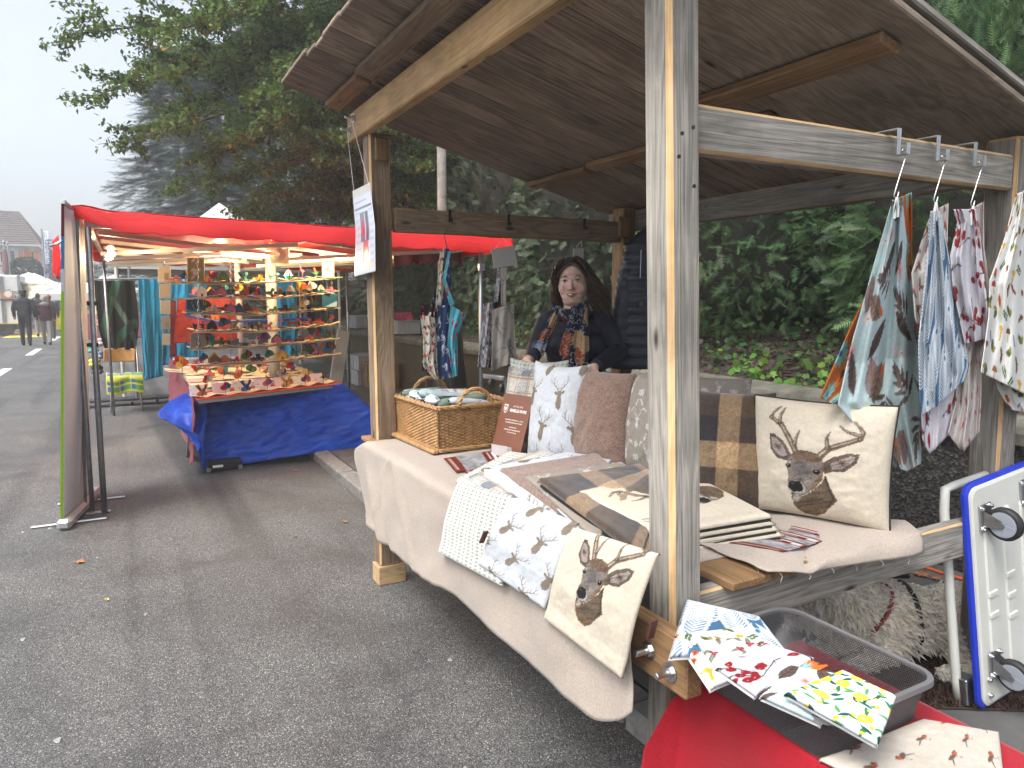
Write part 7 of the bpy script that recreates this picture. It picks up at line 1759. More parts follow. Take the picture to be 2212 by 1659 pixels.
o = sheet4('red_runner', [TA+V((-.02, -.012, .004)), TB+V((.015, -.012, .004)), TB+V((-.02, .55, .004)), TA+V((-.02, .55, .004))], plain('red_runner', (.42, .03, .012), .7), None, (30, 14), .002); tag(o, 'red orange table runner along the near edge of the card table', 'table runner')
o = sheet4('burgundy_cloth', [TD+V((-.03, 0, .003)), TA+V((-.03, .05, .003)), V((.47, 6.80, .10)), V((.49, 11.5, .22))], M_BURG, None, (80, 30), .02, 12); tag(o, 'burgundy cloth hanging down the street side of the card table', 'tablecloth')
tbx = thing('tool_box', 'black tool box with pale sticker under the blue tarpaulin', 'tool box', tuple(PZ(485, 1015, 0)))
cc = PZ(487, 1018, 0)+V((.0, .12, 0)); MB().box(cc+V((0, 0, .055)), (.30, .2, .09), b=.01).build('case', plain('black_case', (.012, .012, .013), .45), tbx); MB().box(cc+V((-.06, -.102, .05)), (.09, .003, .022)).build('sticker', M_INK, tbx)
for s in (-1, 1): MB().box(cc+V((.135*s, -.085, .02)), (.04, .04, .045), b=.006).build('corner_cap', M_GALV, tbx)
o = MB().bar(PZ(408, 985, .0), PY(412, 945, 6.95), .05, .03).build('table_prop', M_GALV, tb)
# ------------------------------------------------------------------ cards
M_PAPER = plain('cream_paper', (.70, .60, .38), .7, var=.08, scale=20); M_POP = vcol('pop_up_paper', .7, 0, var=.05)
PAL = dict(pink=srgb(226, 120, 140), red=srgb(190, 44, 40), yellow=srgb(230, 190, 60), blue=srgb(60, 110, 170), green=srgb(80, 130, 70), white=srgb(226, 222, 214), brown=srgb(130, 84, 52), black=srgb(34, 32, 34), purple=srgb(140, 90, 150), orange=srgb(214, 116, 50), teal=srgb(70, 150, 150))
def popup(mb, kind, o, s, col, c2, rot=0.0):
    """paper pop-up: interlocking flat shapes standing on the card"""
    def pane(pts, a, c, off=(0, 0)):
        ca, sa = math.cos(a+rot), math.sin(a+rot); n = V((-sa, ca, 0))*.0022
        mb.prism([o+V((x*ca*s+off[0]*s, x*sa*s+off[1]*s, z*s))-n/2 for x, z in pts], n, c)
    if kind in ('flower bouquet', 'blossom', 'tree'):
        for k in range(4): pane([(-.02, 0), (.02, 0), (.02, .35), (-.02, .35)], k*.78, PAL['green'])
        for k in range(9):
            a = k*.9; r = .24 if kind != 'tree' else .3; pane([(r*math.cos(q*.785)+.18*math.cos(k*2.4), .55+r*.8*math.sin(q*.785)+.14*math.sin(k*1.7)) for q in range(8)], a, col if k % 2 else c2)
    elif kind == 'butterfly':
        for sg in (-1, 1): pane([(0, .1), (sg*.3, .02), (sg*.42, .22), (sg*.2, .35), (sg*.5, .75), (sg*.25, .85), (0, .4)], .35*sg, col); pane([(sg*.05, .28), (sg*.34, .6), (sg*.3, .72), (sg*.12, .5)], .35*sg+.02, c2, (0, -.01))
        pane([(-.03, .05), (.03, .05), (.03, .55), (-.03, .55)], 0, PAL['black'])
        for k in range(5): pane([(-.3+.15*k, 0), (-.2+.15*k, 0), (-.2+.15*k, .22), (-.3+.15*k, .18)], k*.6, [PAL['purple'], PAL['green'], PAL['pink']][k % 3])
    elif kind in ('dog', 'cat', 'horse', 'badger'):
        for d in (-.05, .05): pane([(-.35, 0), (-.28, 0), (-.26, .22), (.14, .22), (.16, 0), (.24, 0), (.26, .4), (.40, .46), (.40, .58), (.26, .66), (.18, .62), (.12, .44), (-.32, .42), (-.44, .55), (-.46, .42)], 0, col, (0, d))
        pane([(.16, .44), (.38, .46), (.40, .58), (.26, .66), (.2, .6)], 0, c2, (0, -.09)); pane([(-.2, .24), (.08, .24), (.06, .34), (-.18, .34)], 0, c2, (0, -.085))
    elif kind in ('house', 'carousel', 'castle'):
        for d in (-.2, .2): pane([(-.3, 0), (.3, 0), (.3, .38), (0, .66), (-.3, .38)], 0, col, (0, d))
        for d in (-.3, .3): pane([(-.2, 0), (.2, 0), (.2, .38), (-.2, .38)], 1.5708, col, (d, 0))
        pane([(-.36, .36), (0, .72), (.36, .36), (.3, .34), (0, .62), (-.3, .34)], 0, c2, (0, -.22)); pane([(-.07, 0), (.07, 0), (.07, .2), (-.07, .2)], 0, PAL['brown'], (0, -.21))
    elif kind == 'flamingo':
        pane([(-.02, 0), (.02, 0), (.02, .45), (.16, .5), (.1, .68), (-.06, .66), (-.10, .95), (-.02, 1.05), (-.14, 1.05), (-.18, .92), (-.14, .6), (-.02, .45)], 0, col); pane([(-.3, 0), (.3, 0), (.2, .16), (-.2, .14)], 0, PAL['blue']); pane([(-.2, 0), (.2, 0), (.1, .12)], 1.2, PAL['green'])
    elif kind == 'cupcake':
        for k in range(4): pane([(-.18, 0), (.18, 0), (.28, .28), (-.28, .28)], k*.785, PAL['teal']); pane([(-.32, .28), (.32, .28), (.2, .5), (.08, .66), (-.08, .66), (-.2, .5)], k*.785, col)
        pane([(-.05, .64), (.05, .64), (.05, .74), (-.05, .74)], 0, PAL['red'])
    elif kind == 'bird':
        for d in (-.03, .03): pane([(-.5, .5), (-.2, .42), (.1, .3), (.28, .5), (.5, .48), (.3, .58), (.14, .64), (-.1, .55)], .3, col, (0, d))
        pane([(-.1, .5), (.1, .55), (-.1, .95), (-.25, .9)], .5, c2); pane([(-.02, 0), (.02, 0), (.02, .4), (-.02, .4)], 0, PAL['green']); pane([(-.14, .0), (.14, 0), (0, .14)], .6, PAL['green'])
    else:       # train, ship, bicycle
        for d in (-.12, .12):
            pane([(-.45, .08), (.45, .08), (.45, .24), (.2, .24), (.2, .5), (-.05, .5), (-.05, .28), (-.45, .28)], 0, col, (0, d))
            for x in (-.3, .0, .3): pane([(x+.09*math.cos(q*.785), .09+.09*math.sin(q*.785)) for q in range(8)], 0, c2, (0, d*1.2))
        pane([(-.12, .24), (.12, .24), (.12, .36), (-.12, .36)], 1.5708, c2, (-.2, 0))
KINDS = ['flower bouquet', 'dog', 'house', 'train', 'blossom', 'bird', 'carousel', 'cat', 'tree', 'butterfly', 'castle', 'horse', 'badger', 'ship', 'cupcake', 'flamingo', 'bicycle']
CN = list(PAL); used_lab = set(); GC = 'pop-up cards on the hanging shelves'
def card(label, o, s, kind, c1, c2, rot, group, base=True):
    t = thing('pop_up_card', label, 'card', tuple(o), group)
    if base:
        mb = MB(); F = Matrix.Rotation(rot, 3, 'Z')
        for sg in (-1, 1):
            d = F @ V((sg*s*.8, 0, random.uniform(.008, .03))); w_ = F @ V((0, s*.5, 0)); mb.prism([o-w_, o+d-w_, o+d+w_, o+w_], (0, 0, .003))
        mb.build('folded_base', M_PAPER, t)['kind'] = 'stuff'
    mb = MB(); popup(mb, kind, o+V((0, 0, .006)), s, PAL[c1], PAL[c2], rot); p = mb.build('pop_up', M_POP, t, usecol=True); p['kind'] = 'stuff'; return t
ordn = ['topmost', 'second', 'third', 'fourth', 'fifth', 'lowest']
TIERS = [((365, 611), (508, 612.5), (724, 600.6)), ((422, 642), (567, 646), (724, 632)), ((412.5, 678), (557, 680), (724, 667)), ((416.5, 716.6), (563, 716.6), (724, 700.8)), ((414.5, 755), (557, 750), (724, 733.5)), ((424, 791), (565, 784), (724, 767))]
random.seed(21)
special = {0: ['bicycle', 'horse', 'flower bouquet', 'flamingo', 'bicycle', 'cupcake', 'bird'], 1: ['house', 'castle', 'train', 'tree', 'carousel', 'flower bouquet', 'cupcake'], 2: ['flower bouquet', 'ship', 'castle', 'house', 'bird', 'train', 'blossom', 'bird'], 3: ['badger', 'blossom', 'dog', 'cat', 'dog', 'ship'], 4: ['badger', 'cat', 'ship', 'dog', 'castle', 'train', 'blossom'], 5: ['blossom', 'house', 'tree', 'flower bouquet', 'bird', 'butterfly']}
for ti, tr3 in enumerate(TIERS):
    A, B, C3 = PY(*tr3[0], 7.30), PY(*tr3[1], 7.42), PY(*tr3[2], 7.95)
    sh = thing('hanging_shelf', '%s of the cream hanging shelves over the card table' % ordn[ti], 'shelf', tuple(B), 'hanging shelves of the card stall')
    dp = V((.04, .16, 0))
    for a, b in ((A, B), (B, C3)): MB().prism([a, b, b+dp, a+dp], (0, 0, -.010)).build('board', plain('cream_board', (.55, .48, .34), .6, var=.1), sh)
    kinds = sum([[a, KINDS[(i_*3+ti*2) % 17]] for i_, a in enumerate(special[ti])], []); n = len(kinds)
    for k, kd in enumerate(kinds):
        f = (k+.5)/n*2; q = A.lerp(B, f) if f < 1 else B.lerp(C3, f-1); c1 = {'flamingo': 'pink', 'cupcake': 'white', 'badger': 'black', 'bird': 'green'}.get(kd, CN[(ti*5+k*3) % len(CN)]); c2 = CN[(ti*3+k*7+2) % len(CN)]
        lb = '%s and %s paper %s pop-up card on the %s hanging shelf' % (c1, c2, kd, ordn[ti])
        while lb in used_lab: c2 = CN[(CN.index(c2)+1) % 11]; lb = '%s and %s paper %s pop-up card on the %s hanging shelf' % (c1, c2, kd, ordn[ti])
        used_lab.add(lb); card(lb, q+dp*.5+V((0, 0, .002)), random.uniform(.12, .165), kd, c1, c2, random.uniform(-.5, .5), GC)
# chains
def chain(x, y0, y1, Y, label):
    a, b = PY(x, y0, Y), PY(x+1, y1, Y); n = max(4, int((a-b).length/.035)); t = MB()
    for k in range(n):
        c = a.lerp(b, (k+.5)/n); ax = V((1, 0, 0)) if k % 2 else V((0, 1, 0)); t.tube([c+V((0, 0, .021)), c+ax*.007+V((0, 0, .008)), c+ax*.007-V((0, 0, .008)), c-V((0, 0, .021)), c-ax*.007-V((0, 0, .008)), c-ax*.007+V((0, 0, .008)), c+V((0, 0, .021))], .0025, 4, cap=False)
    o = t.build('shelf_chain', M_GALV, None); o['kind'] = 'stuff'; tag(o, label, 'chain')
chain(428, 545, 790, 7.30, 'thin steel chain carrying the street end of the hanging shelves'); chain(716, 545, 772, 7.94, 'thin steel chain carrying the far end of the hanging shelves'); chain(355, 562, 745, 7.6, 'thin steel chain carrying the column of cream cards'); chain(498, 540, 780, 7.42, 'thin steel chain in the middle of the hanging shelves'); chain(706, 540, 760, 8.05, 'second thin steel chain at the far end of the shelves')
# blue shelves behind
for k, (a, b, c) in enumerate((((405, 637), (560, 636), (640, 635)), ((398, 679), (470, 694), (670, 687)))):
    A, B, C3 = PY(*a, 8.6), PY(*b, 8.4), PY(*c, 8.9); t = thing('blue_shelf', ['upper blue covered shelf behind the cream shelves', 'lower blue covered shelf behind the cream shelves'][k], 'shelf', tuple(B), 'blue shelves of the card stall')
    for p, q in ((A, B), (B, C3)): MB().prism([p, q, q+V((.03, .3, 0)), p+V((.03, .3, 0))], (0, 0, -.022)).build('board', plain('blue_board', (.01, .03, .22), .5), t)
    for j in range(5): q = A.lerp(B, (j+.5)/5); kd = ['house', 'castle', 'flower bouquet', 'tree', 'train'][(j+k*2) % 5]; card('%s %s pop-up card on the %s blue shelf' % (CN[(j*2+k) % 11], kd, ['upper', 'lower'][k]), q+V((.02, .12, .003)), .13, kd, CN[(j*2+k) % 11], CN[(j*3+4) % 11], .2, 'pop-up cards on the blue shelves', base=False)
# flat cards hung or standing
def flat(label, x0, y0, x1, y1, Y, col, art=None, tilt_=0, mat=None, group='flat cards of the card stall'):
    c = [PY(x0, y0, Y), PY(x1, y0, Y+tilt_), PY(x1, y1, Y+tilt_), PY(x0, y1, Y)]; n = 18; P = np.zeros((n, n, 3)); U = np.zeros((n, n)); W = np.zeros((n, n))
    for i in range(n):
        for j in range(n): u, v = i/(n-1), j/(n-1); P[i, j] = (c[0]*(1-u)+c[1]*u)*(1-v)+(c[3]*(1-u)+c[2]*u)*v; U[i, j] = u; W[i, j] = v
    p = Paint(U, W, col); p.e = .03
    if art: art(p)
    o = grid_obj('greeting_card', P[:, ::-1], mat or M_CARD, None, cols=p.c[:, ::-1], thick=.003, smooth=False); tag(o, label, 'card', group)
CRM = srgb(206, 196, 172)
for k, (y0, y1) in enumerate(((576, 611), (613, 645), (649, 679), (684, 712), (721, 746))): flat('%s of five square cream cards on one chain' % ['topmost', 'second', 'middle', 'fourth', 'lowest'][k], 341+k*2.4, y0, 369-k*.3, y1, 7.58, tuple(np.array(CRM)*(1, .82, .9, .6, .85)[k]), (lambda p: p.poly([(.5, .4), (.85, .4), (.85, .9), (.5, .9)], srgb(150, 140, 116))) if k in (0, 3) else None)
flat('large card in shiny clear sleeve on the topmost shelf', 404, 557, 442, 608, 7.28, srgb(170, 176, 120), lambda p: [p.ell(.3+.4*random.random(), random.random(), .12, .05, -.5, srgb(240, 244, 230)) for _ in range(14)], .05, vcol('glossy_sleeve', .18, 0))
flat('cream card with red flower at the far end of the topmost shelf', 696, 566, 722, 600, 7.85, srgb(220, 206, 170), lambda p: [p.ell(.45, .45, .12, .08, .3, srgb(190, 70, 60)), p.ell(.3, .5, .12, .05, .6, srgb(90, 130, 70)), p.ell(.65, .55, .1, .04, -.4, srgb(100, 140, 80))], .05)
flat('blue card with silver twigs on the third shelf', 402, 647, 443, 680, 7.32, srgb(44, 100, 122), lambda p: [p.line([(.3, .2), (.4, .6), (.6, .8)], .04, srgb(170, 190, 196)), p.line([(.6, .3), (.7, .7)], .04, srgb(170, 190, 196)), p.poly([(.05, .6), (.5, .8), (.95, .85), (.95, 1), (.05, 1)], srgb(86, 160, 186))], .06)
flat('glossy blue card at the far end of the second shelf', 696, 634, 729, 664, 7.85, srgb(40, 92, 116), lambda p: p.poly([(.1, 1), (1, .5), (1, 1)], srgb(170, 206, 216)), .05)
flat('grey card with black cat drawing on the fifth shelf', 411, 720, 447, 757, 7.32, srgb(160, 154, 140), lambda p: [p.ell(.5, .62, .12, .2, 0, srgb(36, 34, 34)), p.ell(.48, .38, .09, .09, 0, srgb(36, 34, 34)), p.ell(.5, .6, .05, .12, 0, srgb(210, 206, 200))], .06)
# cards on the table
random.seed(5)
GTb = 'cards laid out on the card table'
arts = ['butterfly', 'flower bouquet', 'butterfly', 'blossom', 'butterfly', 'flower bouquet', 'bird']
fr_lab = ['orange butterfly', 'red blossom', 'blue butterfly', 'pink blossom', 'yellow butterfly', 'purple flower', 'green bird']
fc = [('orange', 'black'), ('red', 'blue'), ('blue', 'black'), ('pink', 'purple'), ('yellow', 'orange'), ('purple', 'pink'), ('green', 'orange')]
for k in range(7):
    q = TA.lerp(TB, (k+.5)/7)+V((-.05, .14, .006)); card('large pop-up card with %s at the near edge of the card table' % fr_lab[k], q, .13, arts[k], fc[k][0], fc[k][1], .35, GTb)
    dx = (TB-TA).normalized(); a = q+V((-.02, .10, 0)); P = np.zeros((14, 14, 3)); U = np.zeros((14, 14)); W = np.zeros((14, 14))
    for i in range(14):
        for j in range(14): u, v = i/13, j/13; P[i, j] = a+dx*((u-.5)*.17)+V((0, .13, .085))*(1-v); U[i, j] = u; W[i, j] = v
    p = Paint(U, W, [srgb(206, 206, 214), srgb(206, 180, 186), srgb(200, 206, 190)][k % 3]); p.e = .06
    for _ in range(6): p.ell(random.random(), random.random(), .07, .04, random.random()*3, [srgb(200, 70, 90), srgb(80, 110, 170), srgb(230, 190, 90), srgb(150, 90, 150), srgb(100, 150, 90)][random.randrange(5)])
    P2, C2 = (P[:, ::-1], p.c[:, ::-1]); o = grid_obj('greeting_card', P2, M_CARD, None, cols=C2, thick=.003, smooth=False); tag(o, 'leaning picture card behind the %s pop-up' % fr_lab[k], 'card', GTb)
# rows of stacked flat cards lying farther along the table
rowlab = 0
for r_ in range(9):
    y = 7.75+r_*.42
    for c_i in range(5):
        x = .66+c_i*.26+random.uniform(-.02, .02); lbl = 'flat cream and pink card lying in the rows on the card table'
        o = MB().box((x, y+random.uniform(-.03, .03)+(.25*(x-.5) if r_ < 2 else 0), ZT+.008), (.20, .26, .006), Matrix.Rotation(random.uniform(-.12, .12), 3, 'Z')).build('greeting_card', [M_PAPER, plain('pink_card', srgb(214, 170, 160), .6), plain('white_card', srgb(214, 210, 204), .6)][(r_+c_i*2) % 3], None)
        tag(o, ['cream card lying flat', 'pink card lying flat', 'white card lying flat'][(r_+c_i*2) % 3]+' in the %s row beyond the near edge of the card table' % ['first', 'second', 'third', 'fourth', 'fifth', 'sixth', 'seventh', 'eighth', 'ninth'][r_], 'card', 'flat cards in rows on the card table')
for k, (x, y, Y, c1, c2) in enumerate(((385, 768, 9.5, 'red', 'orange'), (392, 772, 9.2, 'yellow', 'orange'), (424, 762, 9.0, 'pink', 'red'), (450, 770, 8.8, 'pink', 'white'), (490, 766, 8.9, 'purple', 'green'), (520, 762, 9.0, 'green', 'pink'), (560, 768, 8.8, 'brown', 'green'), (590, 765, 8.7, 'teal', 'white'), (620, 762, 8.9, 'orange', 'yellow'))):
    q = PY(x, y, Y); card('%s and %s paper bouquet standing farther back on the card table' % (c1, c2), V((q.x, Y, ZT+.008)), .20, 'flower bouquet', c1, c2, .3*k, GTb)
for k in range(22):
    c1, c2 = CN[(k*4+1) % 11], CN[(k*3+k//11+5) % 11]; kd = ['blossom', 'flower bouquet', 'tree', 'house', 'bird'][k % 5]
    card('%s and %s %s card standing among the flat rows on the card table' % (c1, c2, kd), V((.68+(k*7 % 11)*.11, 7.55+k*.11+.3*((k*7 % 11)/11), ZT+.014)), random.uniform(.11, .16), kd, c1, c2, k*.5, GTb)
# red bag, control box
o = sheet4('red_cloth', [PY(383, 648, 9.9), PY(520, 644, 9.9), PY(520, 736, 9.9), PY(375, 742, 9.9)], plain('rust_red_cloth', (.28, .022, .012), .8, var=.15), None, (30, 24), .03, 3); tag(o, 'rust red cloth hanging behind the card shelves', 'cloth')
o2 = MB().tube([PY(372, 646, 9.92), PY(600, 642, 9.92)], .012, 6).build('cloth_rod', M_GALV, rs); o = sheet4('dark_panel', [PY(366, 650, 10.3), PY(380, 650, 10.3), PY(382, 770, 10.3), PY(366, 770, 10.3)], plain('maroon_frame', (.16, .012, .012), .6), None, (6, 12), .002); tag(o, 'narrow maroon upright panel beside the rust red cloth', 'panel')
cb_ = thing('control_box', 'cream electrical box with round dial under the awning', 'electrical box', tuple(PY(602, 548, 7.6))); q = PY(603, 546, 7.6)
MB().box(q, (.20, .05, .23), b=.012).build('case', M_ALU, cb_); MB().lathe([(.06, 0), (.06, .012), (.045, .013), (.045, .006), (.02, .006), (.02, .014)], q+V((0, -.025, -.02)), (0, -1, 0), 24).build('dial', plain('dial_grey', (.42, .40, .34), .5), cb_, smooth=False)
MB().box(PY(530, 534, 7.6), (.62, .05, .06), b=.004).build('cable_duct', M_ALU, cb_)
# ------------------------------------------------------------------ cloths, chair, banner
M_TURQ = linen_mat('turquoise_towel', (.03, .33, .55), .4)
def hang_sheet(name, label, pts, Y, mat, cat, folds=5, amp=.04, n=(60, 40)):
    c = [PY(x, y, Y) for x, y in pts]
    def ed(q, u, v): return q+V((0, amp*1.6*fbm(u*folds*.9+pts[0][0], v*1.1, 3)+amp*.4*math.sin(u*folds*3+2*v), 0))
    o = sheet4(name, c, mat, None, n, .012, 3, edge=ed); return tag(o, label, cat)
hang_sheet('bath_towel', 'turquoise blue towel hanging long beside the dark green throw', [(297, 598), (348, 604), (352, 812), (312, 822)], 11.9, M_TURQ, 'towel')
hang_sheet('bath_towel', 'turquoise blue towel behind the street end of the card shelves', [(350, 600), (445, 606), (440, 775), (352, 790)], 12.1, M_TURQ, 'towel', 7)
hang_sheet('bath_towel', 'turquoise blue towel seen between mast and clothes rail', [(590, 592), (640, 596), (642, 768), (592, 775)], 12.0, M_TURQ, 'towel', 4)
def pr_throw(U, W):
    p = Paint(U, W, (.008, .012, .011)); p.e = .015; g = srgb(52, 92, 72); l = srgb(90, 110, 96)
    p.line([(.62, -.05), (.30, .40), (.12, .75)], .18, g); p.line([(.42, .28), (.80, .70), (1.0, .95)], .11, l); p.line([(.90, .62), (.52, .82), (.40, 1.05)], .15, g); return p.c*(1+.12*(smooth_noise(U, W, 60, 2)-.5))[..., None]
hung('wool_throw', 'black throw with broad green diagonal bands on a rail', [(200, 606), (208, 660), (214, 715), (226, 752)], [(290, 606), (296, 650), (300, 700), (294, 756)], 11.6, pr_throw, 2.5, .05, (1, 1), (70, 70), cat='throw')
rail = thing('clothes_rail', 'metal rail carrying the throw and turquoise towels', 'clothes rail', tuple(PY(290, 830, 11.9)))
a, b = PY(196, 604, 11.75), PY(660, 596, 12.0); MB().tube([a, b], .014, 8).build('top_rail', M_GALV, rail)
for x in (286, 650): p = PY(x, 700, 11.95); MB().tube([(p.x, p.y, 0.04), (p.x, p.y, 2.1)], .02, 8).build('upright', M_GALV, rail)
for x in (230, 275, 330, 360): p = PY(x, 700, 11.9); MB().lathe([(.0, -.02), (.035, -.012), (.035, .012), (0, .02)], (p.x, 11.9, .037), (1, 0, 0), 12).build('castor', plain('castor_black', (.02, .02, .02), .5), rail)
MB().box((PY(280, 700, 11.9).x, 11.9, .09), (1.5, .3, .03)).build('base', plain('castor_black', (.02, .02, .02), .5), rail)
# clothes on hangers at the right end of the white tent
cols_ = [('mustard yellow', (.42, .25, .03)), ('sage green', (.20, .34, .24)), ('coral pink', (.62, .20, .18)), ('charcoal grey', (.04, .04, .045)), ('white', (.55, .54, .52)), ('navy blue', (.015, .02, .06)), ('maroon', (.12, .012, .025)), ('slate grey', (.14, .15, .17))]
for k, (nm_, c) in enumerate(cols_):
    x = 622+k*9.0; Y = 12.3+.05*k; p0 = PY(x, 606+k*1.2, Y); t = thing('hanging_garment', '%s garment hanging on the rail behind the card shelves' % nm_, 'garment', tuple(p0), 'garments on the rail')
    P = np.zeros((16, 30, 3))
    for i in range(16):
        for j in range(30): u, v = i/15, j/29; w_ = .05+.05*min(1, v*4)+.02*v; P[i, j] = p0+V(((u-.5)*2*w_*.55, .04*math.sin(u*9+v*3+k)+.16*(u-.5), -.75*v-.02*abs(u-.5)))
    grid_obj('cloth', P, plain('garment_%d' % k, c, .85, var=.2), t, thick=.004); MB().tube([p0+V((0, 0, .05)), p0+V((.012, 0, .03)), p0], .004, 5).build('hanger_hook', M_GALV, t)
for k, (x, y, c, nm_) in enumerate(((640, 700, (.05, .05, .06), 'dark grey'), (655, 715, (.40, .38, .36), 'pale grey'), (668, 708, (.10, .03, .05), 'plum'), (648, 745, (.25, .25, .27), 'silver grey'), (672, 748, (.03, .03, .04), 'black'))):
    q = PY(x, y, 12.4); P = np.zeros((16, 12, 3))
    for i in range(16):
        for j in range(12): a = 6.28*i/15; t_ = j/11; r_ = .11*(1+.3*fbm(math.cos(a)*2+k, math.sin(a)*2, t_*2))*math.sin(.25+t_*2.7); P[i, j] = q+V((r_*math.cos(a), r_*.7*math.sin(a), .15-.30*t_))
    o = grid_obj('wrapped_parcel', P, plain('parcel_%d' % k, c, .3, var=.3), None); tag(o, '%s wrapped bundle hanging under the garments' % nm_, 'bundle', 'bundles under the garments')
# goods beyond the poles: slippers, bins
for k, (x, y, Y, c, nm_) in enumerate(((206, 700, 12.6, (.45, .22, .22), 'pink'), (208, 740, 12.4, (.5, .40, .38), 'peach'), (196, 755, 12.2, (.10, .35, .30), 'teal spotted'), (207, 768, 12.5, (.25, .35, .55), 'pale blue'), (200, 785, 12.0, (.5, .5, .08), 'lime'), (206, 800, 12.0, (.06, .06, .07), 'black'), (245, 828, 12.2, (.55, .05, .12), 'raspberry pink'))):
    q = PY(x, y, Y); mb = MB(); 
    for j in range(4): mb.ball(q+V((.05*(j % 2), .04*(j//2), .05*(j//2)-.02)), .055, 8, 6, (1, 1.3, .7))
    o = mb.build('slipper_bundle', plain('slipper_%d' % k, c, .8, var=.2), None, smooth=True); o['kind'] = 'stuff'; tag(o, '%s bundle of slippers behind the stall poles' % nm_, 'slippers')
ch_ = thing('folding_chair', 'metal chair with curved plywood back beside the dark throw', 'chair', tuple(PZ(265, 892, 0)))
M_PLY = plain('plywood', (.48, .25, .07), .45, var=.15, scale=8)
P = np.zeros((24, 10, 3))
for i in range(24):
    for j in range(10):
        u, v = i/23, j/9; q = PY(224+68*u, 752+30*v, 11.55); P[i, j] = (q.x, 11.55+.05*(1-(2*u-1)**2), q.z-.018*abs(2*u-1)**6*(1 if v < .5 else -1))
grid_obj('backrest', P[:, ::-1], M_PLY, ch_, thick=.012)
pA, pB = PY(228, 642, 11.5).x, PY(288, 642, 11.5).x
fx0, fx1 = PZ(222, 894, 0), PZ(306, 888, 0)
for s, x in ((0, pA), (1, pB)):
    MB().tube([(x, 11.57, .88), (x, 11.50, .62), (x, 11.40, .46), (x+(.02 if s else -.02), 11.1, .02)], .011, 8).build('back_leg', M_GALV, ch_, smooth=True)
    MB().tube([(x, 11.12, .45), (x+(.03 if s else -.03), 11.62, .02)], .011, 8).build('front_leg', M_GALV, ch_, smooth=True)
MB().tube([(pA, 11.2, .14), (pB, 11.2, .14)], .009, 8).build('stretcher', M_GALV, ch_); MB().box(((pA+pB)/2, 11.28, .45), (pB-pA+.06, .38, .02), b=.008).build('seat', M_PLY, ch_)
def pr_chk(U, W):
    p = Paint(U, W, srgb(90, 170, 90)); a = (U*3) % 1; b = (W*2.2) % 1; c = p.c
    c = np.where((a < .35)[..., None], np.array(srgb(60, 110, 180)), c); c = np.where((b < .3)[..., None], np.array(srgb(200, 206, 70)), c); c = np.where(((a < .08) | (np.abs(b-.6) < .06))[..., None], np.array(srgb(220, 214, 80)), c); return c
n = (50, 40); P = np.zeros((*n, 3)); U = np.zeros(n); W = np.zeros(n)
for i in range(n[0]):
    for j in range(n[1]):
        u, v = i/49, j/39; x = pA-.05+(pB-pA+.10)*u; 
        if v < .55: y = 11.46-.40*(v/.55); z = .475+.05*math.sin(v/.55*3.1)+.02*fbm(u*4, v*5)
        else: y = 11.06-.02*math.sin(u*9); z = .475-(v-.55)/.45*.20-.02*math.sin(u*7)
        P[i, j] = (x, y, z); U[i, j] = u; W[i, j] = v
c_ = pr_chk(U, W); o = grid_obj('check_blanket', P, M_WOOL, None, cols=c_, thick=.012); tag(o, 'green yellow and blue check blanket folded on the chair seat', 'blanket')
# roll-up banner seen from behind
bn = thing('roll_up_banner', 'roll-up banner stand seen from behind with grey back and bright edge', 'banner', tuple(PZ(160, 1110, 0)))
q0 = PZ(137, 1125, .06); q1 = PZ(207, 1058, .06); t0 = PY(139, 440, q0.y+.02); t1 = PY(172, 470, q1.y)
P = np.zeros((24, 60, 3))
for i in range(24):
    for j in range(60): u, v = i/23, j/59; q = t0.lerp(t1, u).lerp(q0.lerp(q1, u), v); q.x += .02*math.sin(u*3.1)*math.sin(v*3)+.03*math.sin(v*2.2+u*2)*u; P[i, j] = q
grid_obj('banner_sheet', P[::-1], plain('banner_back', (.74, .70, .73), .55, var=.10, scale=2), bn, thick=.002)
mb = MB(); segs = [(0, .10, srgb(120, 30, 40)), (.10, .20, srgb(60, 130, 190)), (.20, .27, srgb(214, 220, 226)), (.27, 1, srgb(160, 206, 30))]
for a, b, c in segs: 
    A_, B_ = t0.lerp(q0, a), t0.lerp(q0, b); d = V((-.018, -.006, 0)); mb.prism([A_, B_, B_+d, A_+d], (0, .003, 0), c)
mb.build('printed_edge', M_CARD, bn, usecol=True)['kind'] = 'stuff'
MB().bar(q0+V((-.0, -.05, -.02)), q1+V((0, .04, -.02)), .09, .075, b=.02).build('cassette', plain('silver_cassette', (.55, .56, .57), .35, .7), bn)
for s in (.15, .85): q = q0.lerp(q1, s); MB().box((q.x, q.y, .008), (.46, .03, .012), b=.004).build('foot', plain('silver_cassette', (.55, .56, .57), .35, .7), bn)
MB().tube([q0.lerp(q1, .5)+V((.03, 0, 0)), t0.lerp(t1, .5)+V((.03, 0, .0))], .011, 8).build('support_pole', M_GALV, bn); MB().bar(t0+V((0, -.02, .01)), t1+V((0, .02, .01)), .02, .03, b=.004).build('top_bar', plain('silver_cassette', (.55, .56, .57), .35, .7), bn)
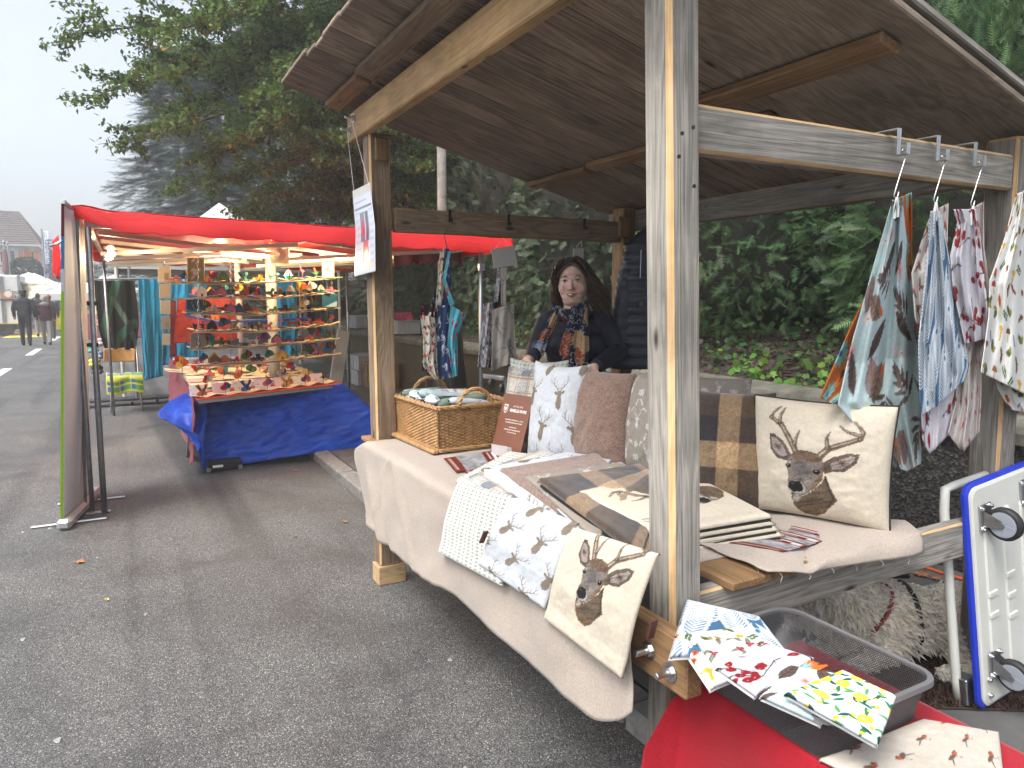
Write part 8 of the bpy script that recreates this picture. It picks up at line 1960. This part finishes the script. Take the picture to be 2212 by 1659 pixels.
# ------------------------------------------------------------------ crates
M_CR = plain('grey_plastic', (.30, .32, .34), .5, var=.08); M_CRB = plain('brown_plastic', (.16, .10, .05), .55, var=.1)
def crate(name, label, c, sz, rz, mat, group):
    t = thing(name, label, 'crate', c, group); c = V(c); Rz = Matrix.Rotation(rz, 3, 'Z'); L, W_, H = sz
    for (dx, dy, lx, ly) in ((0, -W_/2, L, .016), (0, W_/2, L, .016), (-L/2, 0, .016, W_), (L/2, 0, .016, W_)): MB().box(c+Rz @ V((dx, dy, H/2)), (lx, ly, H), Rz, .003).build('side', mat, t)
    MB().box(c+V((0, 0, .01)), (L, W_, .02), Rz).build('bottom', mat, t)
    mb = MB()
    for (dx, dy, lx, ly) in ((0, -W_/2-.008, L+.04, .03), (0, W_/2+.008, L+.04, .03), (-L/2-.008, 0, .03, W_+.01), (L/2+.008, 0, .03, W_+.01)): mb.box(c+Rz @ V((dx, dy, H-.012)), (lx, ly, .026), Rz, .003)
    mb.build('rim', mat, t)['kind'] = 'stuff'
    for k in range(5): MB().box(c+Rz @ V((-L/2+L*(k+.5)/5, -W_/2-.011, H*.45)), (.012, .012, H*.8), Rz).build('rib', mat, t)
    for k in range(4): MB().box(c+Rz @ V((-L/2-.011, -W_/2+W_*(k+.5)/4, H*.45)), (.012, .012, H*.8), Rz).build('rib', mat, t)
    return t
GK = 'plastic crates by the wall'
def wallpt(x, y, z): return PZ(x, y, z)
w1 = PX(780, 736, 4.12); crate('plastic_crate', 'grey plastic crate standing on the wall coping next to the stall post', (4.14, w1.y, .985), (.40, .60, .24), 0, M_CR, GK)
w1 = PX(868, 742, 4.12); crate('plastic_crate', 'grey plastic crate on the wall coping under the pink cloth', (4.14, w1.y, .985), (.40, .60, .22), 0, M_CR, GK)
g1 = PX(782, 880, 3.6); 
for k, (dx, z, lab_) in enumerate(((0, 0, 'lowest grey crate of the stack at the foot of the wall'), (0, .26, 'upper grey crate of the stack at the foot of the wall'))): crate('plastic_crate', lab_, (3.66, g1.y, PVZ+z), (.42, .62, .25), .05*k, M_CR, GK)
crate('plastic_crate', 'brown slatted crate beside the grey stack at the wall', (3.72, g1.y-.75, PVZ), (.40, .60, .22), 0, M_CRB, GK); crate('plastic_crate', 'second brown crate on top of the other brown one', (3.72, g1.y-.75, PVZ+.225), (.40, .60, .20), .03, M_CRB, GK)
hang_q = PX(880, 700, 4.1)
o = sheet4('pink_cloth', [V((4.0, hang_q.y+.35, 1.32)), V((4.0, hang_q.y-.45, 1.36)), V((4.05, hang_q.y-.4, 1.24)), V((3.98, hang_q.y+.3, 1.20))], plain('raspberry_cloth', (.30, .02, .07), .8), None, (20, 10), .03, 3); tag(o, 'raspberry pink cloth over crates on the wall', 'cloth')
ld = thing('leaning_panel', 'long grey panel leaning beside the card stall', 'panel', tuple(PZ(722, 830, PVZ))); b0 = PX(725, 826, 2.65); t0_ = PX(742, 714, 2.85)
MB().bar(b0, t0_, .20, .03, up=(.2, -1, 0), b=.004).build('board', plain('grey_panel', (.34, .38, .42), .5), ld)
blk = thing('caster_rack', 'black rack with chrome casters seen beyond the wicker basket', 'rack', tuple(PY(1068, 835, 6.4)))
p0, p1 = PY(1040, 812, 6.4), PY(1092, 818, 6.2)
MB().bar(p0, p1, .07, .05, b=.01).build('bar', M_GALV, blk); [MB().tube([q_+V((0, 0, 0)), V((q_.x, q_.y, PVZ))], .02, 8).build('leg', M_GALV, blk) for q_ in (p0, p1)]
for x, y in ((1062, 828), (1085, 838)): MB().lathe([(.0, -.02), (.045, -.015), (.05, 0), (.045, .015), (0, .02)], PY(x, y, 6.2), (.5, -1, 0), 16).build('caster', plain('castor_black', (.02, .02, .02), .5), blk)
dk = thing('covered_stack', 'dark sheet covering a tall stack near the wall behind the hanging bags', 'covered stack', tuple(PY(925, 800, 7.6)))
P = np.zeros((24, 20, 3)); q = PY(930, 800, 7.8)
for i in range(24):
    for j in range(20): a = 6.28*i/23; t = j/19; r_ = .28*(1+.15*fbm(math.cos(a)*2, math.sin(a)*2, t*3))*(.55+.5*t**.7); P[i, j] = (q.x+.25+r_*math.cos(a), 7.9+r_*.8*math.sin(a), PVZ+1.25*(1-t))
grid_obj('sheet', P, plain('black_sheet', (.02, .02, .018), .35, var=.3), dk); MB().box((q.x+.25, 7.9, PVZ+1.25), (.3, .25, .02), b=.005).build('lid', plain('black_sheet', (.02, .02, .018), .35), dk)
# ------------------------------------------------------------------ white tent behind
wt = thing('white_tent', 'white pavilion tent with pointed roof behind the red awning', 'tent', (2.1, 14.5, 0))
M_TENT = plain('white_canvas', (.60, .61, .60), .6, var=.08, scale=2)
ap = PY(473, 438, 14.6); cx, cy_, hw = ap.x, 14.6, 1.75; ez = 2.28
n = 25; 
for k in range(4):
    a0 = V((cx+hw*[-1, 1, 1, -1][k], cy_+hw*[-1, -1, 1, 1][k], ez)); a1 = V((cx+hw*[-1, 1, 1, -1][(k+1) % 4], cy_+hw*[-1, -1, 1, 1][(k+1) % 4], ez)); P = np.zeros((n, 14, 3))
    for i in range(n):
        for j in range(14): u, v = i/(n-1), j/13; e = a0.lerp(a1, u); q = V(ap).lerp(e, v); q.z -= .22*math.sin(math.pi*v)*.6; P[i, j] = q
    grid_obj('roof_panel', P, M_TENT, wt); mb = MB(); mb.prism([a0, a1, a1-V((0, 0, .25)), a0-V((0, 0, .25))], (0, .004, 0) if k % 2 == 0 else (.004, 0, 0)); mb.build('valance', M_TENT, wt); MB().tube([(a0.x, a0.y, PVZ if a0.x > KX else 0), a0], .025, 8).build('leg', M_ALU, wt)
    MB().bar(a0-V((0, 0, .12)), a1-V((0, 0, .12)), .03, .05).build('truss', M_ALU, wt)
# ================================================================== FAR STREET
def walker(label, px, py, H, coat, trou, hairc, lean=0.0, stride=.18, hat=None, bag=None):
    p = PZ(px, py, 0); t = thing('person', label, 'person', (p.x, p.y, 0), 'people walking up the street'); m = MB(); k = H/1.75
    X = V((1, 0, 0)); Y = V((0, 1, 0))
    def B(a, b, c): return p+X*a*k+Y*b*k+V((0, 0, c*k))
    for s, st_ in ((-1, stride), (1, -stride)):
        m.tube([B(s*.09, 0, .92), B(s*.10, st_*.5+.03, .50), B(s*.10, st_, .08)], [.10*k, .075*k, .06*k], 8); m.ball(B(s*.10, st_+.06, .05), 1, 8, 6, (.05*k, .13*k, .05*k))
    m.ball(B(0, 0, 1.0), 1, 12, 8, (.20*k, .15*k, .18*k)); m.ball(B(0, 0, 1.22), 1, 12, 8, (.23*k, .15*k, .24*k)); m.ball(B(0, .0, 1.38), 1, 12, 8, (.22*k, .13*k, .13*k)); m.tube([B(0, 0, 1.42), B(0, .02, 1.56)], [.06*k, .055*k], 8); m.ball(B(0, .02, 1.64), 1, 12, 10, (.085*k, .10*k, .115*k))
    for s in (-1, 1): m.tube([B(s*.21, 0, 1.42), B(s*.28, -.02*s, 1.16), B(s*.27, .06, .92)], [.075*k, .065*k, .05*k], 8); m.ball(B(s*.27, .08, .87), .05*k, 8, 6)
    def cf(c, n):
        r = np.ones((len(c), 3))*np.array(coat); z = (c[:, 2])/k; r[z < .86] = trou; r[z < .10] = (.03, .03, .03); r[z > 1.53] = hairc; hd_ = (z > .80) & (z < .905) & (np.abs(c[:, 0]-p.x)/k > .22); r[hd_] = srgb(196, 150, 130); return r
    remesh_union('body', m, .018*k, vcol('walker_cloth', .8, .3, 60, var=.1), t, 3, cf)
    if hat: MB().ball(B(0, .02, 1.70), 1, 12, 8, (.10*k, .115*k, .075*k)).build('cap', plain('cap_%d' % px, hat, .8), t, smooth=True)
    if bag: MB().ball(B(0, -.10, 1.44), 1, 12, 8, (.15*k, .08*k, .09*k)).build('hood', plain('hood_%d' % px, bag, .8), t, smooth=True)
    return t
walker('person in black quilted jacket and dark cap walking away', 58, 747, 1.80, (.018, .018, .02), (.012, .012, .013), (.02, .015, .012), stride=.12, hat=(.015, .015, .016))
walker('person in maroon jacket with grey hood and pale trousers walking away', 103, 745, 1.62, (.085, .022, .028), (.42, .40, .36), (.42, .36, .28), stride=.2, bag=(.20, .17, .17))
walker('person in dark coat half hidden between the two walkers', 88, 728, 1.72, (.03, .03, .035), (.40, .38, .36), (.03, .025, .02))
walker('person in dark coat behind the maroon jacket', 112, 732, 1.66, (.035, .028, .03), (.06, .05, .05), (.30, .10, .08))
walker('distant person in grey coat seen beside the banner', 182, 712, 1.70, (.10, .09, .10), (.05, .05, .06), (.08, .06, .05))
# food trailer
tl = thing('food_trailer', 'white food trailer with raised awning and round logo', 'trailer', (-6, 36, 0)); M_WH = plain('trailer_white', (.62, .63, .63), .45, var=.04)
yt = 35.0; xr = PY(45, 650, yt).x; zt_ = PY(30, 594, yt).z; zb_ = PY(30, 700, yt).z
MB().box((xr-2.2, yt+1.1, (zt_+zb_)/2), (4.4, 2.2, zt_-zb_), b=.05).build('body', M_WH, tl)
for x in (PY(3, 642, yt).x, PY(8, 642, yt).x): MB().box((x, yt-.02, (zt_+zb_)/2), (.05, .05, zt_-zb_-.1)).build('door_edge', M_GALV, tl)
MB().box((xr-.02, yt-.01, (zt_+zb_)/2), (.10, .06, zt_-zb_+.02), b=.01).build('corner_post', M_GALV, tl)
for x in (xr-.6, xr-1.6): MB().lathe([(.2, -.1), (.32, -.1), (.32, .1), (.2, .1)], (x, yt+.2, .32), (0, 1, 0), 18).build('wheel', M_TYRE, tl)
MB().box((xr-2.2, yt+1.1, zb_-.12), (4.2, 1.6, .2)).build('chassis', plain('chassis', (.03, .03, .03), .6), tl)
lg = PY(27, 638, yt-.04); Mtx = plane_frame(lg, (1, 0, 0), (0, 0, 1)); text('lettering', 'Gourmet', .26, Mtx @ Matrix.Translation((-.20, .06, .02)), M_INKD, tl, 'LEFT', .004, .9); text('lettering', 'House', .26, Mtx @ Matrix.Translation((-.05, -.16, .02)), M_INKD, tl, 'LEFT', .004, .9)
lc = PY(16, 638, yt-.05); MB().lathe([(.20, 0), (.20, .02)], lc, (0, -1, 0), 18).build('logo_disc', plain('logo_orange', (.45, .20, .08), .6), tl); MB().lathe([(.13, 0), (.13, .03)], lc+V((.03, 0, .05)), (0, -1, 0), 14).build('logo_centre', M_WH, tl); MB().bar(lc+V((-.26, -.03, -.18)), lc+V((.26, -.03, -.18)), .02, .05).build('logo_base', M_INKD, tl)
aw = [PY(46, 612, yt+.5), PY(127, 613, yt-1.5), PY(70, 645, yt-1.2), PY(50, 648, yt+.5)]
o = sheet4('awning', aw, plain('beige_awning', (.42, .38, .30), .7), tl, (20, 14), .05, 2); MB().bar(aw[0]+V((0, 0, .03)), aw[1]+V((0, 0, .03)), .06, .08).build('awning_bar', M_WH, tl)
tt = thing('blue_trestle', 'light blue metal trestle beside the food trailer', 'trestle', tuple(PZ(24, 712, 0))); q = PZ(24, 713, 0)
for s in (-1, 1): MB().bar((q.x+.1*s, q.y, 0), (q.x+.06*s, q.y, 1.0), .04, .04).build('leg', plain('trestle_blue', (.16, .26, .42), .5), tt)
MB().bar((q.x-.4, q.y, 1.02), (q.x+.4, q.y, 1.02), .06, .05).build('bar', plain('trestle_blue', (.16, .26, .42), .5), tt); MB().bar((q.x-.3, q.y, .03), (q.x+.3, q.y, .03), .05, .05).build('base', plain('trestle_blue', (.16, .26, .42), .5), tt)
# distant market tents
def ftent(label, px, py, Y, hw, rise, ez, colr, cloth=None, clab=None):
    ap = PY(px, py, Y); t = thing('market_tent', label, 'tent', (ap.x, Y, 0), 'distant market tents'); zt = ap.z; n = 8; mt_ = plain('tent_'+str(int(px)), colr, .7, var=.05)
    cs = [V((ap.x+hw*a, Y+hw*b, zt-rise)) for a, b in ((-1, -1), (1, -1), (1, 1), (-1, 1))]; mb = MB()
    for k in range(4): mb.add([V(ap), cs[k], cs[(k+1) % 4]], [(0, 1, 2)])
    mb.build('roof', mt_, t); m2 = MB()
    for k in range(4): a, b = cs[k], cs[(k+1) % 4]; m2.quad(a, b, b-V((0, 0, .3)), a-V((0, 0, .3)))
    m2.build('valance', mt_, t)
    for c in cs: MB().tube([(c.x, c.y, 0), c], .03, 6).build('leg', M_GALV, t)
    if cloth: MB().box((ap.x, Y-hw*.7, .5), (hw*1.6, .6, .9), b=.02).build('counter', plain('counter_'+str(int(px)), cloth, .8), t)
    return t
ftent('white pointed tent behind the food trailer', 62, 588, 44, 1.6, .8, 2.2, (.60, .61, .62)); ftent('white pointed tent next to the other behind the trailer', 74, 590, 47, 1.6, .8, 2.2, (.60, .61, .62)); ftent('white tent with yellow counter in the fog', 168, 612, 40, 1.5, .5, 2.2, (.58, .60, .62), (.55, .42, .04))
ftent('pale blue tent roof far up the street', 105, 606, 55, 2.4, .9, 2.3, (.50, .54, .58), (.10, .20, .35)); ftent('white tent farther up beyond the stall poles', 236, 588, 32, 1.2, .8, 2.2, (.58, .58, .58), (.30, .10, .14)); ftent('wide white tent over the parked goods', 160, 602, 46, 2.2, .8, 2.2, (.58, .59, .6), (.12, .12, .14))
# house
YH = 58; hs_ = thing('house', 'white house with grey tiled roof and orange shutters in the fog', 'house', (-6, YH, 0))
rl = PY(-60, 452, YH+4); rr = PY(41, 457, YH+4); er = PY(88, 529, YH-.6); el = PY(-60, 527, YH-.6); M_HW = plain('house_render', (.50, .50, .47), .9, var=.06); M_TILE = plain('roof_tile', (.10, .085, .08), .8, var=.2, scale=3)
x0, x1 = el.x, er.x-.35; MB().box(((x0+x1)/2, YH+4, er.z/2), (x1-x0, 8.6, er.z)).build('wall', M_HW, hs_)
rows_ = 15
for k in range(rows_):
    a, b = k/rows_, (k+1.08)/rows_; z0, z1 = er.z+(rl.z-er.z)*a, er.z+(rl.z-er.z)*b; y0, y1 = YH-.6+4.6*a, YH-.6+4.6*b; xe0, xe1 = er.x+(rr.x-er.x)*a, er.x+(rr.x-er.x)*b
    MB().add([V((x0, y0, z0+.06)), V((xe0, y0, z0+.06)), V((xe1, y1, z1+.0)), V((x0, y1, z1+.0)), V((x0, y0, z0-.04)), V((xe0, y0, z0-.04))], [(0, 1, 2, 3), (4, 5, 1, 0)]).build('tile_course', M_TILE, hs_)
mb = MB(); mb.add([V((er.x, YH-.6, er.z)), V((er.x, YH+8.6, er.z)), V((rr.x, YH+4.2, rl.z))], [(0, 1, 2)]); mb.build('hip', M_TILE, hs_)
MB().bar((x0, YH-.65, er.z-.05), (er.x, YH-.65, er.z-.05), .14, .12).build('gutter', plain('gutter', (.4, .4, .4), .5), hs_)
for (wx0, wx1, wy0, wy1, sh_) in ((51, 60, 543, 566, 1), (63, 75, 541, 567, 1), (20, 34, 540, 568, 0), (0, 8, 542, 568, 0), (60, 72, 582, 600, 0)):
    a, b = PY(wx0, wy0, YH-.32), PY(wx1, wy1, YH-.32); wn = MB().box(((a.x+b.x)/2, YH-.31, (a.z+b.z)/2), (b.x-a.x, .06, a.z-b.z)).build('window', plain('window_frame', (.55, .55, .53), .6), hs_)
    MB().box(((a.x+b.x)/2, YH-.35, (a.z+b.z)/2), ((b.x-a.x)*.8, .03, (a.z-b.z)*.86)).build('pane', plain('window_glass', (.06, .07, .08), .15), wn)
    if sh_:
        for x in (a.x-.16, b.x+.16): MB().box((x, YH-.37, (a.z+b.z)/2), (.26, .05, a.z-b.z+.05)).build('shutter', plain('orange_shutter', (.42, .14, .05), .7), wn)
MB().box((PY(25, 575, YH-.9).x, YH-.9, PY(25, 575, YH-.9).z), (1.6, 1.0, .12)).build('balcony', plain('balcony', (.12, .12, .13), .7), hs_)
text('lettering', 'und', .75, plane_frame(PY(73, 592, YH-.34), (1, 0, 0), (0, 0, 1)), M_INKD, hs_, 'LEFT', .01)
# flag banner
fb = thing('flag_banner', 'tall white flag banner with vertical dark lettering before the house', 'flag', tuple(PY(98, 600, 46))); c = [PY(91, 498, 46), PY(106, 500, 46), PY(107, 570, 46), PY(93, 570, 46)]
sheet4('flag', c, plain('flag_white', (.62, .64, .70), .7), fb, (14, 24), .04, 2); MB().tube([(c[0].x-.03, 46, 0), c[0]+V((-.03, 0, .1))], .04, 6).build('mast', M_GALV, fb)
text('lettering', 'laufenburg', .44, plane_frame(PY(96.5, 517, 45.85), (0, 0, -1), (1, 0, 0)), plain('flag_ink', (.06, .07, .16), .7), fb, 'LEFT', .005); text('lettering', 'Das', .36, plane_frame(PY(102, 516, 45.85), (0, 0, -1), (1, 0, 0)), plain('flag_ink', (.06, .07, .16), .7), fb, 'LEFT', .005)
for k, (x, y) in enumerate(((8, 523), (16, 525))):
    q = PY(x, y, 52); o = thing('flag_pole', ['flag pole with furled dark flag before the house', 'bare white flag pole before the house'][k], 'flag pole', (q.x, 52, 0)); MB().tube([(q.x, 52, 0), q], .05, 6).build('shaft', M_GALV, o); MB().ball(q, .09, 8, 6).build('knob', M_GALV, o)
    if k == 0: MB().lathe([(.05, 0), (.16, .3), (.12, 1.4), (.05, 1.6)], q-V((0, 0, 2.0)), (0, 0, 1), 8).build('furled_flag', plain('furled_flag', (.16, .05, .05), .8), o)
# garden shrub before the house and far trees in the fog
def bushy(name, label, c, r, n, size, col, cat='shrub'):
    t = thing(name, label, cat, (c[0], c[1], 0)); u = unit(n); lump = np.array([1+.22*fbm(q[0]*2+c[0], q[1]*2, q[2]*2) for q in u]); pos = np.array(c)+u*np.array(r)*(lump*(1-np.abs(RNG.normal(0, .12, n))))[:, None]
    colr = np.array(col)*rnd(n, .5, 1.3)[:, None]; scatter('crown', LT[0], LT[1], pos, unit(n), unit(n), size*rnd(n, .7, 1.3), colr, M_LEAF, t)
    MB().tube([(c[0], c[1], 0), (c[0]+.1, c[1], c[2]*.6), (c[0], c[1], c[2])], [.25, .2, .1], 8).build('trunk', M_BARK, t); return t
q = PY(56, 582, 53); bushy('round_shrub', 'rounded dark shrub in front of the foggy house', (q.x, 53, q.z-.2), (1.0, 1.0, .9), 1200, .25, (.03, .05, .025)); q = PY(118, 590, 75); bushy('far_tree', 'faint low tree fading into fog beside the flag', (q.x, 75, q.z), (3.2, 3, 2.2), 1800, .6, (.05, .07, .05), 'tree')
